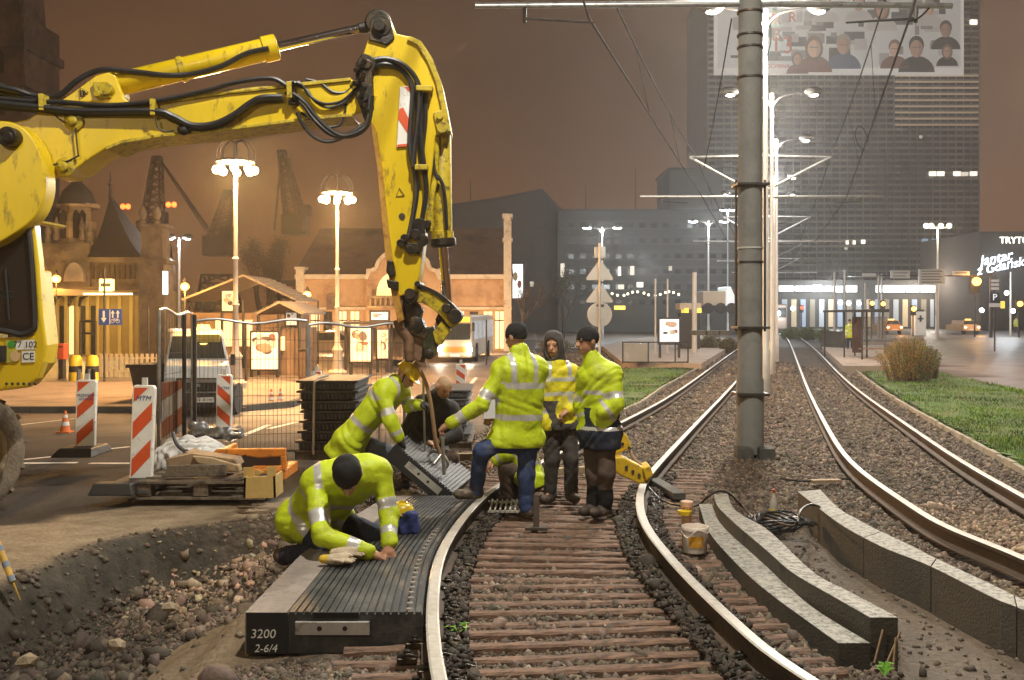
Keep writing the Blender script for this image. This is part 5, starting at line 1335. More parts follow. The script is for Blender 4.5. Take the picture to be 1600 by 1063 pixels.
mb = MB(); mb.tube(spline([bk + Vector((-rb * 1.02, 0, hb * .8)), bk + Vector((-rb * .7, -rb * .8, hb * .62)), bk + Vector((0, -rb * 1.06, hb * .95)), bk + Vector((rb * .7, -rb * .8, hb * .8)), bk + Vector((rb * 1.02, 0, hb * .8))], 5), .004, 5); mb.build('handle', BUCK, root, smooth=True)
root = thing('paint_pot', 'small orange white pot with yellow lid standing behind the rim of the bucket', 'pot', G(1073, 846, 0))
pp = P(1073, 826, bk.y + .18); pp.z = 0
mb = MB(); mb.lathe([(.035, 0), (.04, .01), (.04, .3), (.05, .31), (.05, .345), (.03, .35)], pp, 18); mb.build('can', M('orange white can', (.66, .4, .25), .5, .2, 10, .05), root, smooth=True)
mb = MB(); mb.lathe([(.052, 0), (.054, .03), (.03, .035)], pp + Vector((-.02, -.03, .25)), 18); mb.build('lid', M('yellow lid', (.72, .5, .02), .4, .1, 8, 0), root, smooth=True)
# bottle
bt0 = G(1209, 809, .0)
root = thing('bottle', 'clear glass bottle with yellow label and red cap between the kerb rows', 'bottle', bt0)
hb = 42 / F * bt0.y
mb = MB(); mb.lathe([(.032, 0), (.036, .01), (.037, hb * .5), (.032, hb * .62), (.016, hb * .8), (.013, hb * .94)], bt0, 20); mb.build('glass', M('bottle glass', (.42, .38, .32), .08, .1, 8, 0, spec=.9, dirt=(.6, .58, .5), dirt_amt=.3, dscale=12), root, smooth=True)
mb = MB(); mb.lathe([(.0378, 0), (.0378, hb * .22)], bt0 + Vector((0, 0, hb * .12)), 20); mb.build('label', M('yellow bottle label', (.6, .42, .06), .6, .3, 30, 0), root, smooth=True)
mb = MB(); mb.lathe([(.015, 0), (.016, .03), (.01, .034)], bt0 + Vector((0, 0, hb * .92)), 12); mb.build('cap', M('red cap', (.4, .06, .03), .5, 0, bump=0), root, smooth=True)
# cables
mb = MB(); cc = G(1218, 822, .02); pts = []
for i in range(96):
    a = i * .42; r = .26 + .05 * math.sin(i * 1.3) + .03 * math.sin(i * .37)
    pts.append(cc + Vector((math.cos(a) * r * .92, math.sin(a) * r * .8, .01 + .05 * (i / 96) + .025 * math.sin(i * .9))))
pts += spline([pts[-1], G(1240, 822, .12), G(1250, 800, .22), G(1262, 790, .2), G(1276, 790, .19), G(1290, 798, .1), G(1310, 800, .05)], 5)
mb.tube(pts, .010, 6); mb.build('cable_coil', HOSE, smooth=True, label='black cable coil on the stone bed between the two kerb rows', cat='cable')
mb = MB(); mb.tube(spline([G(1010, 758, .04), G(1032, 780, .02), G(1060, 790, .02), G(1090, 790, .03), G(1104, 778, .12), G(1122, 768, .23), G(1140, 772, .22), G(1160, 792, .06), G(1180, 812, .03), G(1196, 828, .04)], 6), .011, 6); mb.build('cable', HOSE, smooth=True, label='black cable running from the rail clamp over the raised kerb end', cat='cable')
mb = MB(); mb.tube(spline([G(1220, 748, .02), G(1255, 752, .03), G(1290, 750, .02), G(1330, 748, .03)], 6), .012, 6); mb.build('cable', HOSE, smooth=True, label='dark cable lying on the ballast right of the mast', cat='cable')
# wooden scraps beyond the outer kerb, twigs and weeds
mb = MB(); mb.obox(G(1268, 752, .03), G(1312, 751, .03), .1, .03); mb.build('timber', WOOD, label='short flat board lying on the ballast beside the finished track', cat='timber')
for k, (x, y) in enumerate(((1384, 1040), (1366, 1036), (1395, 1050))):
    p = G(x, y, .0); mb = MB(); mb.tube([p, p + Vector((.09 - .03 * k, .04, .16))], .006, 5); mb.build('twig', WOOD, smooth=True, label='thin pale twig sticking up from the soil by the cut kerb end', cat='twig', group='twigs by the cut kerb end')
def weed(label, x, y, n, h, col):
    p = G(x, y, 0); mb = MB()
    for i in range(n):
        a = random.uniform(0, 6.3); l = h * random.uniform(.5, 1); d = Vector((math.cos(a), math.sin(a), 0)); s = Vector((-d.y, d.x, 0)) * l * .22
        b = p + Vector((random.uniform(-.03, .03), random.uniform(-.03, .03), 0)); m1 = b + d * l * .5 + Vector((0, 0, l * .8)); e = b + d * l + Vector((0, 0, l * .7))
        mb.add([b, m1 - s, e, m1 + s], [(0, 1, 2, 3)])
    mb.build('weed', M('weed leaf', col, .6, .2, 20, 0), label=label, cat='weed')
weed('small green weed growing in the ballast by the near rail', 716, 992, 14, .07, (.12, .3, .02))
weed('yellow green weed beside the cut end of the kerb', 1386, 1056, 10, .08, (.2, .3, .02))
weed('yellow dandelion patch on the lawn by the outer rail', 1556, 633, 12, .1, (.7, .5, .01))
for k, (x, y, s_, lab) in enumerate(((16, 950, .06, 'broken brown rock at the left frame edge of the pit'), (182, 1020, .05, 'brown rock at the bottom of the pit'), (42, 1048, .06, 'pale brown rock at the bottom left corner of the pit'), (265, 960, .05, 'single pale stone on the sandy mound'))):
    p = G(x, y, -.2); bm = MB(); V0, F0 = icosa(); r = np.random.default_rng(k)
    V = V0 * (1 + r.uniform(-.25, .25, (12, 1))) * s_ * np.array([1.2, .9, .75]); bm.add([tuple(v + v3(p) + np.array([0, 0, .05])) for v in V], [tuple(f) for f in F0])
    o = bm.build('rock', M('brown rock', (.26, .2, .13), .9, .3, 12, .5), label=lab, cat='rock'); sb = o.modifiers.new('s', 'SUBSURF'); sb.subdivision_type = 'SIMPLE'; sb.levels = sb.render_levels = 1
# striped measuring staff at the left edge of the pit
root = thing('marker_staff', 'striped orange grey staff leaning at the left rim of the pit', 'staff', G(14, 912, 0))
mb = MB(); a = P(-4, 848, 6.6); b = P(20, 910, 6.5); mb.cyl(a, b, .022, .02, 10); mb.cyl(b, P(32, 938, 6.5), .008, .004, 6); mb.build('pole', M('orange staff', (.5, .3, .04), .6, .25, 9, .1), root, smooth=True)
for t in (.1, .5, .85):
    mb = MB(); mb.cyl(a.lerp(b, t), a.lerp(b, t + .14), .0235, .0225, 10); mb.build('band', M('blue grey band', (.16, .19, .24), .6, .1, 9, 0), root, smooth=True)
# ------------------------------------------------------------------ delineators
def delineator(label, tl, tr_, brp, bl, D, mark, flip=1, base=True, group='red and white site delineators'):
    c = P((bl[0] + brp[0]) / 2, (bl[1] + brp[1]) / 2, D)
    root = thing('delineator', label, 'delineator', c, group)
    poly = [P(x, y, D) for x, y in (bl, brp, tr_, tl)]
    BL, BR, TR, TL = poly
    def at(u, v): return BL.lerp(BR, u).lerp(TL.lerp(TR, u), v)
    ol = [at(0, 0), at(1, 0), at(1, .965), at(.93, 1), at(.07, 1), at(0, .965)]
    mb = MB(); mb.prism(ol, (0, .07, 0)); mb.build('panel', WHITE, root, bevel=.008)
    k = 0
    for v0 in (-.18, .22, .62, 1.02):
        sl = .26 * flip
        pts = []
        for i in range(9):
            u = .08 + .84 * i / 8; pts.append((u, v0 + sl * (u - .5)))
        lo = [(u, min(max(v - .095, .015), .975)) for u, v in pts]; hi = [(u, min(max(v + .095, .015), .975)) for u, v in pts]
        if max(h[1] - l[1] for h, l in zip(hi, lo)) < .01: continue
        mb = MB()
        for i in range(8): mb.sheet([at(*lo[i]) - Vector((0, .003, 0)), at(*lo[i + 1]) - Vector((0, .003, 0)), at(*hi[i + 1]) - Vector((0, .003, 0)), at(*hi[i]) - Vector((0, .003, 0))])
        mb.build('red_stripe', RED, root)
    if base:
        mb = MB(); w = (BR.x - BL.x); cb = (BL + BR) / 2; z0 = cb.z
        mb.hexa([(cb.x - w * 1.25, D - .3, z0 - .10), (cb.x + w * .9, D - .3, z0 - .10), (cb.x + w * .9, D + .36, z0 - .10), (cb.x - w * 1.25, D + .36, z0 - .10), (cb.x - w * .95, D - .2, z0), (cb.x + w * .7, D - .2, z0), (cb.x + w * .7, D + .3, z0), (cb.x - w * .95, D + .3, z0)])
        mb.build('rubber_foot', BLACK, root, bevel=.015)
    mb = MB(); t = TL.lerp(TR, .5); mb.box((t.x, D + .035, t.z + .03), (.05, .03, .09)); mb.build('post_tip', M('pale plastic', (.5, .48, .43), .6, .1, 9, 0), root)
    if mark:
        c2 = at(.5, mark[1]); lettering(mark[0], root, c2 - Vector((0, .006, 0)), (R(90), 0, 0), mark[2], M('ink blue', (.03, .06, .2), .6, 0, bump=0), .001, shear=.3)
    return root
delineator('white and red delineator at the far left on the road, beside the small cone', (119, 594), (150, 594), (147, 697), (117, 698), 12.2, ('PRZEDSIĘB.\nGDAŃSK', .74, .045))
delineator('nearest tall red and white delineator, beside the pallet of planks', (207, 602), (242, 603), (236, 748), (202, 748), 9.9, ('MTM', .86, .07))
delineator('red and white delineator in front of the white van, behind the mesh fence', (338, 586), (362, 586), (361, 668), (337, 668), 12.6, ('MTM', .74, .06), flip=-1)
delineator('small red and white delineator behind the panel stack, by the bus', (712, 569), (728, 569), (727, 612), (711, 612), 18, None, flip=-1, base=False)
delineator('delineator top peeping over the tall panel stack', (486, 580), (502, 580), (502, 620), (486, 620), 15.5, None, flip=-1, base=False)
# cones
def cone(label, x, yb, yt):
    p = G(x, yb, 0); h = (yb - yt) / F * p.y; r = h * .22
    root = thing('traffic_cone', label, 'cone', p, 'traffic cones on the road')
    ORC = M('cone orange', (.68, .17, .03), .55, .15, 9, .05)
    mb = MB(); mb.lathe([(r * 1.05, h * .06), (r * .2, h), (r * .1, h)], p, 18); c = mb.build('cone_body', ORC, root, smooth=True)
    for a, b in ((.32, .5), (.68, .82)):
        mb = MB(); f = lambda t: r * (1.05 - .85 * (t - .06) / .94) + .004
        mb.lathe([(f(a), h * a), (f(b), h * b)], p, 18); mb.build('white_band', WHITE, c, smooth=True)
    mb = MB(); mb.box(p + Vector((0, 0, h * .03)), (r * 2.7, r * 2.7, h * .06)); mb.build('base', ORC, root)
for a in (('small striped cone beside the far left delineator', 102, 676, 642), ('small cone by the right bumper of the white van', 374, 632, 607), ('left cone of the pair behind the mesh fence', 424, 633, 608), ('right cone of the pair behind the mesh fence', 438, 632, 607)): cone(*a)
# ------------------------------------------------------------------ pallet of planks, crate, box, sacks
pc = P(312, 772, 9.75)
root = thing('pallet', 'weathered pallet under the planks beside the near delineator', 'pallet', (pc.x, 10.0, zg(10)))
x0, x1 = P(212, 770, 9.6).x, P(412, 770, 9.6).x; zt_ = P(0, 750, 9.6).z
for i, z in ((0, .012), (1, zt_ - .03)):
    for k in range(4):
        mb = MB(); mb.box(((x0 + x1) / 2, 9.68 + k * .25, z + zg(10) * 0), (x1 - x0, .14, .022)); mb.build('deck_board', OLDWOOD, root)
for k in range(3):
    for q in range(2):
        mb = MB(); mb.box((x0 + .06 + (x1 - x0 - .12) * k / 2, 9.7 + q * .65, zt_ * .5), (.14, .14, max(.03, zt_ - .07))); mb.build('block', OLDWOOD, root)
pl_ = [('broad grey board leaning flat on the pallet', [(255, 746), (352, 744), (352, 726), (262, 728)], 9.66, .05, OLDWOOD),
       ('rough plank with bark lying on top of the pallet', [(258, 718), (300, 709), (366, 718), (372, 728), (330, 726), (264, 730)], 9.8, .25, WOOD),
       ('splintered plank sticking out right on the pallet', [(300, 713), (330, 716), (372, 728), (374, 738), (350, 734), (310, 724)], 9.75, .12, M('fresh timber', (.4, .29, .16), .8, .3, 5, .3, dirt=(.2, .13, .07), dirt_amt=.3, dscale=6)),
       ('thin plank at the back of the pallet beside the white sack', [(262, 738), (268, 722), (290, 706), (300, 710), (285, 728), (276, 742)], 10.0, .3, WOOD),
       ('short offcut lying at the right end of the pallet', [(356, 746), (380, 738), (384, 745), (372, 750)], 9.7, .2, WOOD),
       ('low board between pallet deck and the grey board', [(246, 752), (345, 750), (378, 745), (380, 750), (345, 756), (246, 757)], 9.63, .3, OLDWOOD)]
for lab, px, D, th, m_ in pl_:
    mb = MB(); mb.prism([P(x, y, D) for x, y in px], (0, th, 0)); mb.build('plank', m_, bevel=.006, label=lab, cat='plank', group='planks on the pallet')
root = thing('orange_crate', 'orange plastic crate with dark inside behind the cardboard box', 'crate', P(390, 752, 10.2))
OR = M('orange plastic', (.62, .2, .02), .5, .15, 6, .1, dirt=(.25, .1, .03), dirt_amt=.35, dscale=7)
mb = MB(); D = 10.1
mb.prism([P(x, y, D) for x, y in ((328, 712), (338, 702), (446, 701), (446, 713), (405, 716), (385, 713))], (0, .06, 0)); mb.prism([P(x, y, D) for x, y in ((438, 712), (446, 712), (447, 734), (440, 736))], (0, .06, 0)); mb.prism([P(x, y, D + .62) for x, y in ((340, 702), (440, 702), (440, 748), (340, 748))], (0, .04, 0)); mb.prism([P(x, y, D + .02) for x, y in ((385, 734), (446, 734), (446, 750), (385, 750))], (0, .6, 0))
mb.prism([P(x, y, D + .02) for x, y in ((338, 704), (346, 704), (350, 748), (342, 748))], (0, .6, 0)); mb.build('shell', OR, root, bevel=.012)
mb = MB(); mb.prism([P(x, y, D + .3) for x, y in ((350, 712), (438, 712), (438, 735), (350, 745))], (0, .3, 0)); mb.build('lining', M('dark crate lining', (.03, .02, .015), .9, .2, 8, .1), root)
for x in (362, 376): 
    mb = MB(); mb.prism([P(q[0], q[1], D - .01) for q in ((x, 716), (x + 7, 710), (x + 10, 714), (x + 4, 720))], (0, .04, 0)); mb.build('hole', M('dark crate lining', (.03, .02, .015)), root)
root = thing('cardboard_box', 'open ochre cardboard box at the right end of the pallet', 'box', P(405, 779, 9.15))
CARD = M('ochre cardboard', (.52, .35, .11), .85, .15, 4, .15, dirt=(.4, .24, .07), dirt_amt=.3, dscale=4)
D = 9.1; mb = MB()
q = [(380, 779), (432, 778), (430, 744), (381, 746)]
mb.prism([P(x, y, D) for x, y in q], (0, .02, 0)); mb.prism([P(x, y, D + .3) for x, y in q], (0, .02, 0)); a, b = P(380, 779, D), P(381, 746, D); mb.prism([a, b, b + Vector((0, .3, 0)), a + Vector((0, .3, 0))], (.02, 0, 0)); a, b = P(431, 778, D), P(430, 744, D); mb.prism([a, b, b + Vector((0, .3, 0)), a + Vector((0, .3, 0))], (-.02, 0, 0)); mb.build('carton', CARD, root)
for px, dd in (([(381, 745), (398, 746), (396, 730), (380, 731)], .1), ([(417, 744), (431, 744), (432, 729), (416, 730)], .0), ([(385, 746), (400, 746), (412, 738), (402, 734)], .26)):
    mb = MB(); mb.prism([P(x, y, D + dd) for x, y in px], (0, .012, 0)); mb.build('flap', CARD, root)
SACK = M('white woven sack', (.55, .54, .52), .75, .12, 5, .25, dirt=(.33, .29, .25), dirt_amt=.35, dscale=4)
def sackf(c, rx, ry, rz, seed, slump=0):
    def fn(p):
        f = Field(p); b = v3(c)
        for dx in (-.5, 0, .5): f.ell(b + [dx * rx, 0, rz * (.95 - .15 * abs(dx))], (rx * .62, ry, rz), None, .12)
        f.d += folds(p, 4.5, seed) * 1.2; f.cut(b, (0, 0, -1)); return f.d
    return fn
c = GD(300, 11.0); blob(sackf(c, .36, .4, .28, 3), [c - Vector((.4, .4, 0)), c + Vector((.4, .4, .6))], .12, .014, 'bulk_sack', SACK, 'big slumped white bulk sack behind the planks', 'sack')
c = P(335, 722, 10.9); c.z = zg(10.9); blob(sackf(c, .26, .35, .23, 5), [c - Vector((.3, .4, 0)), c + Vector((.3, .4, .5))], .12, .014, 'bulk_sack', SACK, 'lower white sack right of the big one, by the orange crate', 'sack')
c = P(318, 668, 11.6); c.z = P(0, 682, 11.6).z
FOIL = M('crumpled foil sheet', (.34, .36, .38), .25, .3, 9, .3, .4)
def ff(p):
    f = Field(p); b = v3(c); f.ell(b + [-.06, 0, .07], (.13, .14, .10), None, .05); f.ell(b + [.14, 0, .04], (.2, .14, .07), None, .05); f.ell(b + [.32, 0, .02], (.12, .1, .05), None, .05); f.d += folds(p, 6, 14); return f.d
blob(ff, [c - Vector((.2, .2, .1)), c + Vector((.45, .2, .25))], .08, .012, 'foil_sheet', FOIL, 'crumpled grey plastic foil on top of the white sacks', 'plastic sheet')
mb = MB(); mb.tube(spline([P(270, 676, 10.5), P(276, 694, 10.45), P(290, 706, 10.45), P(300, 712, 10.4)], 6), [.02] * 12 + [.035] * 7, 7); mb.build('sack_strap', BLACK, smooth=True, label='black lifting strap trailing off the white sacks', cat='strap')
# rubber fence feet
for lab, x, y, D in (('dark rubber fence foot under the delineator by the van', 352, 677, 12.3), ('rubber block on the dirt beside the near delineator', 180, 762, 9.6)):
    mb = MB(); p = P(x, y, D); mb.hexa([p + Vector(q) for q in ((-.22, -.12, -.06), (.22, -.12, -.06), (.22, .12, -.06), (-.22, .12, -.06), (-.18, -.09, .05), (.18, -.09, .05), (.18, .09, .05), (-.18, .09, .05))]); mb.build('rubber_block', BLACK, bevel=.012, label=lab, cat='rubber block')
# ------------------------------------------------------------------ mesh fence
WIRE = M('fence wire', (.07, .06, .05), .6, .2, 9, 0, .3)
def fence_panel(label, a, b, zt0, nv=16, nh=7):
    a, b = Vector(a), Vector(b); root = thing('mesh_fence', label, 'fence', (a + b) / 2, 'temporary mesh fence panels')
    up = Vector((0, 0, zt0))
    for p in (a, b):
        mb = MB(); mb.cyl(p, p + up, .021, .021, 10); mb.build('post', STEEL, root, smooth=True)
    mb = MB(); s = [a.lerp(b, t / 10) + up + Vector((0, 0, .03 * math.sin(t * .9))) for t in range(11)]; mb.tube(s, .019, 8); mb.build('top_rail', STEEL, root, smooth=True)
    mb = MB(); mb.cyl(a + Vector((0, 0, .12)), b + Vector((0, 0, .12)), .018, .018, 8); mb.build('bottom_rail', STEEL, root, smooth=True)
    mb = MB(); d = b - a
    for i in range(1, nv): 
        p = a + d * i / nv; mb.tube([p + Vector((0, 0, .1)), p + Vector((random.uniform(-.01, .01), random.uniform(-.02, .02), zt0 * .5)), p + up], .0032, 3, False)
    for i in range(1, nh):
        z = .1 + (zt0 - .1) * i / nh; mb.tube([a + Vector((0, 0, z)), a.lerp(b, .5) + Vector((0, .02, z + random.uniform(-.015, .015))), b + Vector((0, 0, z))], .0038, 3, False)
    mb.build('wire_mesh', WIRE, root)
    return root
def fp(x, y, D): p = P(x, y, D); return p
f1a = GD(248, 12.2); f1b = GD(300, 14.5)
ht1 = P(248, 485, 12.2).z - f1a.z
fence_panel('mesh fence panel seen edge on beside the near delineator', f1a, f1b, ht1, 14)
f2a = GD(305, 13.2); f2b = GD(480, 13.6); fence_panel('mesh fence panel standing in front of the white van', f2a, f2b, P(305, 502, 13.2).z - f2a.z, 26)
f3a = GD(482, 13.7); f3b = GD(632, 14.2); fence_panel('mesh fence panel behind the tall panel stack and the bending worker', f3a, f3b, P(482, 508, 13.7).z - f3a.z, 20)
for k, (x, D) in enumerate(((288, 11.9), (304, 12.6))):
    p = GD(x, D); mb = MB(); mb.cyl(p, Vector((p.x, p.y, P(x, 492, D).z)), .026, .026, 10); mb.build('fence_post', STEELD, smooth=True, label=('dark upright post' if k == 0 else 'second dark post right of the first') + ' of the fence by the white sacks', cat='post', group='loose fence posts')
p = P(263, 600, 13.0); root = thing('warning_board', 'brown and white striped barrier board behind the edge-on fence', 'barrier', GD(270, 13.4))
mb = MB(); mb.prism([P(x, y, 13.4) for x, y in ((252, 688), (288, 672), (288, 594), (252, 598))], (0, .04, 0)); bd = mb.build('board', M('dull white board', (.42, .36, .3), .7, .2, 6, .1, dirt=(.2, .14, .1), dirt_amt=.3), root)
for q in ([(252, 598), (288, 594), (288, 604), (252, 626)], [(252, 660), (288, 632), (288, 660), (252, 686)]):
    mb = MB(); mb.prism([P(x, y, 13.39) for x, y in q], (0, .008, 0)); mb.build('red_stripe', M('dull red', (.28, .09, .04), .7, .2, 6, .1), bd)
# small coupling object by the posts
LAMPS = []
def glow(name, col, s): return M(name, col, .5, 0, bump=0, emit=s, ecol=col)
LW = glow('street lamp white', (1, .93, .78), 26); LO = glow('sodium lamp', (1, .46, .08), 6); LWARM = glow('ornate lamp globe', (1, .78, .5), 24); LC = glow('cool lamp', (.86, .95, 1), 20)
MASTC = M('mast concrete', (.2, .197, .178), .85, .18, 1.5, .3, dirt=(.13, .13, .12), dirt_amt=.4, dscale=1.1, bscale=40)
# ------------------------------------------------------------------ overhead line masts
def mast(label, D, x, first=False):
    b = GD(x, D); root = thing('line_mast', label, 'mast', b, 'masts of the tram overhead line')
    w = .18 if first else .16; top = 10.5
    mb = MB(); mb.lathe([(w * 1.08, 0), (w * 1.08, 1.05), (w * .98, 1.08), (w * .86, top)], b, 20); mb.build('column', MASTC, root, smooth=True)
    zA = 6.2
    def q(dx, z, dy=0.0): return Vector((b.x + dx, D + dy, z))
    if first:
        for y in (20, 56, 75, 122, 410, 388):
            z = P(x, y, D).z; mb = MB(); mb.lathe([(w, -.012), (w * 1.04, -.012), (w * 1.04, .014), (w, .014)], Vector((b.x, D, z)), 20); mb.build('steel_band', STEELD if y != 388 else M('pale band', (.5, .49, .46), .7, .2, 9, .1), root, smooth=True)
        for dx in (-.215, .2):
            mb = MB(); mb.tube([q(dx, P(0, 518, D).z, -.05), q(dx, P(0, 282, D).z, -.05)], .018, 8); mb.build('conduit', STEELD, root, smooth=True)
        for y in (290, 512, 705 - 90):
            mb = MB(); z = P(0, y, D).z; mb.box((b.x, D - .02, z), (.46, .42, .035)); mb.build('clamp_plate', STEELD, root, bevel=.004)
        mb = MB(); mb.tube(spline([q(.18, P(0, 28, D).z, -.1), q(.26, P(0, 36, D).z, -.1), q(.27, P(0, 70, D).z, -.1), q(.2, P(0, 93, D).z, -.1)], 5), .009, 6); mb.build('loop_cable', HOSE, root, smooth=True)
        for dx in (-.14, .17):
            mb = MB(); mb.hexa([q(dx - .12, b.z - .05, -.34), q(dx + .12, b.z - .05, -.34), q(dx + .12, b.z - .05, -.1), q(dx - .12, b.z - .05, -.1), q(dx - .11, b.z + .1, -.32), q(dx + .11, b.z + .1, -.32), q(dx + .11, b.z + .12, -.12), q(dx - .11, b.z + .12, -.12)]); mb.build('footing', CONC, root, bevel=.01)
    # cantilevers left and right
    for s, reach in ((-1, 3.95 if first else 4.45), (1, 2.9 if first else 4.75)):
        arm = MB(); arm.cyl(q(s * w * .8, zA + (.05 if first else 0)), q(s * reach, zA + .02), (.05 if first else .06), (.042 if first else .05), 10); a = arm.build('cantilever', STEEL, root, smooth=True)
        mb = MB(); mb.cyl(q(s * w * .8, zA + 1.55), q(s * reach * .58, zA + 1.5), .03 if first else .05, .03 if first else .05, 8); mb.build('top_tie', STEEL, root, smooth=True)
        mb = MB(); mb.cyl(q(s * w * .8, zA + (.55 if first else .15)), q(s * reach * .58, zA + 1.5), .035 if first else .055, .035 if first else .055, 8); mb.build('strut', STEEL, root, smooth=True)
        mb = MB(); mb.cyl(q(s * reach * .82, zA), q(s * reach * .82, zA - .22), .035, .03, 8); mb.cyl(q(s * reach * .82, zA - .16), q(s * (reach * .82 + (1.0 if s < 0 else .95) * (1 if s < 0 else 1)) if 0 else s * (reach * .82 - 1.0), zA - .22), .02, .016, 8); mb.build('steady_arm', STEELD, root, smooth=True)
        mb = MB()
        for t in (.5, .58): 
            for k in range(4): mb.lathe([(.02, 0), (.05, .012), (.02, .024)], q(s * (w + .3 + .05 * k), zA + (.05 if first else 0)), 10, (1, 0, 0))
        mb.build('insulator', GREASE, root, smooth=True)
    return root
MS = [(14.3, 1172, 'near concrete line mast standing between the two tracks'), (37.6, 1184, 'second line mast half hidden behind the near one'), (61, 1196, 'third line mast down the tracks'), (84, 1203, 'fourth line mast down the tracks'), (107, 1208, 'farthest line mast down the tracks')]
for k, (D, x, lab) in enumerate(MS): mast(lab, D, x, k == 0)
def wire(label, pts, r=.017, group=None):
    mb = MB(); mb.tube([p for p in pts], r, 5); return mb.build('overhead_wire', WIREM, smooth=True, label=label, cat='wire', group=group)
def sag(a, b, s, n=12): return [a.lerp(b, t / n) - Vector((0, 0, 4 * s * (t / n) * (1 - t / n))) for t in range(n + 1)]
def chain(pts, s):
    out = []
    for i in range(len(pts) - 1): out += sag(pts[i], pts[i + 1], s)[(1 if i else 0):]
    return out
cl = [P(700, -700, 4.0), P(920, 28, 14.3), P(1098, 309, 37.6), P(1140, 382, 61), P(1163, 412, 84), P(1178, 430, 107)]
ml = [P(560, -1000, 4.5), P(884, -160, 14.3), P(1088, 246, 37.6), P(1136, 342, 61), P(1160, 384, 84), P(1176, 408, 107)]
cr = [P(1640, -700, 4.0), P(1420, 32, 14.3), P(1322, 310, 37.6), P(1272, 379, 61), P(1250, 410, 84), P(1238, 429, 107)]
mr = [P(1640, -1000, 4.5), P(1432, -160, 14.3), P(1298, 243, 37.6), P(1262, 340, 61), P(1246, 383, 84), P(1236, 408, 107)]
wire('contact wire over the left track', chain(cl, .02)); wire('messenger wire over the left track', chain(ml, .25)); wire('contact wire over the right track', chain(cr, .02)); wire('messenger wire over the right track', chain(mr, .25))
wire('dark cable falling from the mast top towards the left bracket', sag(P(1143, 30, 14.3), P(1100, 262, 25), .1), .010)
wire('slack cable between the upper right arm and the second mast', sag(P(1455, 8, 14.3), P(1420, 34, 14.2), .05), .014)
wire('looped cable hanging from the right contact wire', spline([P(1350, 236, 30), P(1341, 226, 30), P(1336, 208, 30), P(1344, 197, 30), P(1353, 208, 30), P(1356, 222, 30)], 6), .016)
for k, (a, b, c) in enumerate(((cl, ml, 'left'), (cr, mr, 'right'))):
    for i in range(1, 4):
        for t in (.3, .6):
            p = a[i].lerp(a[i + 1], t); q_ = b[i].lerp(b[i + 1], t) - Vector((0, 0, 1.0 * t * (1 - t)))
            if p.y < 80: wire(f'thin dropper between the two wires over the {c} track', [q_, p], .007, 'droppers of the ' + c + ' wires')
# upper pipe carrying the frame-top fittings
# ------------------------------------------------------------------ street lamps along the tracks
POLEW = M('pale lamp pole', (.5, .47, .42), .5, .1, 4, .03, .2)
def twin_lamp(label, D, x, z, sp, power, col=(1, .94, .82), mat=LW, base=True, heads=(-1, 1), hd=.2):
    b = GD(x, D); root = thing('street_lamp', label, 'street lamp', b, 'tall street lamps')
    mb = MB(); mb.lathe([(.13, 0), (.13, 1.2), (.09, 1.25), (.055, z - b.z)], b, 14); mb.build('pole', POLEW, root, smooth=True)
    for s in heads:
        mb = MB(); mb.tube(spline([Vector((b.x, D, z - .5)), Vector((b.x + s * sp * .3, D, z - .12)), Vector((b.x + s * sp, D, z + .05))], 6), .02, 6); mb.build('arm', STEELD, root, smooth=True)
        mb = MB(); mb.lathe([(.05, -.32), (.16, -.2), (.19, 0), (.16, .2), (.06, .34)], Vector((b.x + s * (sp + .2), D, z + .07)), 12, (s, 0, .05)); hd_ = mb.build('lamp_head', STEELD, root, smooth=True)
        mb = MB(); mb.ball((b.x + s * (sp + .2), D, z - .03), (hd, .14, .10), 12, 8); mb.build('lamp_lens', mat, hd_, smooth=True)
    if power: LAMPS.append(((b.x, D - .1, z - .35), power, col, .3))
    return root
twin_lamp('tall twin street lamp just behind the near mast, lamps at the top edge', 27, 1196, P(0, 15, 27).z, 1.25, 5200)
twin_lamp('second twin street lamp behind the mast, lamps below the billboard', 37, 1206, P(0, 146, 37).z, 1.35, 3000)
twin_lamp('third twin street lamp down the tracks', 47, 1213, P(0, 218, 47).z, 1.2, 2800, (.95, .97, 1))
twin_lamp('fourth twin street lamp down the tracks', 60, 1210, P(0, 277, 60).z, .9, 2600, (.95, .97, 1))
twin_lamp('farthest twin street lamp of the row down the tracks', 72, 1186, P(0, 303, 72).z, 2.2, 2600, (.95, .97, 1))
twin_lamp('twin cool street lamp above the road signs seen from behind', 92, 941, P(0, 356, 92).z, 1.2, 3200, (.85, .95, 1), LC, hd=.4)
twin_lamp('twin cool street lamp left of the mast over the dark office block', 86, 1107, P(0, 346, 86).z, 1.15, 3200, (.85, .95, 1), LC, hd=.4)
twin_lamp('small twin lamp low beside the mast in the distance', 110, 1137, P(0, 328, 110).z, .3, 1000, (.85, .95, 1), LC, hd=.4)
twin_lamp('twin white lamp on a thin pole behind the old market tower', 60, 280, P(0, 372, 60).z, .32, 700, (.95, .97, 1), LC)
# lamps of the same row that stand beside and behind the photographer
twin_lamp('twin street lamp of the row standing beside the camera, its heads above the picture', 17.5, 1178, 10.2, 1.2, 6000)
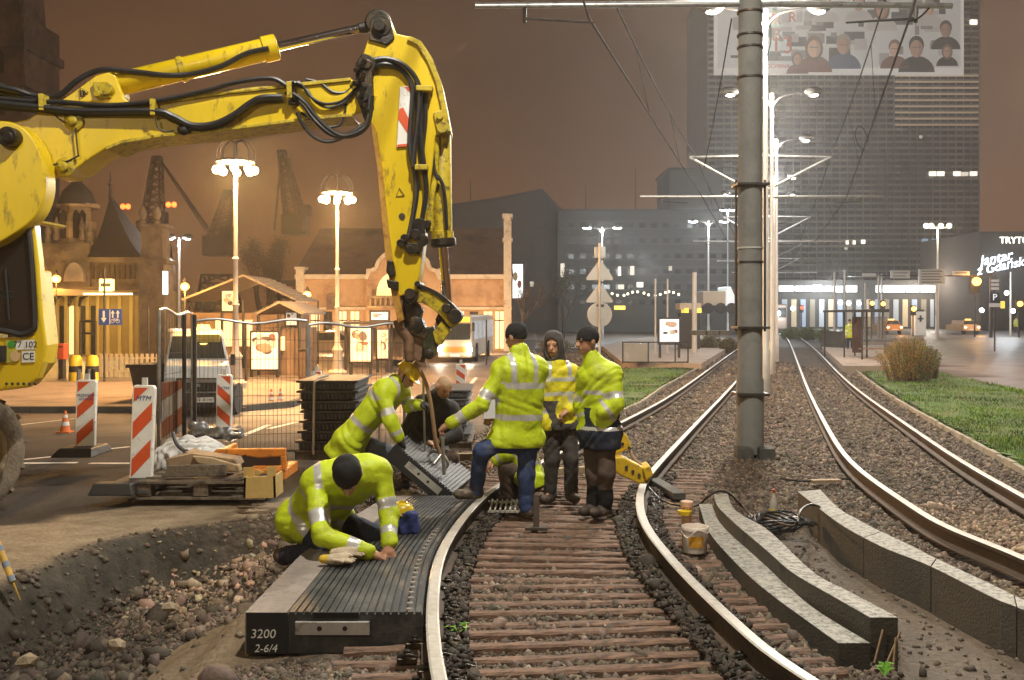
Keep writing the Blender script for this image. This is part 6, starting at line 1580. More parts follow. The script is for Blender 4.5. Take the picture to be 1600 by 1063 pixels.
# four headed lamp right
b = GD(1465, 100); root = thing('street_lamp', 'four headed lamp post in front of the tower block, right of the gantry', 'street lamp', b)
zt_ = P(0, 356, 100).z; mb = MB(); mb.lathe([(.14, 0), (.08, zt_ - b.z)], b, 12); mb.build('pole', POLEW, root, smooth=True); mb = MB(); mb.cyl((b.x - 1.3, 100, zt_), (b.x + 1.3, 100, zt_), .05, .05, 8); mb.build('cross_arm', POLEW, root)
for x in (1447, 1455, 1470, 1483):
    mb = MB(); p = P(x, 353, 100); mb.ball(p, .26, 10, 7); mb.build('lamp_lens', glow('dim lamp', (1, .85, .62), 6), root, smooth=True)
LAMPS.append(((b.x, 99.5, zt_ - .5), 900, (1, .85, .6), .3))
# ------------------------------------------------------------------ ornate lamps
IRON = M('dark cast iron', (.05, .045, .04), .55, .2, 9, .05, .4)
PALEIRON = M('pale painted iron', (.42, .36, .28), .55, .15, 5, .05)
def ornate(label, D, x, yl, ytop, power):
    b = GD(x, D); z = P(x, yl, D).z; root = thing('ornate_lamp', label, 'street lamp', b, 'ornate crown lamps of the square')
    mb = MB(); mb.lathe([(.3, 0), (.32, .25), (.2, .35), (.16, .9), (.2, 1.0), (.1, 1.15), (.075, 2.4), (.11, 2.45), (.07, 2.5), (.065, 3.7), (.1, 3.75), (.055, 3.8), (.045, z - b.z + .1)], b, 16); mb.build('pole', PALEIRON, root, smooth=True)
    mb = MB(); mb.cyl((b.x, D, z), (b.x, D, P(0, ytop, D).z), .03, .012, 8)
    for k in range(8):
        a = k * math.pi / 4 + .2; c, s = math.cos(a), math.sin(a); r = .52
        mb.tube(spline([Vector((b.x, D, z + .75)), Vector((b.x + c * r * .55, D + s * r * .55, z + .82)), Vector((b.x + c * r * .98, D + s * r * .98, z + .55)), Vector((b.x + c * r, D + s * r, z + .12))], 5), .018, 5)
    mb.lathe([(.5, .2), (.54, .22), (.54, .26), (.5, .28)], (b.x, D, z), 20); mb.build('crown', IRON, root, smooth=True)
    for k in range(8):
        a = k * math.pi / 4 + .2; mb = MB(); mb.ball((b.x + math.cos(a) * .52, D + math.sin(a) * .52, z), .115, 10, 7); mb.build('globe', LWARM, root, smooth=True)
    LAMPS.append(((b.x, D, z - .3), power, (1, .54, .2), .5))
ornate('left ornate crown lamp rising behind the excavator boom', 28, 368, 266, 214, 6000)
ornate('right ornate crown lamp in front of the market hall roof', 34, 527, 312, 268, 6000)
# ------------------------------------------------------------------ amber lamps
def amber(label, x, y, D, s=.16, power=120):
    root = thing('amber_lantern', label, 'lantern', P(x, y, D), 'amber lanterns on the old buildings')
    mb = MB(); p = P(x, y, D); mb.ball(p, (s, s, s * .9), 12, 8); mb.build('globe', LO, root, smooth=True); mb = MB(); mb.cyl(p + Vector((0, 0, s * .9)), p + Vector((0, 0, s * 2.2)), s * .7, .02, 10); mb.cyl(p - Vector((0, 0, s)), p - Vector((0, 0, s * 5)), .03, .03, 8); mb.build('bracket', IRON, root, smooth=True)
    LAMPS.append(((p.x, p.y - s * 1.8, p.z - .1), power, (1, .5, .12), .2))
amber('amber lantern on the canopy of the yellow lit facade', 88, 436, 52, .22, 600); amber('amber lantern left of the market stall roofs', 289, 448, 40, .17, 600); amber('amber lantern in front of the orange market wall', 480, 461, 50, .2, 700)
# ------------------------------------------------------------------ buildings left
def slab(mb, px, D, th, mi=None): mb.prism([P(x, y, D) for x, y in px], (0, th, 0), mi)
def gy_(D): return YH + (H - zg(D)) * F / D
def rect(x0, x1, y0, y1): return [(x0, y1), (x1, y1), (x1, y0), (x0, y0)]
STONEB = M('dark old stone', (.17, .13, .09), .9, .35, .8, .5, dirt=(.06, .045, .03), dirt_amt=.5, dscale=.7, bscale=6)
SLATE = M('slate roof', (.045, .04, .036), .7, .3, 1.2, .4, dirt=(.02, .018, .016), dirt_amt=.4, dscale=.6, bscale=9)
OCHRE = M('ochre plaster', (.27, .18, .06), .85, .2, .8, .2, dirt=(.25, .15, .05), dirt_amt=.35, dscale=.9)
PLAST = M('pale orange plaster', (.42, .27, .16), .85, .2, .6, .15, dirt=(.26, .15, .08), dirt_amt=.42, dscale=.8)
TRIMW = M('pale cornice', (.55, .48, .38), .8, .12, 2, .15, dirt=(.3, .24, .16), dirt_amt=.3, dscale=1.5)
WINL = glow('lit shop window', (1, .74, .42), .8); WIND = M('dark window', (.03, .026, .02), .15, .2, 3, 0)
# church tower at the frame corner
D = 72; root = thing('brick_tower', 'dark ragged brick tower at the upper left corner', 'tower', GD(5, D))
mb = MB(); slab(mb, rect(-60, 34, 20, gy_(D)), D, 6); 
for i, y in enumerate((60, 120, 180, 300)): slab(mb, rect(-60, 38 + 2 * i, y, y + 14), D - .3, 6.4)
slab(mb, [(-60, 22), (32, 22), (26, -60), (-60, -200)], D + .5, 4); mb.build('shaft', M('dark brick', (.09, .055, .038), .95, .4, .6, .6, dirt=(.03, .02, .016), dirt_amt=.5, dscale=.4, bscale=3), root)
for y in (70, 150, 230):
    mb = MB(); slab(mb, [(-14, y + 44), (6, y + 44), (6, y + 14), (-4, y), (-14, y + 14)], D - .02, .3); mb.build('window', WIND, root)
for k in range(5):
    mb = MB(); p = P(34 + (k % 2) * 2, 20 + k * 26, D); mb.cyl(p, p + Vector((.15, 0, 1.1)), .3, .03, 6); mb.build('pinnacle', M('dark brick', (.09, .055, .038)), root)
# ochre station-like building
D = 54; gb = gy_(D); root = thing('old_station', 'yellow lit old building with canopy, domed lantern and steep slate roof', 'building', GD(150, D))
mb = MB(); slab(mb, rect(62, 216, 452, gb), D, 7); mb.build('lower_wall', OCHRE, root)
mb = MB(); slab(mb, rect(62, 140, 380, 452), D + .2, 6); slab(mb, rect(140, 216, 398, 452), D + .4, 6); mb.build('upper_wall', STONEB, root)
for x in (86, 100, 118, 134, 150, 166, 184, 202):
    mb = MB(); slab(mb, rect(x, x + 5, 462, gb), D - .15, .3); mb.build('pilaster', M('uplit yellow pilaster', (.42, .3, .1), .8, .15, 1, .1), root)  # brighter than the wall: light from below put into the colour
for x in (92, 107, 125, 141): 
    mb = MB(); slab(mb, rect(x + 1, x + 8, 478, gb - 2), D - .03, .1); mb.build('window', WIND if x != 107 else WINL, root)
mb = MB(); slab(mb, [(60, 462), (208, 462), (208, 456), (60, 450)], D - 2.0, 2.4); cn = mb.build('canopy', M('canopy zinc', (.12, .09, .06), .7, .2, 2, .1), root)
mb = MB(); slab(mb, rect(130, 207, 458, 461), D - 2.05, .06); mb.build('light_strip', glow('canopy light strip', (1, .85, .6), 1.2), cn)
for x in (84, 108, 124): 
    mb = MB(); mb.tube(spline([P(x, 478, D - .1), P(x + 3, 468, D - .5), P(x + 12, 462, D - 1.2)], 5), .08, 6); mb.build('bracket', IRON, cn, smooth=True)
mb = MB(); slab(mb, rect(155, 174, 436, 455), D - 2.2, .4); sg = mb.build('lit_sign', glow('lit sign', (1, .82, .4), 1.5), root)
mb = MB(); slab(mb, rect(157, 172, 443, 448), D - 2.23, .02); mb.build('sign_line', M('sign dark line', (.1, .08, .03), .6, 0, bump=0), sg)
mb = MB(); pts = [(100, 440)] + [(115 + 16 * math.cos(a), 440 - 30 * math.sin(a)) for a in np.linspace(math.pi, 0, 9)] + [(131, 440)]; slab(mb, pts, D - .1, .3); mb.build('arched_window', M('pale lit arch', (.4, .33, .24), .8, .2, 1.2, .1), root)  # lit window shown by a pale colour alone
def octo(x0, x1, y0, y1, D, mb, r2=None):
    c = P((x0 + x1) / 2, y1, D); z1 = P(0, y0, D).z; r = (x1 - x0) / 2 / F * D; mb.lathe([(r, c.z), (r2 * r if r2 else r, z1)], (c.x, D + r, 0), 8)
Dl = D + .6
mb = MB(); octo(78, 138, 345, 452, Dl, mb); octo(86, 132, 318, 345, Dl + .3, mb); octo(74, 142, 316, 322, Dl, mb); octo(76, 140, 378, 384, Dl, mb); lt = mb.build('lantern', M('warm stone', (.36, .26, .14), .9, .3, .9, .4, dirt=(.12, .08, .05), dirt_amt=.45, dscale=.8), root)
c = P(108, 318, Dl); r = 26 / F * Dl; mb = MB(); mb.lathe([(r * 1.15, 0), (r * 1.02, .3), (r * .85, .75), (r * .5, 1.1), (r * .3, 1.3), (r * .28, 1.6), (.05, 1.9)], (c.x, Dl + 1.0, c.z), 16); mb.build('dome', SLATE, root, smooth=True)
for x in (98, 118, 88, 128): 
    mb = MB(); slab(mb, [(x - 4, 372), (x + 4, 372), (x + 4, 334), (x, 328), (x - 4, 334)], Dl - .05 if x in (98, 118) else Dl + .2, .2); mb.build('window', WIND, lt)
for x, y in ((75, 372), (88, 366), (128, 366), (140, 374)):
    mb = MB(); p = P(x, y + 10, Dl - .1); mb.lathe([(.2, 0), (.14, .5), (.2, .7), (.02, 1.3)], p, 8); mb.build('finial', STONEB, lt)
a = P(136, 402, D - .3); b_ = P(222, 402, D - .3); e0 = Vector((0, 5.5, 0)); ap = P(167, 302, D + 2); ap.y = D + 2.5
mb = MB()
def slope(t, p): q = p.lerp(ap, t); q.z -= .9 * math.sin(math.pi * t) * .5; return q
base = [a, b_, b_ + e0, a + e0]; ringsN = 6; vs = []
for i in range(ringsN + 1): vs += [slope(i / ringsN, p) for p in base]
fs = []
for i in range(ringsN):
    for k in range(4): l = (k + 1) % 4; fs.append((i * 4 + k, i * 4 + l, i * 4 + 4 + l, i * 4 + 4 + k))
mb.add(vs, fs); mb.cyl(ap - Vector((0, 0, .3)), ap + Vector((0, 0, 1.3)), .12, .02, 8); mb.ball(ap + Vector((0, 0, .55)), .13, 8, 6); mb.build('slate_roof', SLATE, root)
mb = MB(); slab(mb, rect(138, 220, 402, 410), D - .2, .5); mb.build('cornice', STONEB, root); mb = MB(); slab(mb, rect(60, 216, 448, 453), D - .2, .5); mb.build('cornice', STONEB, root)
for k in range(9): 
    mb = MB(); slab(mb, rect(143 + k * 8, 147 + k * 8, 414, 436), D + .33, .1); mb.build('blind_window', M('blind niche', (.08, .06, .04), .9, .2, 2, .1), root)
# stone pier with pinnacles right of it
root = thing('stone_pier', 'tall stone corner pier with small pinnacles beside the slate roof', 'pier', GD(235, 50)); D = 50
mb = MB(); slab(mb, rect(218, 256, 410, gy_(D)), D, 1.3); slab(mb, rect(220, 254, 352, 410), D + .1, 1.1); slab(mb, rect(214, 260, 406, 412), D - .1, 1.5); slab(mb, rect(216, 258, 350, 355), D - .05, 1.4); mb.build('shaft', STONEB, root)
for x in (223, 245): 
    mb = MB(); mb.lathe([(.2, 0), (.22, .15), (.1, .25), (.24, .5), (.2, .7), (.04, .95)], P(x, 351, D + .4), 10); mb.build('urn', STONEB, root, smooth=True)
# lit cool vertical sign
mb = MB(); slab(mb, rect(254, 260, 424, 460), 44, .2); mb.build('lit_sign', glow('cool lit sign', (.75, .9, 1), 3), label='narrow cool white lit sign on the stone pier', cat='sign')
# market hall
D = 60; gb = gy_(D); root = thing('market_hall', 'long orange lit market hall with brown roof and curved central gable', 'building', GD(630, D))
mb = MB(); slab(mb, rect(464, 576, 434, gb), D, 14); slab(mb, rect(680, 797, 434, gb), D, 14); mb.build('wall', PLAST, root)
for q, o, t in ((rect(460, 576, 429, 436), .4, .8), (rect(680, 800, 429, 436), .4, .8), (rect(460, 576, 480, 484), .2, .3), (rect(680, 800, 480, 484), .2, .3)): mb = MB(); slab(mb, q, D - o, t); mb.build('cornice', TRIMW, root)
mb = MB(); z1 = P(0, 430, D - .3).z; zr = P(0, 356, D + 6).z
A = [P(458, 430, D - .4), P(802, 430, D - .4)]; Rg = [Vector((A[0].x + .3, D + 6.5, zr)), Vector((A[1].x - .3, D + 6.5, zr))]; Bk = [Vector((A[0].x, D + 14, z1)), Vector((A[1].x, D + 14, z1))]
mb.add([A[0], A[1], Rg[1], Rg[0], Bk[0], Bk[1]], [(0, 1, 2, 3), (3, 2, 5, 4), (0, 3, 4), (1, 5, 2)]); mb.build('roof', M('brown tiled roof', (.11, .075, .055), .85, .25, 1.2, .5, dirt=(.05, .035, .028), dirt_amt=.4, dscale=.5, bscale=8), root)
gp = [(572, gb), (572, 436), (578, 424), (588, 420), (592, 408), (602, 398), (614, 394), (620, 388), (640, 388), (646, 394), (658, 398), (668, 408), (672, 420), (682, 424), (688, 436), (688, gb)]
mb = MB(); slab(mb, gp, D - .8, 8); gbl = mb.build('gable', PLAST, root)
mb = MB()
for i in range(1, len(gp) - 2): mb.obox(P(gp[i][0], gp[i][1], D - .9), P(gp[i + 1][0], gp[i + 1][1], D - .9), .5, .22, (0, 0, 1))
for x in (572, 683): slab(mb, rect(x, x + 6, 420, 428), D - 1.0, .6)
mb.build('coping', TRIMW, gbl)
mb = MB(); pts = [(588, 462)] + [(614 + 26 * math.cos(a), 462 - 36 * math.sin(a)) for a in np.linspace(math.pi, 0, 11)] + [(640, 462)]; slab(mb, pts, D - .83, .1); mb.build('arched_window', glow('yellow lit arch', (1, .78, .35), .9), gbl)
mb = MB(); slab(mb, rect(574, 622, 462, 466), D - 1.4, .5); slab(mb, rect(574, 622, 478, 482), D - 1.4, .5)
for k in range(6): slab(mb, rect(577 + k * 8, 580 + k * 8, 466, 478), D - 1.3, .2)
mb.build('balcony', M('warm stone', (.36, .26, .14)), gbl)
for x in (462, 787): 
    mb = MB(); slab(mb, rect(x, x + 12, 418 if x < 700 else 345, gb), D - .5, 1.2); slab(mb, rect(x - 2, x + 14, 417 if x < 700 else 372, 421 if x < 700 else 376), D - .6, 1.4)
    if x > 700: slab(mb, rect(x - 2, x + 14, 334, 340), D - .6, 1.4); slab(mb, rect(x + 1, x + 11, 340, 346), D - .5, 1.1)
    mb.build('corner_pillar', TRIMW, root)
for k, x in enumerate((486, 506, 528, 548, 690, 712, 734, 756, 774)):
    mb = MB(); slab(mb, rect(x, x + 13, 487, 545), D - .04, .1); w_ = mb.build('shop_window', WINL if k not in (1, 6) else WIND, root); mb = MB(); slab(mb, rect(x - 1, x + 14, 500, 502), D - .08, .05); slab(mb, rect(x + 6, x + 7, 487, 545), D - .08, .05); mb.build('window_frame', IRON, w_)
mb = MB(); slab(mb, rect(468, 474, 340, 360), D + 6, 1); mb.build('chimney', M('brown tiled roof', (.11, .075, .055)), root)
mb = MB(); slab(mb, rect(510, 525, 462, 484), D - .3, .15); mb.build('hanging_poster', M('dark poster', (.12, .07, .05), .6, .6, 4, 0), root)
for x, p in ((520, 900), (740, 900)): LAMPS.append((P(x, 520, D - 4.5), p, (1, .62, .3), .4))
LAMPS.append((P(130, 480, 50.5), 420, (1, .72, .25), .3)); LAMPS.append((P(190, 490, 50.5), 150, (1, .7, .25), .3))
# ------------------------------------------------------------------ market stalls with tent roofs
def stall(label, x0, x1, xr, ye, yr, D, posts=True):
    root = thing('market_stall', label, 'stall', GD((x0 + x1) / 2, D), 'market stalls of the square')
    a, b, r_ = P(x0, ye, D), P(x1, ye, D), P(xr, yr, D); L_ = Vector((0, 4.5, 0)); mb = MB(); th = Vector((0, 0, .08))
    for p, q in ((a, r_), (r_, b)): mb.hexa([p, q, q + L_, p + L_, p + th, q + th, q + L_ + th, p + L_ + th])
    for k in range(9):
        t = k / 9
        for p, q in ((a, r_), (b, r_)): m = p.lerp(q, t); mb.obox(m + th, m + th + L_, .05, .06)
    mb.build('roof', M('corrugated stall roof', (.3, .24, .17), .6, .2, 1.5, .1, .3), root)
    for x in (x0 + 4, x1 - 4, xr): mb = MB(); p = P(x, ye - 1, D + .2); mb.cyl((p.x, p.y, zg(D)), (p.x, p.y, p.z), .06, .06, 8); mb.build('post', IRON, root)
    mb = MB(); p, q = P(x0 + 6, 0, D + .5), P(x1 - 6, 0, D + .5); mb.hexa([(p.x, D + .5, zg(D)), (q.x, D + .5, zg(D)), (q.x, D + 4, zg(D)), (p.x, D + 4, zg(D)), (p.x, D + .5, a.z - .5), (q.x, D + .5, a.z - .5), (q.x, D + 4, a.z - .5), (p.x, D + 4, a.z - .5)]); mb.build('booth', M('brown booth', (.2, .13, .08), .8, .3, 1.5, .1), root)
    mb = MB(); p, q = P(x0 + (x1 - x0) * .3, 0, D + .45), P(x0 + (x1 - x0) * .62, 0, D + .45); mb.hexa([(p.x, D + .4, zg(D) + .9), (q.x, D + .4, zg(D) + .9), (q.x, D + .48, zg(D) + .9), (p.x, D + .48, zg(D) + .9), (p.x, D + .4, a.z - .8), (q.x, D + .4, a.z - .8), (q.x, D + .48, a.z - .8), (p.x, D + .48, a.z - .8)]); mb.build('counter_window', WINL, root)
stall('market stall with low wide gable roof behind the white van', 284, 462, 380, 470, 432, 41)
stall('market stall with orange lit counter right of the van', 400, 472, 436, 492, 474, 36)
def poster(label, x0, x1, y0, y1, D, em=1.1, col=(.9, .7, .5), blobs=6, frame_=STEELD, legs=True, seed=0):
    r = random.Random(seed); root = thing('ad_panel', label, 'advertising panel', GD((x0 + x1) / 2, D), 'lit advertising panels')
    mb = MB(); slab(mb, rect(x0 - 3, x1 + 3, y0 - 3, y1 + 3), D + .03, .18); mb.build('case', frame_, root, bevel=.02)
    mb = MB(); slab(mb, rect(x0, x1, y0, y1), D, .03); sc = mb.build('lit_poster', glow(f'poster light {seed}', col, em * .55), root)
    for k in range(blobs * 2):
        w, h = r.uniform(.2, .6) * (x1 - x0), r.uniform(.08, .3) * (y1 - y0); cx, cy = r.uniform(x0 + w / 2, x1 - w / 2), r.uniform(y0 + h / 2, y0 + .62 * (y1 - y0))
        mb = MB(); slab(mb, [(cx + w / 2 * math.cos(a), cy + h / 2 * math.sin(a)) for a in np.linspace(0, 6.28, 9)[:-1]], D - .004 - .001 * k, .002); c_ = random.Random(seed + k).choice([(.14, .1, .08), (.4, .28, .16), (.12, .14, .2), (.55, .42, .32), (.3, .12, .06), (.08, .06, .05), (.2, .24, .26), (.62, .56, .48)]); mb.build('picture_patch', M(f'poster ink {c_[0]:.2f}', c_, .6, .3, 3, 0, emit=em * .16, ecol=c_), sc)
    if legs:
        for x in (x0, x1): mb = MB(); p = P(x, y1, D + .1); mb.cyl((p.x, p.y, zg(D)), (p.x, p.y, p.z), .06, .06, 8); mb.build('leg', IRON, root)
    return root
poster('lit advertising panel beside the white van, pale lower half', 393, 434, 520, 577, 35, 1.2, (1, .86, .66), 7, seed=1)
poster('lit advertising panel by the ornate lamp foot, brown figures', 548, 579, 513, 565, 36, 1.0, (1, .78, .55), 7, seed=2)
poster('small lit panel right of the ornate lamp, orange strip', 590, 606, 516, 560, 38, 1.0, (1, .7, .45), 5, seed=3)
poster('lit blue white poster on the left tram stop', 1031, 1061, 499, 536, 46, .9, (.8, .9, 1), 3, seed=4)
poster('bright white lit panel beside the bare tree', 801, 817, 413, 466, 70, 2.2, (.92, 1, .98), 1, seed=5)
poster('hanging poster with orange base above the stalls', 347, 366, 455, 486, 39, .5, (.9, .7, .5), 6, seed=6, legs=True)
poster('small pale notice left of the orange market wall', 447, 463, 489, 508, 37, .8, (1, .93, .8), 2, seed=7)
poster('pale poster under the gable by the excavator arm', 580, 606, 488, 500, 45, .9, (.9, .9, .95), 3, seed=8)
# ------------------------------------------------------------------ van
def van():
    D = 20.3; b = GD(308, D); root = thing('white_van', 'white van with amber roof beacon parked behind the mesh fence', 'van', b)
    VW = M('van white paint', (.62, .62, .6), .35, .06, 3, 0, coat=.4, dirt=(.4, .36, .3), dirt_amt=.25, dscale=2)
    x0, x1 = 258, 358; mb = MB()
    sec = [(0, 636, 255, 361), (0, 590, 255, 361), (.15, 572, 257, 360), (.55, 566, 258, 359), (1.2, 526, 266, 352), (1.5, 519, 268, 350), (4.6, 519, 262, 356)]
    vs = []
    for dy, y, xa, xb in sec:
        p, q = P(xa, y, D), P(xb, y, D); vs += [Vector((p.x * (D + dy) / D, D + dy, p.z)), Vector((q.x * (D + dy) / D - .03 * dy, D + dy, p.z))]
    n = len(sec); fs = [(2 * i, 2 * i + 1, 2 * i + 3, 2 * i + 2) for i in range(n - 1)]
    zb = P(0, 636, D).z; lb = Vector((vs[-2].x, D + 4.6, zb)); rb = Vector((vs[-1].x, D + 4.6, zb)); vs += [lb, rb]
    fs += [tuple([2 * i for i in range(n)][::-1] + [2 * n])[::-1], tuple([2 * i + 1 for i in range(n)] + [2 * n + 1])[::-1], (2 * n - 2, 2 * n - 1, 2 * n + 1, 2 * n), (0, 2 * n, 2 * n + 1, 1)]
    mb.add(vs, fs); mb.build('body', VW, root, bevel=.05)
    a, bb, c, d = vs[6], vs[7], vs[9], vs[8]; nrm = (bb - a).cross(d - a).normalized()
    if nrm.y > 0: nrm = -nrm
    mb = MB(); q = [a.lerp(bb, .05).lerp(d, .08), bb.lerp(a, .05).lerp(c, .08), c.lerp(d, .06).lerp(bb, .06), d.lerp(c, .06).lerp(a, .06)]; mb.prism([p + nrm * .006 for p in q], nrm * .01); mb.build('windscreen', GLASS, root)
    BLKP = M('black van plastic', (.02, .02, .02), .5, .2, 9, .05)
    mb = MB(); slab(mb, rect(275, 345, 591, 612), D - .03, .06); mb.build('grille', BLKP, root, bevel=.01); mb = MB(); slab(mb, rect(256, 360, 614, 637), D - .08, .12); mb.build('bumper', BLKP, root, bevel=.02)
    mb = MB(); slab(mb, rect(285, 340, 593, 598), D - .045, .02); mb.build('grille_bar', STEEL, root)
    for xa, xb in ((258, 274), (346, 359)): mb = MB(); slab(mb, [(xa, 604), (xb, 604), (xb, 590), (xa, 590)], D - .025, .05); mb.build('headlight', M('headlight glass', (.4, .4, .38), .1, .1, 9, 0), root, bevel=.01)
    mb = MB(); slab(mb, rect(303, 334, 621, 629), D - .1, .02); pl = mb.build('number_plate', WHITE, root); lettering('GD 251HE', pl, P(318.5, 625, D - .104), (R(90), 0, 0), .075, STEELD, .001)
    mb = MB(); slab(mb, rect(305, 343, 523, 535), D + 1.0, .05); mb.build('roof_sign', M('ochre roof board', (.5, .34, .06), .7, .2, 6, 0), root)
    mb = MB(); p = P(318, 511, D + 1.6); mb.cyl(p - Vector((0, 0, .1)), p + Vector((0, 0, .05)), .16, .12, 14); mb.build('beacon', LO, root, smooth=True)
    LAMPS.append(((p.x, D + 1.2, p.z + .25), 90, (1, .5, .1), .15))
    for xa in (266, 350): mb = MB(); q = P(xa, 636, D); mb.lathe([(.1, -.1), (.33, -.1), (.36, 0), (.33, .1), (.1, .1)], (q.x, D + .75, zg(D) + .33), 20, (1, 0, 0)); mb.build('wheel', BLACK, root, smooth=True)
    for xa in (251, 364): mb = MB(); p = P(xa, 562, D + .7); mb.box(p, (.1, .08, .24)); mb.build('mirror', BLKP, root, bevel=.02)
    mb = MB(); mb.box((P(308, 590, D - .036).x, D - .036, P(0, 602, D).z), (.12, .012, .06)); mb.build('badge', STEEL, root)
van()
# ------------------------------------------------------------------ bus
D = 46; root = thing('city_bus', 'white and orange city bus with lit headlights on the road behind the crew', 'bus', GD(725, D))
BW = M('bus white', (.42, .35, .27), .4, .08, 1.2, 0, coat=.3); BO = M('bus orange', (.5, .2, .03), .4, .1, 1.2, 0)
x0, x1 = P(684, 0, D).x, P(738, 0, D).x; zb, zt_ = zg(D) + .22, P(0, 492, D).z; L_ = 9
sh = .8
def bq(u, v, w): return Vector((x0 + (x1 - x0) * u + w * sh / L_ * 1.0, D + w, zb + (zt_ - zb) * v))
mb = MB(); mb.hexa([bq(0, 0, 0), bq(1, 0, 0), bq(1, 0, L_), bq(0, 0, L_), bq(.02, 1, .05), bq(.98, 1, .05), bq(.98, 1, L_), bq(.02, 1, L_)]); mb.build('body', BW, root, bevel=.08)
def bf(u0, u1, v0, v1, o=.01, th=.03):
    mb = MB(); mb.hexa([bq(u0, v0, -o - th), bq(u1, v0, -o - th), bq(u1, v0, -o), bq(u0, v0, -o), bq(u0, v1, -o - th), bq(u1, v1, -o - th), bq(u1, v1, -o), bq(u0, v1, -o)]); return mb
bf(.06, .94, .42, .8).build('windscreen', GLASS, root, bevel=.02); bf(.03, .97, .14, .25).build('orange_band', BO, root); bf(.5, .92, .84, .94).build('destination_sign', glow('yellow display', (1, .78, .05), 1.1), root); bf(.08, .46, .84, .94).build('sign_blank', GLASS, root)
for u in (.08, .92): 
    mb = MB(); p = bq(u, .2, -.08); mb.lathe([(.03, 0), (.13, .02), (.13, .05), (.02, .07)], p, 12, (0, -1, 0)); mb.build('headlight', glow('headlight beam', (1, .92, .75), 60), root); LAMPS.append((tuple(p + Vector((0, -.4, 0))), 18, (1, .9, .7), .12))
bf(.36, .64, .03, .1).build('number_plate', WHITE, root); bf(.5, .51, .42, .8, .045, .01).build('screen_bar', IRON, root)
for k in range(5):
    w0, w1 = .5 + k * 1.7, 2.0 + k * 1.7; mb = MB(); o = Vector((.02, 0, 0)); mb.add([bq(1, .42, w0) + o, bq(1, .42, w1) + o, bq(1, .85, w1) + o, bq(1, .85, w0) + o], [(0, 1, 2, 3)]); mb.build('side_window', M('lit bus window', (.4, .42, .42), .2, .3, 2, 0, emit=.25, ecol=(.8, .9, 1)), root)
for w in (1.6, 6.5): mb = MB(); p = bq(.97, 0, w); mb.lathe([(.1, -.1), (.42, -.1), (.44, 0), (.42, .12), (.1, .13)], (p.x, p.y, zg(D) + .44), 18, (1, 0, 0)); mb.build('wheel', BLACK, root, smooth=True)
for u in (-.04, 1.04): mb = MB(); mb.box(bq(u, .72, -.1), (.12, .1, .4)); mb.build('mirror', IRON, root, bevel=.03)

# ------------------------------------------------------------------ clutter of the square
D = 40; root = thing('bus_shelter', 'glazed bus shelter around the lit posters by the ornate lamp foot', 'shelter', GD(590, D))
for x in (540, 612, 644): mb = MB(); p = GD(x, D); mb.cyl(p, (p.x, D, P(0, 507, D).z), .05, .05, 8); mb.build('post', IRON, root)
mb = MB(); slab(mb, rect(536, 650, 503, 507), D - .6, 1.8); mb.build('roof', IRON, root, bevel=.02)
mb = MB(); slab(mb, rect(542, 642, 512, 560), D + .9, .02); mb.build('glass', M('dim shelter glass', (.12, .09, .06), .12, .2, 2, 0), root)
mb = MB(); slab(mb, rect(560, 636, 558, 562), D + .5, .4); mb.build('bench', WOOD, root)
for k, (x, y0, y1, w, D, lab) in enumerate(((474, 548, 572, 16, 33, 'brown square litter bin left of the ornate lamp foot'), (276, 545, 575, 14, 27, 'dark litter bin beside the white van'), (660, 535, 566, 12, 42, 'grey utility box near the bus'))):
    root = thing('litter_bin', lab, 'bin', GD(x, D)); mb = MB(); slab(mb, rect(x - w / 2, x + w / 2, y0, gy_(D)), D, .45); mb.build('body', M('brown bin', (.14, .085, .05), .7, .25, 3, .1), root, bevel=.03); mb = MB(); slab(mb, rect(x - w / 2 - 1, x + w / 2 + 1, y0 - 3, y0), D - .05, .55); mb.build('lid', IRON, root, bevel=.02)
root = thing('poster_column', 'orange and white poster board right of the shelter posters', 'advertising board', GD(618, 43)); D = 43
mb = MB(); slab(mb, rect(611, 628, 512, 556), D, .2); mb.build('board', M('cream board', (.5, .38, .26), .7, .15, 3, 0), root); mb = MB(); slab(mb, rect(612, 618, 514, 545), D - .02, .01); mb.build('orange_strip', M('orange strip', (.62, .16, .02), .6, .1, 4, 0), root); mb = MB(); slab(mb, rect(611, 628, 545, gy_(D)), D + .02, .16); mb.build('base', IRON, root)
for k, (x, D, yt) in enumerate(((384, 33, 505), (408, 44, 478), (497, 45, 470), (655, 44, 482), (760, 44, 500), (232, 40, 480))):
    p = GD(x, D); mb = MB(); mb.cyl(p, (p.x, D, P(0, yt, D).z), .04, .035, 8); mb.build('pole', STEELD, smooth=True, label='thin dark pole among the stalls and kiosks of the square', cat='pole', group='thin poles of the square')
for k, (x, D, c_) in enumerate(((668, 55, (.09, .09, .1)), (512, 52, (.2, .16, .12)))):
    b = GD(x, D); root = thing('parked_car', ('dark car parked beside the bus' , 'tan car parked before the orange market wall')[k], 'car', b, 'cars parked on the square'); pt = M(f'parked paint {k}', c_, .3, .1, 1, 0, coat=.4)
    mb = MB(); mb.prism([b + Vector((u, 0, v)) for u, v in ((-2.1, .25), (-2.1, .7), (-1.5, .85), (-.9, 1.35), (.7, 1.38), (1.35, .9), (2.05, .78), (2.1, .25))], (0, 1.6, 0)); mb.build('body', pt, root, bevel=.12)
    mb = MB(); mb.prism([b + Vector((u, -.015, v)) for u, v in ((-1.3, .88), (-.82, 1.28), (.62, 1.3), (1.15, .9))], (0, .02, 0)); mb.build('side_window', GLASS, root)
    for u in (-1.3, 1.3): mb = MB(); mb.lathe([(.05, -.02), (.3, -.02), (.32, .05), (.3, .15), (.05, .15)], b + Vector((u, -.01, .31)), 18, (0, 1, 0)); mb.build('wheel', BLACK, root, smooth=True)
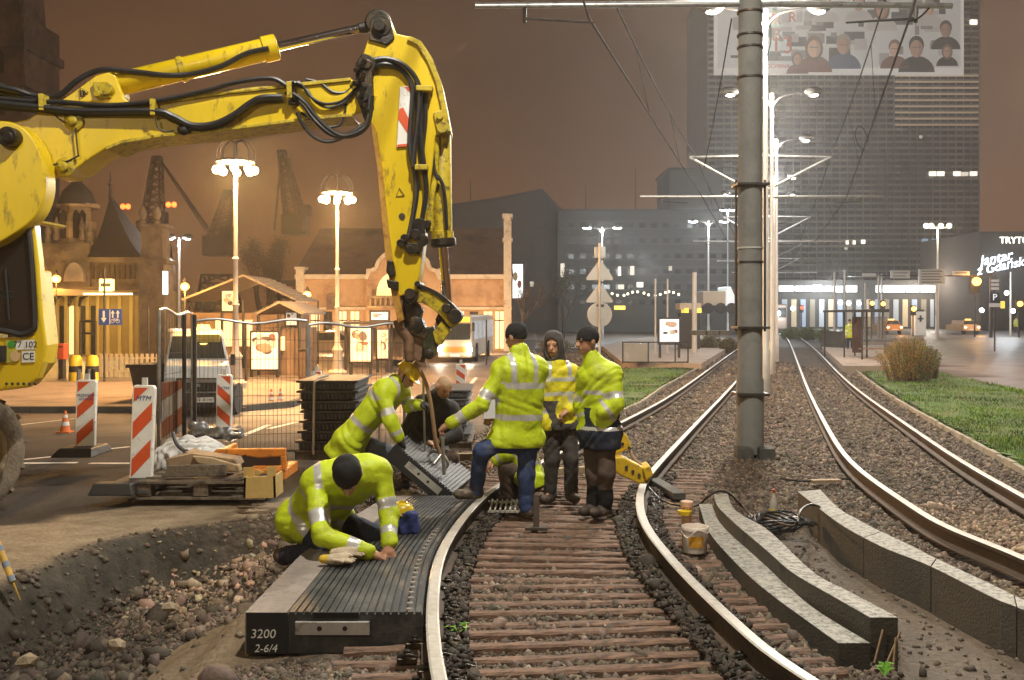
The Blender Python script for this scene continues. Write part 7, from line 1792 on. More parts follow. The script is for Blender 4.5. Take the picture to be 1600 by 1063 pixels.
twin_lamp('added unseen twin lamp beyond the right frame edge, brightening the wide road', 40, 1730, P(0, 140, 40).z, 1.6, 7500, (1, .74, .58))  # added out of view to brighten the wide road
# ------------------------------------------------------------------ cranes on the skyline
CRANE = M('crane steel', (.045, .032, .026), .8, .2, 1, .1)
def lattice(mb, a, b, w0, w1, r=.22, n=7):
    a, b = Vector(a), Vector(b); s = Vector((1, 0, 0)); t = Vector((0, 1, 0))
    if abs((b - a).normalized().x) > .8: s = Vector((0, 0, 1))
    prev = None
    for i in range(n + 1):
        c = a.lerp(b, i / n); w = w0 + (w1 - w0) * i / n
        q = [c + s * w + t * w, c - s * w + t * w, c - s * w - t * w, c + s * w - t * w]
        if prev:
            for k in range(4): mb.tube([prev[k], q[k]], r, 4, False); mb.tube([prev[k], q[(k + 1) % 4]], r * .6, 4, False)
        for k in range(4): mb.tube([q[k], q[(k + 1) % 4]], r * .6, 4, False)
        prev = q
DC_ = 170
def crane(label, base, top, jib, tail, cab):
    root = thing('harbour_crane', label, 'crane', GD(base[0], DC_), 'harbour cranes on the skyline')
    mb = MB(); g_ = GD(base[0], DC_); lattice(mb, g_, P(base[0], base[1], DC_), 3.4, 2.2, .3, 6); mb.build('tower', CRANE, root)
    mb = MB(); p = P(*cab, DC_); mb.box(p, (4.2, 4.2, 3.4)); mb.box(p + Vector((1.6, -.4, 2.4)), (2, 2.4, 2)); mb.build('machine_house', CRANE, root, bevel=.2)
    mb = MB(); lattice(mb, P(cab[0], cab[1] - 10, DC_), P(*top, DC_), 1.6, .6, .22, 9); mb.build('jib', CRANE, root)
    mb = MB(); mb.tube([P(*top, DC_), P(*jib, DC_)], .28, 5); mb.tube([P(*top, DC_), P(jib[0] - 6, jib[1], DC_)], .16, 5); mb.tube([P(*top, DC_), P(*tail, DC_)], .2, 5); mb.build('stay', CRANE, root)
crane('left harbour crane with a long stay dropping to the right', (238, 380), (246, 245), (328, 362), (222, 330), (238, 362))
crane('middle harbour crane with squat machine house beside the lamp pole', (342, 430), (358, 298), (330, 365), (372, 370), (340, 385))
crane('right harbour crane behind the left end of the market hall', (456, 440), (441, 236), (470, 345), (428, 360), (462, 352))
for k, x in enumerate((192, 200, 263, 272)):
    mb = MB(); mb.ball(P(x, 323 if k < 2 else 320, 165), .45, 8, 6); mb.build('warning_light', glow('red warning light', (1, .12, .02), 6), smooth=True, label='small red warning light on the crane skyline', cat='lamp', group='red warning lights')
# ------------------------------------------------------------------ dark blocks in the middle
BLK1 = M('dark office wall', (.075, .075, .07), .85, .2, .2, .2, dirt=(.04, .04, .04), dirt_amt=.4, dscale=.1)
D = 125; root = thing('dark_hall', 'big dark hall with a kinked roof line behind the excavator arm', 'building', GD(790, D))
mb = MB(); slab(mb, [(690, gy_(D)), (690, 320), (775, 311), (846, 297), (880, 330), (880, gy_(D))], D, 18); mb.build('wall', BLK1, root)
mb = MB(); slab(mb, [(688, 321), (775, 309), (847, 295), (882, 330), (878, 332), (845, 300), (775, 314), (688, 325)], D - .5, 19); mb.build('roof_edge', M('roof edge', (.05, .05, .05), .7, .1, 1, 0), root)
D = 122; root = thing('dark_office', 'long dark flat roofed office block with a few lit windows', 'building', GD(1000, D))
mb = MB(); slab(mb, rect(872, 1170, 330, gy_(D)), D, 16); mb.build('wall', BLK1, root)
mb = MB(); slab(mb, rect(870, 1172, 327, 331), D - .5, 17); mb.build('parapet', M('roof edge', (.05, .05, .05)), root)
for k in range(11):
    mb = MB(); slab(mb, rect(876, 1168, 344 + k * 12, 346 + k * 12), D - .15, .2); mb.build('floor_band', M('floor band', (.1, .1, .095), .8, .2, .3, .1), root)
for (x0, x1, y0, y1, s) in ((876, 882, 412, 433, .7), (966, 970, 417, 431, 1.6), (985, 991, 416, 430, .5), (966, 975, 445, 452, .5), (995, 1005, 441, 449, 1.0), (828, 834, 440, 448, .3), (1045, 1050, 416, 423, .2)):
    mb = MB(); slab(mb, rect(x0, x1, y0, y1), D - .25, .2); mb.build('lit_window', glow(f'office window {s}', (1, .93, .75), s), root)
DWN = M('dim office window', (.02, .022, .025), .2, .3, .5, 0)
for r_ in range(6):
    for q in range(15): mb = MB(); x = 888 + q * 18.5; y = 349 + r_ * 24; slab(mb, rect(x, x + 9, y, y + 7), D - .1, .1); mb.build('window', DWN, root)
mb = MB(); slab(mb, rect(960, 977, 478, 484), D - 1.0, .4); mb.build('yellow_sign', glow('yellow sign', (1, .7, .1), 1.6), root)
for k in range(14):
    mb = MB(); mb.ball(P(958 + k * 8 + random.uniform(-2, 2), 459 + 3 * math.sin(k), D - 2), .16, 6, 4); mb.build('string_light', glow('string light', (1, .9, .6), 3), root)
D = 165; root = thing('office_block', 'grey block rising behind the flat office roof left of the mast', 'building', GD(1078, D)); mb = MB(); slab(mb, rect(1046, 1128, 263, gy_(D)), D, 14); mb.build('wall', M('grey block wall', (.13, .12, .11), .85, .15, .2, .1), root); mb = MB(); slab(mb, rect(1044, 1130, 262, 265), D - .3, 14.6); mb.build('parapet', BLK1, root)
for k, (x, y0) in enumerate(((915, 288), (993, 262), (735, 280))): mb = MB(); a, b = P(x, y0, 126), P(x, 335, 126); mb.cyl(b, a, .09, .04, 5); mb.build('aerial', CRANE, label=('left', 'right', 'hidden')[k] + ' thin aerial on the dark roofs' if k < 2 else 'thin aerial right of the excavator arm', cat='aerial')
# steam puff
# ------------------------------------------------------------------ tower block
D = 185; gb = gy_(D); root = thing('tower_block', 'huge office tower with horizontal floors and a photo billboard', 'tower block', GD(1320, D))
TW = M('tower glass wall', (.085, .08, .07), .35, .5, .35, 0, dirt=(.03, .03, .028), dirt_amt=.5, dscale=.5)
mb = MB(); slab(mb, rect(1106, 1530, -28, gb), D, 22); mb.build('wall', TW, root)
SPAN = M('tower spandrel', (.36, .34, .3), .8, .35, .12, .1, dirt=(.16, .15, .14), dirt_amt=.5, dscale=.09)
k = 0; y = -20
while y < 440:
    mb = MB(); slab(mb, rect(1105, 1531, y, y + 3.4), D - .35, .4); mb.build('floor_band', SPAN, root); y += 9.6; k += 1
mb = MB()
for i in range(36): x = 1106 + i * 12.1; slab(mb, rect(x, x + (1.2, .7, 1.6)[i % 3], -26, 445), D - .5, .2)
mb.build('mullion', SPAN, root, kind='stuff')
for i in range(9):
    mb = MB(); slab(mb, rect(1399, 1529, 117 + i * 9.6, 119.5 + i * 9.6), D - .6, .2); mb.build('glowing_ledge', glow('ledge glow', (1, .8, .6), .12), root)  # ledges glow in place of billboard light reflected on them
for (x0, x1, y0, y1, s) in ((1452, 1463, 268, 275, 1.5), (1465, 1476, 268, 275, 1.5), (1490, 1501, 268, 275, 1.5), (1503, 1513, 269, 275, .7), (1516, 1527, 268, 275, 1.3), (1516, 1527, 31, 38, 2), (1322, 1326, 376, 382, 1.6), (1333, 1337, 376, 382, 1.6), (1346, 1352, 375, 381, 2), (1437, 1441, 212, 216, .8), (1441, 1450, 373, 381, .35), (1457, 1464, 373, 381, .3), (1441, 1450, 385, 392, .35), (1457, 1464, 385, 392, .3), (1320, 1324, 387, 390, .8), (1158, 1161, 212, 222, 2)):
    mb = MB(); slab(mb, rect(x0, x1, y0, y1), D - .65, .2); mb.build('lit_window', glow(f'tower window {s}', (1, .9, .74) if s > .5 else (.55, .75, 1), s), root)
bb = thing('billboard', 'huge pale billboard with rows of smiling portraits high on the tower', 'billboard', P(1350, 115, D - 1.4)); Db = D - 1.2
mb = MB(); slab(mb, rect(1116, 1506, -24, 117), Db, .5); mb.build('frame', glow('billboard frame glow', (.75, .73, .68), .4), bb)  # floodlighting put into the frame, panel and prints as their own glow
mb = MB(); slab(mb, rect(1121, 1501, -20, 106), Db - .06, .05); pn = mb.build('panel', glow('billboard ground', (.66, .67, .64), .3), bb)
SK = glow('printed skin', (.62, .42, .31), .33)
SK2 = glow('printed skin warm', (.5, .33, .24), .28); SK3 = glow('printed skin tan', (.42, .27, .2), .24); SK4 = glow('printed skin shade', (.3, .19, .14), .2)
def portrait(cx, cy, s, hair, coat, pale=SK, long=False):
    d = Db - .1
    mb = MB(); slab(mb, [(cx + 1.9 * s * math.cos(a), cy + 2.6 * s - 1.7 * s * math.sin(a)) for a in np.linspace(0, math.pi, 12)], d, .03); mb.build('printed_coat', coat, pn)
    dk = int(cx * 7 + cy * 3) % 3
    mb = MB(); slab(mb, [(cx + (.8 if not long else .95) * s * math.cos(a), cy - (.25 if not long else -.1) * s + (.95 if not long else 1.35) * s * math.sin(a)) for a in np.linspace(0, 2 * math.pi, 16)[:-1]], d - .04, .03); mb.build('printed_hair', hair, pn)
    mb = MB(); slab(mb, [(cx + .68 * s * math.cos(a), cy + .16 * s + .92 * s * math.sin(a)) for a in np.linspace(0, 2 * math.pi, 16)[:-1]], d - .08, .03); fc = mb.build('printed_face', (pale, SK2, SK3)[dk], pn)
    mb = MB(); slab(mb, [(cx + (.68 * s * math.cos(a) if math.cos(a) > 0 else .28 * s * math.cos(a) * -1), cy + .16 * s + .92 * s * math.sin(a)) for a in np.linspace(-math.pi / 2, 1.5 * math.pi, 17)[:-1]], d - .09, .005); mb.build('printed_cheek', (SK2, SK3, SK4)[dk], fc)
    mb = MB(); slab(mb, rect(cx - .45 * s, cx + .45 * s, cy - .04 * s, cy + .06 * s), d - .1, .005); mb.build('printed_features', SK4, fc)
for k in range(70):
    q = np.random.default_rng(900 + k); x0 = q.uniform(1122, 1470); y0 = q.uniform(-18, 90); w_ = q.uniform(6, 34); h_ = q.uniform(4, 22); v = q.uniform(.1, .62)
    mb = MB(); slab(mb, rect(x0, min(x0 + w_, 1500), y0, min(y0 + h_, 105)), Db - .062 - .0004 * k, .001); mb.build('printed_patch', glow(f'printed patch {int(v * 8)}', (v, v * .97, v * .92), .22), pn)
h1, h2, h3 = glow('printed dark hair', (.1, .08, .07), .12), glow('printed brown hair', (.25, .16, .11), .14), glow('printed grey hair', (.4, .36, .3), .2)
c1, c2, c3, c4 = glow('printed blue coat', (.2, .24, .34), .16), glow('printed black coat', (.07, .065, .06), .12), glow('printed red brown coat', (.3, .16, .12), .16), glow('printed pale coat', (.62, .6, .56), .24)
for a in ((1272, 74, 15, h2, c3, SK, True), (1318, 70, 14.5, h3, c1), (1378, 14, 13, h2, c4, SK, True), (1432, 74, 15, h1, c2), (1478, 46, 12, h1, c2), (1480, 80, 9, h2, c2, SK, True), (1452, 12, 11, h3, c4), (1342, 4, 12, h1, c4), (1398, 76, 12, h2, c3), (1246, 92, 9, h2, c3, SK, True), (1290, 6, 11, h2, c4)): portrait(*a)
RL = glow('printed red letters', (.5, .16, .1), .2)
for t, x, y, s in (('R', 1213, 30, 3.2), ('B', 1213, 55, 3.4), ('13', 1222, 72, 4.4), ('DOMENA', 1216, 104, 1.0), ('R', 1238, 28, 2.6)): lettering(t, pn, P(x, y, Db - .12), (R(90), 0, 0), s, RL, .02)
# low lit frontage at the foot of the tower
D = 150; root = thing('shopping_arcade', 'low dark arcade with a bright white lit fascia at the foot of the tower', 'building', GD(1370, D))
mb = MB(); slab(mb, rect(1205, 1545, 438, gy_(D)), D, 10); mb.build('wall', M('arcade wall', (.07, .065, .06), .7, .3, .4, .1), root)
r_ = random.Random(5); x = 1218
for x0, x1 in ((1218, 1240), (1243, 1256), (1258, 1268), (1270, 1284), (1287, 1300), (1303, 1318), (1321, 1339), (1370, 1414), (1417, 1436), (1440, 1475), (1478, 1524)):
    mb = MB(); slab(mb, rect(x0, x1, 446 + r_.uniform(-.5, 1.5) * (x0 < 1340), 457 - r_.uniform(0, 2) * (x0 < 1340)), D - .5, .4); mb.build('lit_fascia', glow('white fascia light', (.95, 1, .97), 2.2), root)
for k in range(22):
    x = 1222 + k * 14.5; mb = MB(); slab(mb, rect(x, x + 8, 468, gy_(D) - 3), D - .1, .1); mb.build('shop_window', glow(f'arcade window {k % 4}', ((.5, .55, .6), (.7, .55, .35), (.35, .42, .55), (.3, .26, .2))[k % 4], .12 + .1 * (k % 3)), root)
for k, x in enumerate((1304, 1320, 1352, 1373, 1378, 1463, 1579)):
    mb = MB(); D2 = 80 + k * 4; p = GD(x, D2); mb.cyl(p, (p.x, p.y, P(0, (425, 422, 442, 430, 428, 440, 425)[k], D2).z), .12, .09, 8); mb.build('pole', POLEW, smooth=True, label=('plain grey pole in front of the lit arcade' if x < 1500 else 'grey pole beside the parking sign'), cat='pole', group='grey poles before the arcade' if x < 1500 else None)
# gantry with signs
D = 95; root = thing('sign_gantry', 'road gantry with pale direction boards in front of the tower', 'gantry', GD(1430, D))
mb = MB(); slab(mb, rect(1318, 1548, 430, 432), D, .3); a = GD(1548, D); mb.cyl(a, (a.x, D, P(0, 428, D).z), .18, .14, 8); a = GD(1319, D); mb.cyl(a, (a.x, D, P(0, 422, D).z), .16, .12, 8); mb.build('beam', STEELD, root)
BRD = M('pale board', (.5, .48, .44), .6, .08, .6, 0, emit=.10, ecol=(.8, .78, .7)); INK = M('board ink', (.2, .19, .17), .6, 0, bump=0)
for x0, x1, y0, y1, n in ((1392, 1422, 423, 435, 2), (1436, 1476, 421, 444, 5), (1348, 1369, 427, 432, 0), (1489, 1515, 424, 430, 1)):
    mb = MB(); slab(mb, rect(x0, x1, y0, y1), D - .3, .15); bd = mb.build('direction_board', BRD, root)
    for k in range(n):
        yy = y0 + (y1 - y0) * (k + .7) / (n + .4); mb = MB(); slab(mb, rect(x0 + 4, x1 - 4 - 3 * (k % 2), yy - .9, yy + .9), D - .33, .02); mb.build('text_line', INK, bd)
# traffic and amber signals
for k, (x, y, D, s, lab) in enumerate(((1526, 440, 96, .42, 'big amber signal at the right end of the gantry'), (1363, 474, 90, .2, 'left amber signal above the tram shelter'), (1380, 475, 90, .2, 'right amber signal above the tram shelter'), (1428, 483, 100, .24, 'amber signal by the roadside kiosk'), (1594, 475, 95, .26, 'amber signal at the right frame edge'), (1253, 481, 120, .22, 'dim red signal by the tram line'))):
    p = P(x, y, D); root = thing('signal_lamp', lab, 'traffic light', p)
    mb = MB(); mb.ball(p, s, 10, 7); mb.build('lens', LO if k < 5 else glow('red signal', (1, .1, .03), 3), root, smooth=True); mb = MB(); mb.box(p + Vector((0, s * 1.1, -s * .6)), (s * 2.2, s, s * 4.2)); g_ = GD(x, D); mb.cyl((p.x, D + s, g_.z), (p.x, D + s, p.z), .08, .08, 8); mb.build('housing', IRON, root)
LAMPS.append((P(1526, 442, 94), 500, (1, .5, .15), .3))
# neon building right
D = 135; root = thing('corner_building', 'dark building at the right edge carrying script neon', 'building', GD(1590, D)); mb = MB(); slab(mb, rect(1532, 1760, 362, gy_(D)), D, 20); mb.build('wall', M('corner wall', (.05, .04, .034), .85, .2, .3, .1), root)
NEON = glow('blue white neon', (.8, .92, 1), 4)
ns = thing('neon_sign', 'blue white script neon sign on the dark corner building', 'neon sign', P(1565, 425, D - 1))
lettering('Jantar', ns, P(1555, 404, D - .6), (R(90), R(-12), 0), 1.9, NEON, .05, shear=.35); lettering('z Gdańska', ns, P(1566, 416, D - .6), (R(90), R(-12), 0), 1.7, NEON, .05, shear=.35)
ns = thing('lit_sign', 'white block letter sign cut by the right frame edge', 'sign', P(1590, 380, D - 1)); lettering('TRYTON', ns, P(1591, 376, D - .6), (R(90), 0, 0), 1.25, glow('white letters', (1, .95, .85), 3), .06)
LAMPS.append((P(1560, 412, D - 4), 600, (.8, .92, 1), .5)); LAMPS.append((tuple(P(1300, 440, 146)), 3200, (.88, .96, 1), .6)); LAMPS.append((tuple(P(1450, 440, 146)), 2200, (1, .88, .74), .6)); LAMPS.append((tuple(P(1010, 420, 100)), 2500, (.86, .95, 1), .6))  # first the neon's light, then fixtureless lights added to brighten the facades
# parking sign cluster
D = 60; root = thing('parking_sign', 'parking sign with P, plate and yellow tag at the right roadside', 'sign', GD(1555, D))
mb = MB(); g_ = GD(1554, D); mb.cyl(g_, (g_.x, D, P(0, 430, D).z), .05, .05, 8); mb.build('pole', STEELD, root)
mb = MB(); slab(mb, rect(1547, 1562, 457, 473), D - .08, .05); pb = mb.build('board', M('dark sign', (.03, .035, .05), .5, 0, bump=0), root); lettering('P', pb, P(1554.5, 465, D - .1), (R(90), 0, 0), .55, glow('sign letter', (.8, .85, .9), .8), .006)
mb = MB(); slab(mb, rect(1546, 1563, 474, 480), D - .08, .05); mb.build('plate', M('pale plate', (.5, .5, .5), .6, .1, 5, 0, emit=.1, ecol=(.7, .75, .8)), root)
mb = MB(); slab(mb, rect(1564, 1570, 471, 482), D - .07, .05); mb.build('yellow_tag', glow('yellow tag', (1, .8, .1), .7), root)
for k in range(3): mb = MB(); slab(mb, rect(1549, 1561, 437 + k * 6, 441 + k * 6), D - .07, .04); mb.build('small_plate', M('pale plate', (.5, .5, .5)), root)
for k, (x, y) in enumerate(((1573, 458), (1534, 485), (1583, 486), (1239, 482), (1313, 473), (1326, 474), (1342, 474))):
    LAMPS.append((tuple(P(x, y - 12, 100)), 1500, (.86, .95, 1), .3)) if k in (0, 3, 5) else None; mb = MB(); mb.ball(P(x, y, 98), .22, 8, 6); mb.build('distant_light', LC, smooth=True, label='small distant white street light near the horizon', cat='lamp', group='distant white lights')
# tram headlight far down the line
D = 118; root = thing('tram', 'distant tram with one bright headlight at the end of the straight', 'tram', GD(1216, D)); mb = MB(); p = GD(1216, D); mb.box((p.x, D + 4, p.z + 1.9), (2.2, 8, 3.0)); mb.build('body', M('tram red cream', (.3, .22, .18), .5, .2, .6, 0), root, bevel=.15); mb = MB(); mb.box((p.x, D - .03, p.z + 2.4), (1.8, .05, 1.1)); mb.build('windscreen', GLASS, root)
mb = MB(); q = P(1216, 490, D - .3); mb.ball(q, .26, 10, 7); mb.build('headlight', glow('tram headlight', (.92, 1, 1), 60), root, smooth=True); LAMPS.append(((q.x, q.y - 1, q.z), 250, (.9, .97, 1), .2))
# ------------------------------------------------------------------ road signs seen from behind
D = 31; root = thing('road_sign', 'road sign post seen from behind with two triangles and a disc', 'road sign', GD(938, D)); BACK = M('grey sign back', (.4, .37, .33), .5, .1, 2, .03, .35)
mb = MB(); g_ = GD(937, D); mb.cyl(g_, (g_.x, D, P(0, 380, D).z), .04, .04, 10); mb.build('post', BACK, root, smooth=True)
for y0, y1 in ((409, 438), (446, 473)):
    mb = MB(); slab(mb, [(917, y1), (957, y1), (958, y1 - 3), (941, y0), (934, y0), (916, y1 - 3)], D + .04, .02); mb.build('triangle_sign', BACK, root, bevel=.004)
mb = MB(); mb.lathe([(0, 0), (.385, 0), (.39, .01), (.385, .02), (0, .02)], P(937, 492, D + .04), 32, (0, 1, 0)); mb.build('disc_sign', BACK, root, smooth=True)
for x0 in (929, 939): mb = MB(); slab(mb, rect(x0, x0 + 7, 386, 403), D + .05, .12); mb.build('box', BACK, root, bevel=.01)
for y in (404, 440, 476): mb = MB(); slab(mb, rect(932, 944, y, y + 3), D + .02, .05); mb.build('clip', STEELD, root)
# ------------------------------------------------------------------ tram stops
PAVE = M('stop paving', (.36, .28, .21), .85, .12, 1.5, .2, dirt=(.22, .17, .13), dirt_amt=.3, dscale=1)
def platform(name, px, z, label):
    pts = [G(x, y, z) for x, y in px]; mb = MB(); top = pts; bot = [Vector((p.x, p.y, zg(p.y) - .1)) for p in pts]; n = len(pts)
    mb.add(top + bot, [tuple(range(n))] + [(i, n + i, n + (i + 1) % n, (i + 1) % n) for i in range(n)]); mb.build(name, [PAVE], label=label, kind='structure')
platform('platform', [(972, 566), (1096, 568), (1146, 538), (1148, 530), (1100, 524), (1000, 528), (940, 540)], .22, None)
platform('platform', [(1318, 572), (1283, 541), (1300, 532), (1440, 536), (1436, 556), (1400, 572)], .22, None)
D = G(1030, 568, .2).y; root = thing('stop_railing', 'dark railing with glass fields at the left tram stop behind the coat', 'railing', G(1030, 568, .2))
zt_, zb = P(0, 535, D).z, P(0, 568, D).z
for x in (973, 1013, 1055, 1075): mb = MB(); p = P(x, 568, D); mb.cyl(p, (p.x, D, zt_), .03, .03, 8); mb.build('post', IRON, root)
mb = MB(); mb.cyl(P(972, 535, D), P(1076, 535, D), .025, .025, 6); mb.cyl(P(972, 566, D), P(1076, 566, D), .025, .025, 6); mb.build('rail', IRON, root)
mb = MB(); slab(mb, rect(974, 1012, 537, 565), D, .01); mb.build('glass_field', M('grey glass field', (.28, .28, .27), .25, .1, 2, 0), root)
for k, (x, y0, r) in enumerate(((1024, 436, .05), (1043, 436, .05), (1085, 426, .14))):
    mb = MB(); D = 52; p = GD(x, D); mb.cyl(p, (p.x, D, P(0, y0, D).z), r, r * .9, 10); mb.build('pole', POLEW, smooth=True, label=('thin grey pole behind the lit stop poster, left of the pair', 'thin grey pole right of the pair behind the lit poster', 'thick pale pole left of the mast behind the stop')[k], cat='pole')
root = thing('works_truck', 'pale works truck parked behind the left tram stop', 'truck', GD(1125, 75)); D = 75
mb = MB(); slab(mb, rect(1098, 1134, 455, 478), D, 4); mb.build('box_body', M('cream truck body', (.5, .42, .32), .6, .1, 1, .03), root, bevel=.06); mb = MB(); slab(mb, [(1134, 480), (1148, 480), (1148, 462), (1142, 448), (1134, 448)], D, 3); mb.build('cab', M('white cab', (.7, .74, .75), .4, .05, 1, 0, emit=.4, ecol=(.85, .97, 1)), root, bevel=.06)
for x in (1106, 1126, 1143): mb = MB(); p = P(x, 482, D); mb.lathe([(.1, -.1), (.42, -.1), (.42, .1), (.1, .1)], p, 14, (0, 1, 0)); mb.build('wheel', BLACK, root)
mb = MB(); slab(mb, rect(1098, 1148, 478, 484), D, 3); mb.build('chassis', BLACK, root)
root = thing('kiosk_cart', 'small cart with yellow ends and cream top by the left stop', 'cart', GD(1080, 58)); D = 58
mb = MB(); slab(mb, rect(1062, 1096, 474, 484), D, 1.5); mb.build('top', M('cream truck body', (.5, .42, .32)), root, bevel=.03)
for x in (1070, 1090): mb = MB(); slab(mb, rect(x, x + 6, 482, 489), D - .1, 1.2); mb.build('yellow_end', glow('yellow cart light', (1, .75, .1), .9), root)
mb = MB(); slab(mb, rect(1064, 1094, 489, gy_(D)), D + .1, 1.2); mb.build('base', IRON, root)
mb = MB()
for k in range(3): slab(mb, rect(1085 + k * 20, 1103 + k * 20, 517, 524), 44, 1)
mb.build('planter', CONC, label='low concrete blocks at the back of the left stop', cat='planter')
# right shelter
D = G(1365, 563, .2).y; root = thing('tram_shelter', 'dark glazed tram shelter on the right stop in front of the cars', 'shelter', G(1365, 563, .2))
zb = P(0, 563, D).z; zt_ = P(0, 488, D).z
for x, dd in ((1347, 0), (1382, 2.2), (1345, 2.2), (1333, 4), (1384, 4)): mb = MB(); p = P(x, 0, D); mb.cyl((p.x, D + dd, zb), (p.x, D + dd, zt_), .04, .04, 8); mb.build('post', IRON, root)
mb = MB(); a, b = P(1334, 0, D).x, P(1388, 0, D).x; mb.hexa([(a, D - .1, zt_), (b, D - .1, zt_), (b, D + 4.4, zt_), (a, D + 4.4, zt_), (a, D - .1, zt_ + .1), (b, D - .1, zt_ + .14), (b, D + 4.4, zt_ + .14), (a, D + 4.4, zt_ + .1)]); mb.build('roof', IRON, root)
mb = MB(); a, b = P(1348, 0, D + 2).x, P(1388, 0, D + 2).x; mb.box(((a + b) / 2, D + 2.2, (zb + zt_) / 2 + .2), (b - a, .02, (zt_ - zb) * .62)); mb.build('glass', M('shelter glass', (.2, .19, .17), .1, .1, 2, 0, alpha=.35), root)
mb = MB(); a, b = P(1332, 0, D + 3).x, P(1346, 0, D + 3).x; mb.box(((a + b) / 2, D + 3, (zb + zt_) / 2), (b - a, .1, (zt_ - zb) * .8)); mb.build('dark_panel', M('dark red panel', (.09, .045, .035), .6, .2, 2, .05), root)
mb = MB(); mb.box((P(1366, 0, D + 2).x, D + 1.8, zb + .45), (1.5, .4, .06)); mb.build('bench', WOOD, root)
root = thing('low_wall', 'low brown wall running from the shelter beside the wide road', 'wall', G(1410, 555)); mb = MB(); a, b = GD(1384, 50), GD(1437, 41); mb.obox(a + Vector((0, 0, .35)), b + Vector((0, 0, .35)), .2, .9); mb.build('coping_and_wall', M('brown low wall', (.17, .1, .07), .85, .2, 1.5, .2), root, bevel=.02)
root = thing('ticket_cabinet', 'pale concrete cabinet wall at the near end of the right stop', 'cabinet', GD(1302, 62)); mb = MB(); a, b = GD(1286, 62), GD(1320, 60); mb.obox(a + Vector((0, 0, .6)), b + Vector((0, 0, .6)), .4, 1.1); mb.build('block', CONC, root, bevel=.03); mb = MB(); mb.obox(a + Vector((0, 0, 1.17)), b + Vector((0, 0, 1.17)), .5, .06); mb.build('cap', CONC, root)
# roadside kiosk
root = thing('electric_cabinet', 'white cabinet with a dark mark beside the far road', 'cabinet', GD(1440, 105)); D = 105; mb = MB(); slab(mb, rect(1430, 1447, 487, gy_(D)), D, 1); mb.build('body', M('white cabinet', (.6, .55, .48), .6, .1, 1, 0), root, bevel=.04); mb = MB(); slab(mb, rect(1437, 1440, 493, 503), D - .03, .02); slab(mb, rect(1434, 1443, 497, 499.5), D - .03, .02); mb.build('mark', IRON, root)
mb = MB(); slab(mb, rect(1433, 1444, 484, 487), D, 1); mb.build('lid', IRON, root)
# cars
def car(label, x, yb, w, D, col, rear=False):
    b = GD(x, D); root = thing('car', label, 'car', b, 'orange lit cars on the wide road'); s = w / F * D
    PT = M(f'car paint {col[0]:.2f}', col, .3, .08, 1, 0, coat=.4)
    pr = [(-.5, .22), (-.5, .5), (-.47, .56), (-.38, .6), (-.32, .82), (.32, .82), (.38, .6), (.47, .56), (.5, .5), (.5, .22)]
    mb = MB(); mb.prism([b + Vector((u * s, .6, v * s)) for u, v in pr], (0, s * 1.6, 0)); mb.prism([b + Vector((u * s, 0, v * s)) for u, v in ((-.49, .22), (-.5, .48), (-.45, .56), (.45, .56), (.5, .48), (.49, .22))], (0, s * 2.4, 0)); mb.build('body', PT, root, bevel=.05)
    mb = MB(); mb.prism([b + Vector((u * s, .57, v * s)) for u, v in ((-.36, .6), (-.3, .79), (.3, .79), (.36, .6))], (0, .02, 0)); mb.build('windscreen', GLASS, root)
    for u in (-.38, .38):
        mb = MB(); mb.ball(b + Vector((u * s, -.02, .42 * s)), (.14, .05, .1), 8, 6); mb.build('headlight', glow('car light', (1, .75, .45), 5), root)
        mb = MB(); mb.lathe([(.05, -.1), (.18 * s, -.1), (.18 * s, .1), (.05, .1)], b + Vector((u * s, .5, .18 * s)), 14, (1, 0, 0)); mb.build('wheel', BLACK, root)
    mb = MB(); mb.box(b + Vector((0, 1.0, .87 * s)), (.3 * s, .2, .1)); mb.build('roof_sign', LO, root, bevel=.02)
    mb = MB(); mb.box(b + Vector((0, -.03, .3 * s)), (.3 * s, .03, .1)); mb.build('number_plate', WHITE, root)
    LAMPS.append(((b.x, D - 2, b.z + 1.6), 160, (1, .45, .1), .3))
car('orange lit taxi on the wide road just right of the shelter', 1398, 517, 27, 108, (.5, .22, .06)); car('orange lit pale taxi farther right on the wide road', 1519, 517, 27, 108, (.6, .38, .2))
# ------------------------------------------------------------------ small things on the left pavement
D = 31; root = thing('lane_sign', 'blue lane sign with white arrows and a bicycle, left of the van', 'sign', GD(172, D))
mb = MB(); g_ = GD(163, D); mb.cyl(g_, (g_.x, D, P(0, 420, D).z), .035, .03, 8); mb.build('post', STEELD, root)
mb = MB(); slab(mb, rect(154, 190, 483, 508), D - .06, .03); pb = mb.build('board', M('lane sign blue', (.02, .07, .32), .45, .05, 6, 0), root, bevel=.006)
SW = M('sign white', (.75, .75, .75), .5, 0, bump=0)
mb = MB()
def sp_(px): slab(mb, px, D - .07, .008)
sp_(rect(160.5, 163.5, 486, 498)); sp_([(157.5, 497), (166.5, 497), (162, 504)]); sp_(rect(171, 172, 484, 507)); sp_(rect(175, 177, 489, 497)); sp_([(173, 490), (179, 490), (176, 485)]); sp_(rect(183, 185, 489, 497)); sp_([(181, 490), (187, 490), (184, 485)])
mb.build('arrow', SW, pb)
mb = MB()
for cx in (176, 184): 
    c = P(cx, 502, D - .07); mb.tube([c + Vector((.055 * math.cos(a), 0, .055 * math.sin(a))) for a in np.linspace(0, 2 * math.pi, 13)[:-1]], .008, 4, closed=True)
mb.tube([P(176, 502, D - .07), P(179, 498, D - .07), P(183, 498.5, D - .07), P(184, 502, D - .07)], .008, 4); mb.tube([P(179, 498, D - .07), P(181, 502, D - .07), P(183, 498.5, D - .07)], .008, 4); mb.build('bicycle_mark', SW, pb)
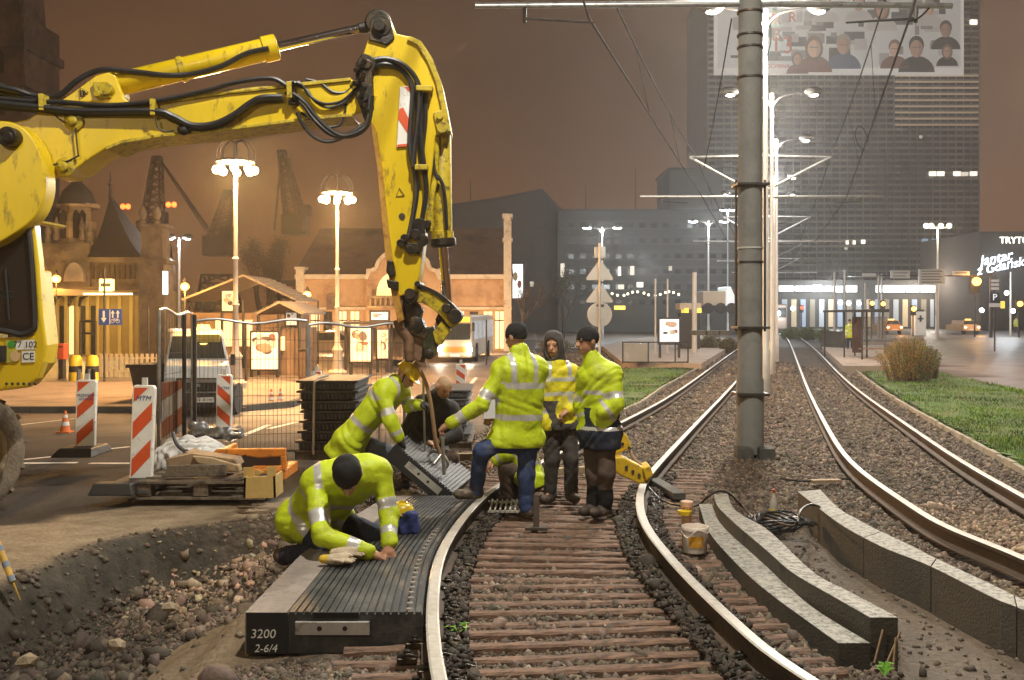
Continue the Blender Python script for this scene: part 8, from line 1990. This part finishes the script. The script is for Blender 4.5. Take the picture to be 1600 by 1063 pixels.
for k, x in enumerate((118, 144)):
    b = GD(x, 33); root = thing('bollard', ('left' if k == 0 else 'right') + ' yellow and black bollard before the yellow lit facade', 'bollard', b, 'yellow bollards'); mb = MB(); mb.lathe([(.2, 0), (.2, .75), (.14, .85), (0, .86)], b, 16); mb.build('body', M('bollard yellow', (.65, .48, .03), .5, .1, 4, 0), root, smooth=True); mb = MB(); mb.lathe([(.206, .3), (.206, .5)], b, 16); mb.build('black_band', BLACK, root, smooth=True)
root = thing('post_box', 'red post box left of the bollards', 'post box', GD(94, 34)); D = 34; mb = MB(); slab(mb, rect(89, 100, 537, 562), D, .35); mb.build('box', M('post box red', (.45, .08, .03), .5, .15, 4, 0), root, bevel=.03); mb = MB(); slab(mb, rect(91, 98, 562, gy_(D)), D + .05, .25); mb.build('stand', IRON, root); mb = MB(); slab(mb, rect(91, 98, 541, 543), D - .01, .02); mb.build('slot', BLACK, root)
root = thing('picket_barrier', 'pale striped picket barrier on the pavement behind the bollards', 'barrier', GD(205, 34)); D = 34.5; z0 = zg(D)
for k in range(12): mb = MB(); x = P(158 + k * 8, 0, D).x; mb.box((x, D, z0 + .45), (.10, .03, .8)); mb.build('picket', M('pale picket', (.5, .42, .28) if k % 2 else (.5, .42, .28), .7, .15, 4, .05), root)
mb = MB(); a, b = P(154, 0, D).x, P(250, 0, D).x; mb.box(((a + b) / 2, D + .04, z0 + .7), (b - a, .03, .06)); mb.box(((a + b) / 2, D + .04, z0 + .25), (b - a, .03, .06)); mb.build('rail', M('pale picket', (.5, .42, .28)), root)
root = thing('skip', 'dark open skip standing left of the edge-on fence', 'skip', G(222, 612)); D = 23.5; mb = MB(); z0 = zg(D); a, b = P(203, 0, D).x, P(252, 0, D).x; zt_ = P(0, 570, D).z
mb.hexa([(a + .15, D, z0 + .05), (b, D, z0 + .05), (b, D + 1.4, z0 + .05), (a + .15, D + 1.4, z0 + .05), (a, D - .1, zt_), (b, D - .1, zt_), (b, D + 1.5, zt_), (a, D + 1.5, zt_)]); mb.build('tub', M('dark skip paint', (.04, .035, .03), .7, .3, 2, .2, dirt=(.1, .06, .03), dirt_amt=.3, dscale=3), root, bevel=.02); mb = MB(); mb.box(((a + b) / 2, D - .12, zt_ - .03), (b - a + .1, .06, .08)); mb.build('rim', IRON, root)
for k, (x, D, y0) in enumerate(((125, 30, 500), (140, 30, 500))): pass
root = thing('frame_sign', 'dark tubular double frame on the pavement before the yellow facade', 'frame', GD(137, 36)); D = 36
mb = MB()
for x in (126, 149): p = GD(x, D); mb.cyl(p, (p.x, D, P(0, 502, D).z), .05, .05, 8)
mb.cyl(P(126, 502, D), P(149, 502, D), .05, .05, 8); mb.cyl(P(126, 521, D), P(149, 521, D), .04, .04, 8); mb.build('tube_frame', IRON, root, smooth=True)
for k, x in enumerate((123, 136, 140, 146)):
    p = GD(x, 14.5); mb = MB(); mb.cyl(p, p + Vector((0, 0, P(0, 577, 14.5).z - p.z)), .03, .03, 8); mb.build('fence_post', STEELD if k % 2 else STEEL, label='thin post standing behind the far left delineator', cat='post', group='thin posts behind the far left delineator')
# kerb line of the traffic island, road lines
sheet_on('pavement', A_WALK, .6, .1, M('island paving', (.26, .2, .15), .85, .2, 1.2, .2, dirt=(.12, .09, .07), dirt_amt=.35, dscale=.7))
mb = MB(); k_ = [Vector((-40, 21.4, zg(21.4))), Vector((-6.1, 21.4, zg(21.4))), Vector((-5.1, 23, zg(23))), Vector((-5.1, 29, zg(29)))]
for i in range(3):
    n = 24 if i == 0 else 3
    for q in range(n): a, b = k_[i].lerp(k_[i + 1], q / n), k_[i].lerp(k_[i + 1], (q + .985) / n); mb.obox(a + Vector((0, 0, .04)), b + Vector((0, 0, .04)), .14, .2)
mb.build('kerb', CONC, kind='structure', bevel=.01)
def line(px, w, mat=PAINTW, lift=.005):
    pts = [G(x, y, lift) for x, y in px]; mb = MB()
    for i in range(len(pts) - 1):
        a, b = pts[i], pts[i + 1]; n = max(1, int((b - a).length / 1.0))
        for q in range(n):
            p, r = a.lerp(b, q / n), a.lerp(b, (q + 1) / n); t = (b - a); t.z = 0; s = Vector((t.y, -t.x, 0)).normalized() * w / 2
            f = lambda v: Vector((v.x, v.y, zg(v.y) + lift)); mb.add([f(p - s), f(r - s), f(r + s), f(p + s)], [(0, 1, 2, 3)])
    return mb
for px, w in (([(30, 724), (121, 723)], .13), ([(140, 724), (204, 724)], .13), ([(30, 719), (88, 713)], .1), ([(30, 664), (118, 654)], .1), ([(165, 702), (204, 698)], .1), ([(368, 645), (408, 642)], .1), ([(420, 670), (462, 660)], .12), ([(356, 690), (420, 664)], .12), ([(540, 606), (640, 590)], .16), ([(700, 640), (744, 590)], .12), ([(380, 640), (462, 622)], .12)):
    line(px, w).build('road_marking', PAINTW, kind='structure', recentre=False)
# ------------------------------------------------------------------ vegetation
def twigtree(label, x, D, ytop, w, seed, mat, name='bare_tree', leaf=None, upright=.5, cat='tree'):
    r = random.Random(seed); b = GD(x, D); h = P(0, ytop, D).z - b.z; root = thing(name, label, cat, b)
    mb = MB(); tips = []
    def grow(p, d, l, rad, dep):
        q = p + d * l; mb.tube([p, p.lerp(q, .5) + Vector((r.uniform(-1, 1), r.uniform(-1, 1), 0)) * l * .06, q], [rad, rad * .85, rad * .68], 5, False)
        tips.append(q)
        if dep == 0: return
        for k in range(r.choice((2, 3, 3))):
            nd = (d * upright + Vector((r.uniform(-1, 1) * w, r.uniform(-1, 1) * w, r.uniform(.1, 1)))).normalized(); grow(p.lerp(q, r.uniform(.6, 1)), nd, l * r.uniform(.62, .82), rad * .62, dep - 1)
    grow(b, Vector((0, 0, 1)), h * .3, h * .022, 5); mb.build('branches', mat, root)
    if leaf is not None:
        V = []
        for t in tips:
            for k in range(12 if upright > 1 else 6):
                c = v3(t) + np.array([r.gauss(0, 1), r.gauss(0, 1), r.gauss(0, 1)]) * h * .03; s = h * .014; a1 = np.array([r.gauss(0, 1) for _ in range(3)]); a1 /= np.linalg.norm(a1); a2 = np.cross(a1, [r.gauss(0, 1) for _ in range(3)]); a2 /= np.linalg.norm(a2); V += [c - a1 * s, c + a2 * s * .5, c + a1 * s]
        V = np.array(V); o = np_mesh('crown', V, np.arange(len(V)).reshape(-1, 3), leaf); o.data.transform(Matrix.Translation(-b)); link(o, root)
    return root
BARK = M('dark bark', (.06, .045, .035), .9, .3, 2, .3)
LEAFD = M('dim leaves', (.05, .06, .02), .7, .3, 1, 0)
twigtree('bare tree beside the white lit panel right of the hall', 812, 58, 400, .9, 3, BARK)
twigtree('slim bare tree left of the road sign post', 880, 88, 395, .7, 5, BARK, leaf=LEAFD)
for k, (x, yt) in enumerate(((405, 352), (420, 372), (436, 358))): twigtree(('left', 'middle', 'right')[k] + ' dark poplar on the skyline left of the market hall', x, 110, yt, .28, 20 + k, M('skyline bark', (.05, .035, .026), .9, .2, 1, .1), 'poplar', M('skyline leaves', (.05, .034, .024), .9, .2, 1, 0), 1.2)
twigtree('bushy dark tree under the hanging poster on the left', 318, 60, 430, .8, 31, BARK, leaf=LEAFD)
# forsythia-like shrub on the lawn
def shrub(label, px, yb, wx, hpx, seed, name='shrub', n=9000, cols=None, D=None):
    r = np.random.default_rng(seed); b = G(px, yb, 0) if D is None else GD(px, D); D = b.y; rx, hz = wx / 2 / F * D, hpx / F * D
    root = thing(name, label, 'shrub', b); mb = MB(); tips = []
    for k in range(160):
        a = r.uniform(0, 6.28); e = r.uniform(.15, 1); x1 = math.cos(a) * rx * e; y1 = math.sin(a) * rx * .8 * e; z1 = hz * (.18 + .8 * math.sqrt(max(0, 1 - e * e * .8))) * r.uniform(.8, 1.05)
        p0 = b + Vector((x1 * .62, y1 * .62, 0)); p2 = b + Vector((x1, y1, z1)); p1 = p0.lerp(p2, .5) + Vector((0, 0, hz * .12)); mb.tube([p0, p1, p2], [.012, .008, .004], 4, False); tips.append((p0, p1, p2))
    mb.build('stems', M('shrub stems', (.11, .07, .04), .9, .2, 4, .1), root)
    cols = cols or [(.38, .17, .008), (.2, .2, .012), (.08, .17, .015)]
    V = np.zeros((n, 3, 3)); t = np.zeros((n, 3))
    for i in range(n):
        p0, p1, p2 = tips[r.integers(len(tips))]; u = r.uniform(.06, 1.03) ** .8; q = v3(p0) * (1 - u) ** 2 + 2 * v3(p1) * u * (1 - u) + v3(p2) * u * u
        c = q + r.normal(0, .05, 3) * (rx / 1.0); s = r.uniform(.018, .04) * (D / 28); a1 = r.normal(size=3); a1 /= np.linalg.norm(a1); a2 = np.cross(a1, r.normal(size=3)); a2 /= np.linalg.norm(a2)
        V[i] = [c - a1 * s, c + a2 * s * .55, c + a1 * s]; g_ = (c[0] - b.x) / rx
        k = 0 if r.random() < .62 - .5 * max(g_, 0) else (1 if r.random() < .6 else 2); t[i] = np.array(cols[k]) * r.uniform(.6, 1.4)
    tint = np.repeat(np.concatenate([t, np.ones((n, 1))], 1), 3, 0)
    o = np_mesh('foliage', V.reshape(-1, 3), np.arange(n * 3).reshape(-1, 3), M('shrub leaf', (1, 1, 1), .65, 0, bump=0, tint=True), attr={'tint': tint}); o.data.transform(Matrix.Translation(-b)); link(o, root)
    return root
shrub('golden yellow shrub on the lawn before the right tram stop', 1420, 596, 104, 70, 2)
shrub('dark bare brown shrub at the right side of the golden shrub', 1452, 592, 40, 52, 4, n=1500, cols=[(.1, .06, .03), (.12, .07, .04), (.06, .08, .02)])
GR = [(.12, .16, .03), (.09, .13, .03), (.16, .17, .05)]
for k, (x, w, h, D) in enumerate(((1236, 40, 18, 90), (1262, 48, 20, 86), (1290, 36, 20, 82), (1318, 30, 18, 80))):
    shrub(('first', 'second', 'third', 'fourth')[k] + ' clipped green bush from the left at the far bend of the rails', x, 0, w, h, 40 + k, 'hedge_bush', 2500, GR, D)
for k, (x, w, h, D) in enumerate(((1110, 50, 26, 60), (1138, 36, 24, 58), (870, 60, 16, 62))):
    shrub(('wide brownish bush behind the left tram stop', 'brownish bush close to the mast behind the stop', 'low dark bush left of the road signs')[k], x, 0, w, h, 60 + k, 'bush', 2500, [(.16, .12, .05), (.12, .1, .03), (.1, .12, .03)], D)
# ------------------------------------------------------------------ row lamp behind the photographer, unseen overhead and fill lights
twin_lamp('twin street lamp of the row above the near tracks behind the photographer', -3.0, 800, 9.6, 1.2, 0)
LAMPS.append(((.9, 5.0, 9.8), 4300, (1, .95, .84), .12))  # unseen overhead light where the lamp row would run on
LAMPS.append(((-4.5, -3.0, 6.5), 1050, (1, .88, .66), .3))  # warm fill added behind the camera, without any lamp post
# ------------------------------------------------------------------ night haze
hz = MB(); hz.box((60, 125, 38), (520, 280, 80)); HZM = bpy.data.materials.new('haze'); HZM.use_nodes = True
for n_ in list(HZM.node_tree.nodes):
    if n_.type == 'BSDF_PRINCIPLED': HZM.node_tree.nodes.remove(n_)
pv = HZM.node_tree.nodes.new('ShaderNodeVolumePrincipled'); pv.inputs['Color'].default_value = (.9, .88, .85, 1); pv.inputs['Density'].default_value = .0009; pv.inputs['Anisotropy'].default_value = .68
HZM.node_tree.links.new(pv.outputs['Volume'], [n_ for n_ in HZM.node_tree.nodes if n_.type == 'OUTPUT_MATERIAL'][0].inputs['Volume'])
hz.build('haze', HZM, kind='stuff')
# ------------------------------------------------------------------ night sky
W = bpy.data.worlds.new('World'); SC.world = W; W.use_nodes = True
nt = W.node_tree; N = nt.nodes; L = nt.links
bg = N['Background']
geo = N.new('ShaderNodeTexCoord'); sx = N.new('ShaderNodeSeparateXYZ'); L.new(geo.outputs['Generated'], sx.inputs['Vector'])
rp = N.new('ShaderNodeValToRGB'); e = rp.color_ramp.elements
e[0].position = .0; e[0].color = (.19, .08, .028, 1)
e[1].position = .42; e[1].color = (.06, .032, .018, 1)
x = e.new(.16); x.color = (.118, .055, .026, 1)
x = e.new(1.0); x.color = (.03, .022, .018, 1)
L.new(sx.outputs['Z'], rp.inputs['Fac'])
sky = N.new('ShaderNodeTexSky'); sky.sky_type = 'NISHITA'; sky.sun_disc = False; sky.sun_elevation = R(-4); sky.sun_rotation = R(200)
cn_ = N.new('ShaderNodeTexNoise'); cn_.inputs['Scale'].default_value = 2.2; cn_.inputs['Detail'].default_value = 7; cn_.inputs['Roughness'].default_value = .6; L.new(geo.outputs['Generated'], cn_.inputs['Vector'])
cm = N.new('ShaderNodeMapRange'); cm.inputs['From Min'].default_value = .3; cm.inputs['From Max'].default_value = .7; cm.inputs['To Min'].default_value = .6; cm.inputs['To Max'].default_value = 1.4; L.new(cn_.outputs['Fac'], cm.inputs['Value'])
cmul = N.new('ShaderNodeVectorMath'); cmul.operation = 'SCALE'; L.new(rp.outputs['Color'], cmul.inputs[0]); L.new(cm.outputs['Result'], cmul.inputs['Scale'])
ad = N.new('ShaderNodeMixRGB'); ad.blend_type = 'ADD'; ad.inputs['Fac'].default_value = .02
L.new(cmul.outputs['Vector'], ad.inputs['Color1']); L.new(sky.outputs['Color'], ad.inputs['Color2'])
L.new(ad.outputs['Color'], bg.inputs['Color']); bg.inputs['Strength'].default_value = 1.0

def point(name, loc, power, col, r=.15, spot=None):
    l = bpy.data.lights.new(name, 'SPOT' if spot else 'POINT'); l.energy = power; l.color = col; l.shadow_soft_size = r
    if spot: l.spot_size = R(spot); l.spot_blend = .6
    o = bpy.data.objects.new(name, l); o.location = loc; COL.objects.link(o); return o
for f_ in LAMPS: point('lamp_and_fill_light', *f_)

SC.render.engine = 'CYCLES'
SC.cycles.use_denoising = True
try: SC.cycles.denoiser = 'OPENIMAGEDENOISE'
except Exception: pass
SC.cycles.max_bounces = 5; SC.cycles.diffuse_bounces = 3; SC.cycles.glossy_bounces = 3; SC.cycles.volume_bounces = 0; SC.cycles.transparent_max_bounces = 8
SC.cycles.sample_clamp_indirect = 4.0
SC.cycles.volume_step_rate = 4.0
SC.view_settings.view_transform = 'Standard'; SC.view_settings.look = 'None'; SC.view_settings.exposure = 0; SC.view_settings.gamma = 1
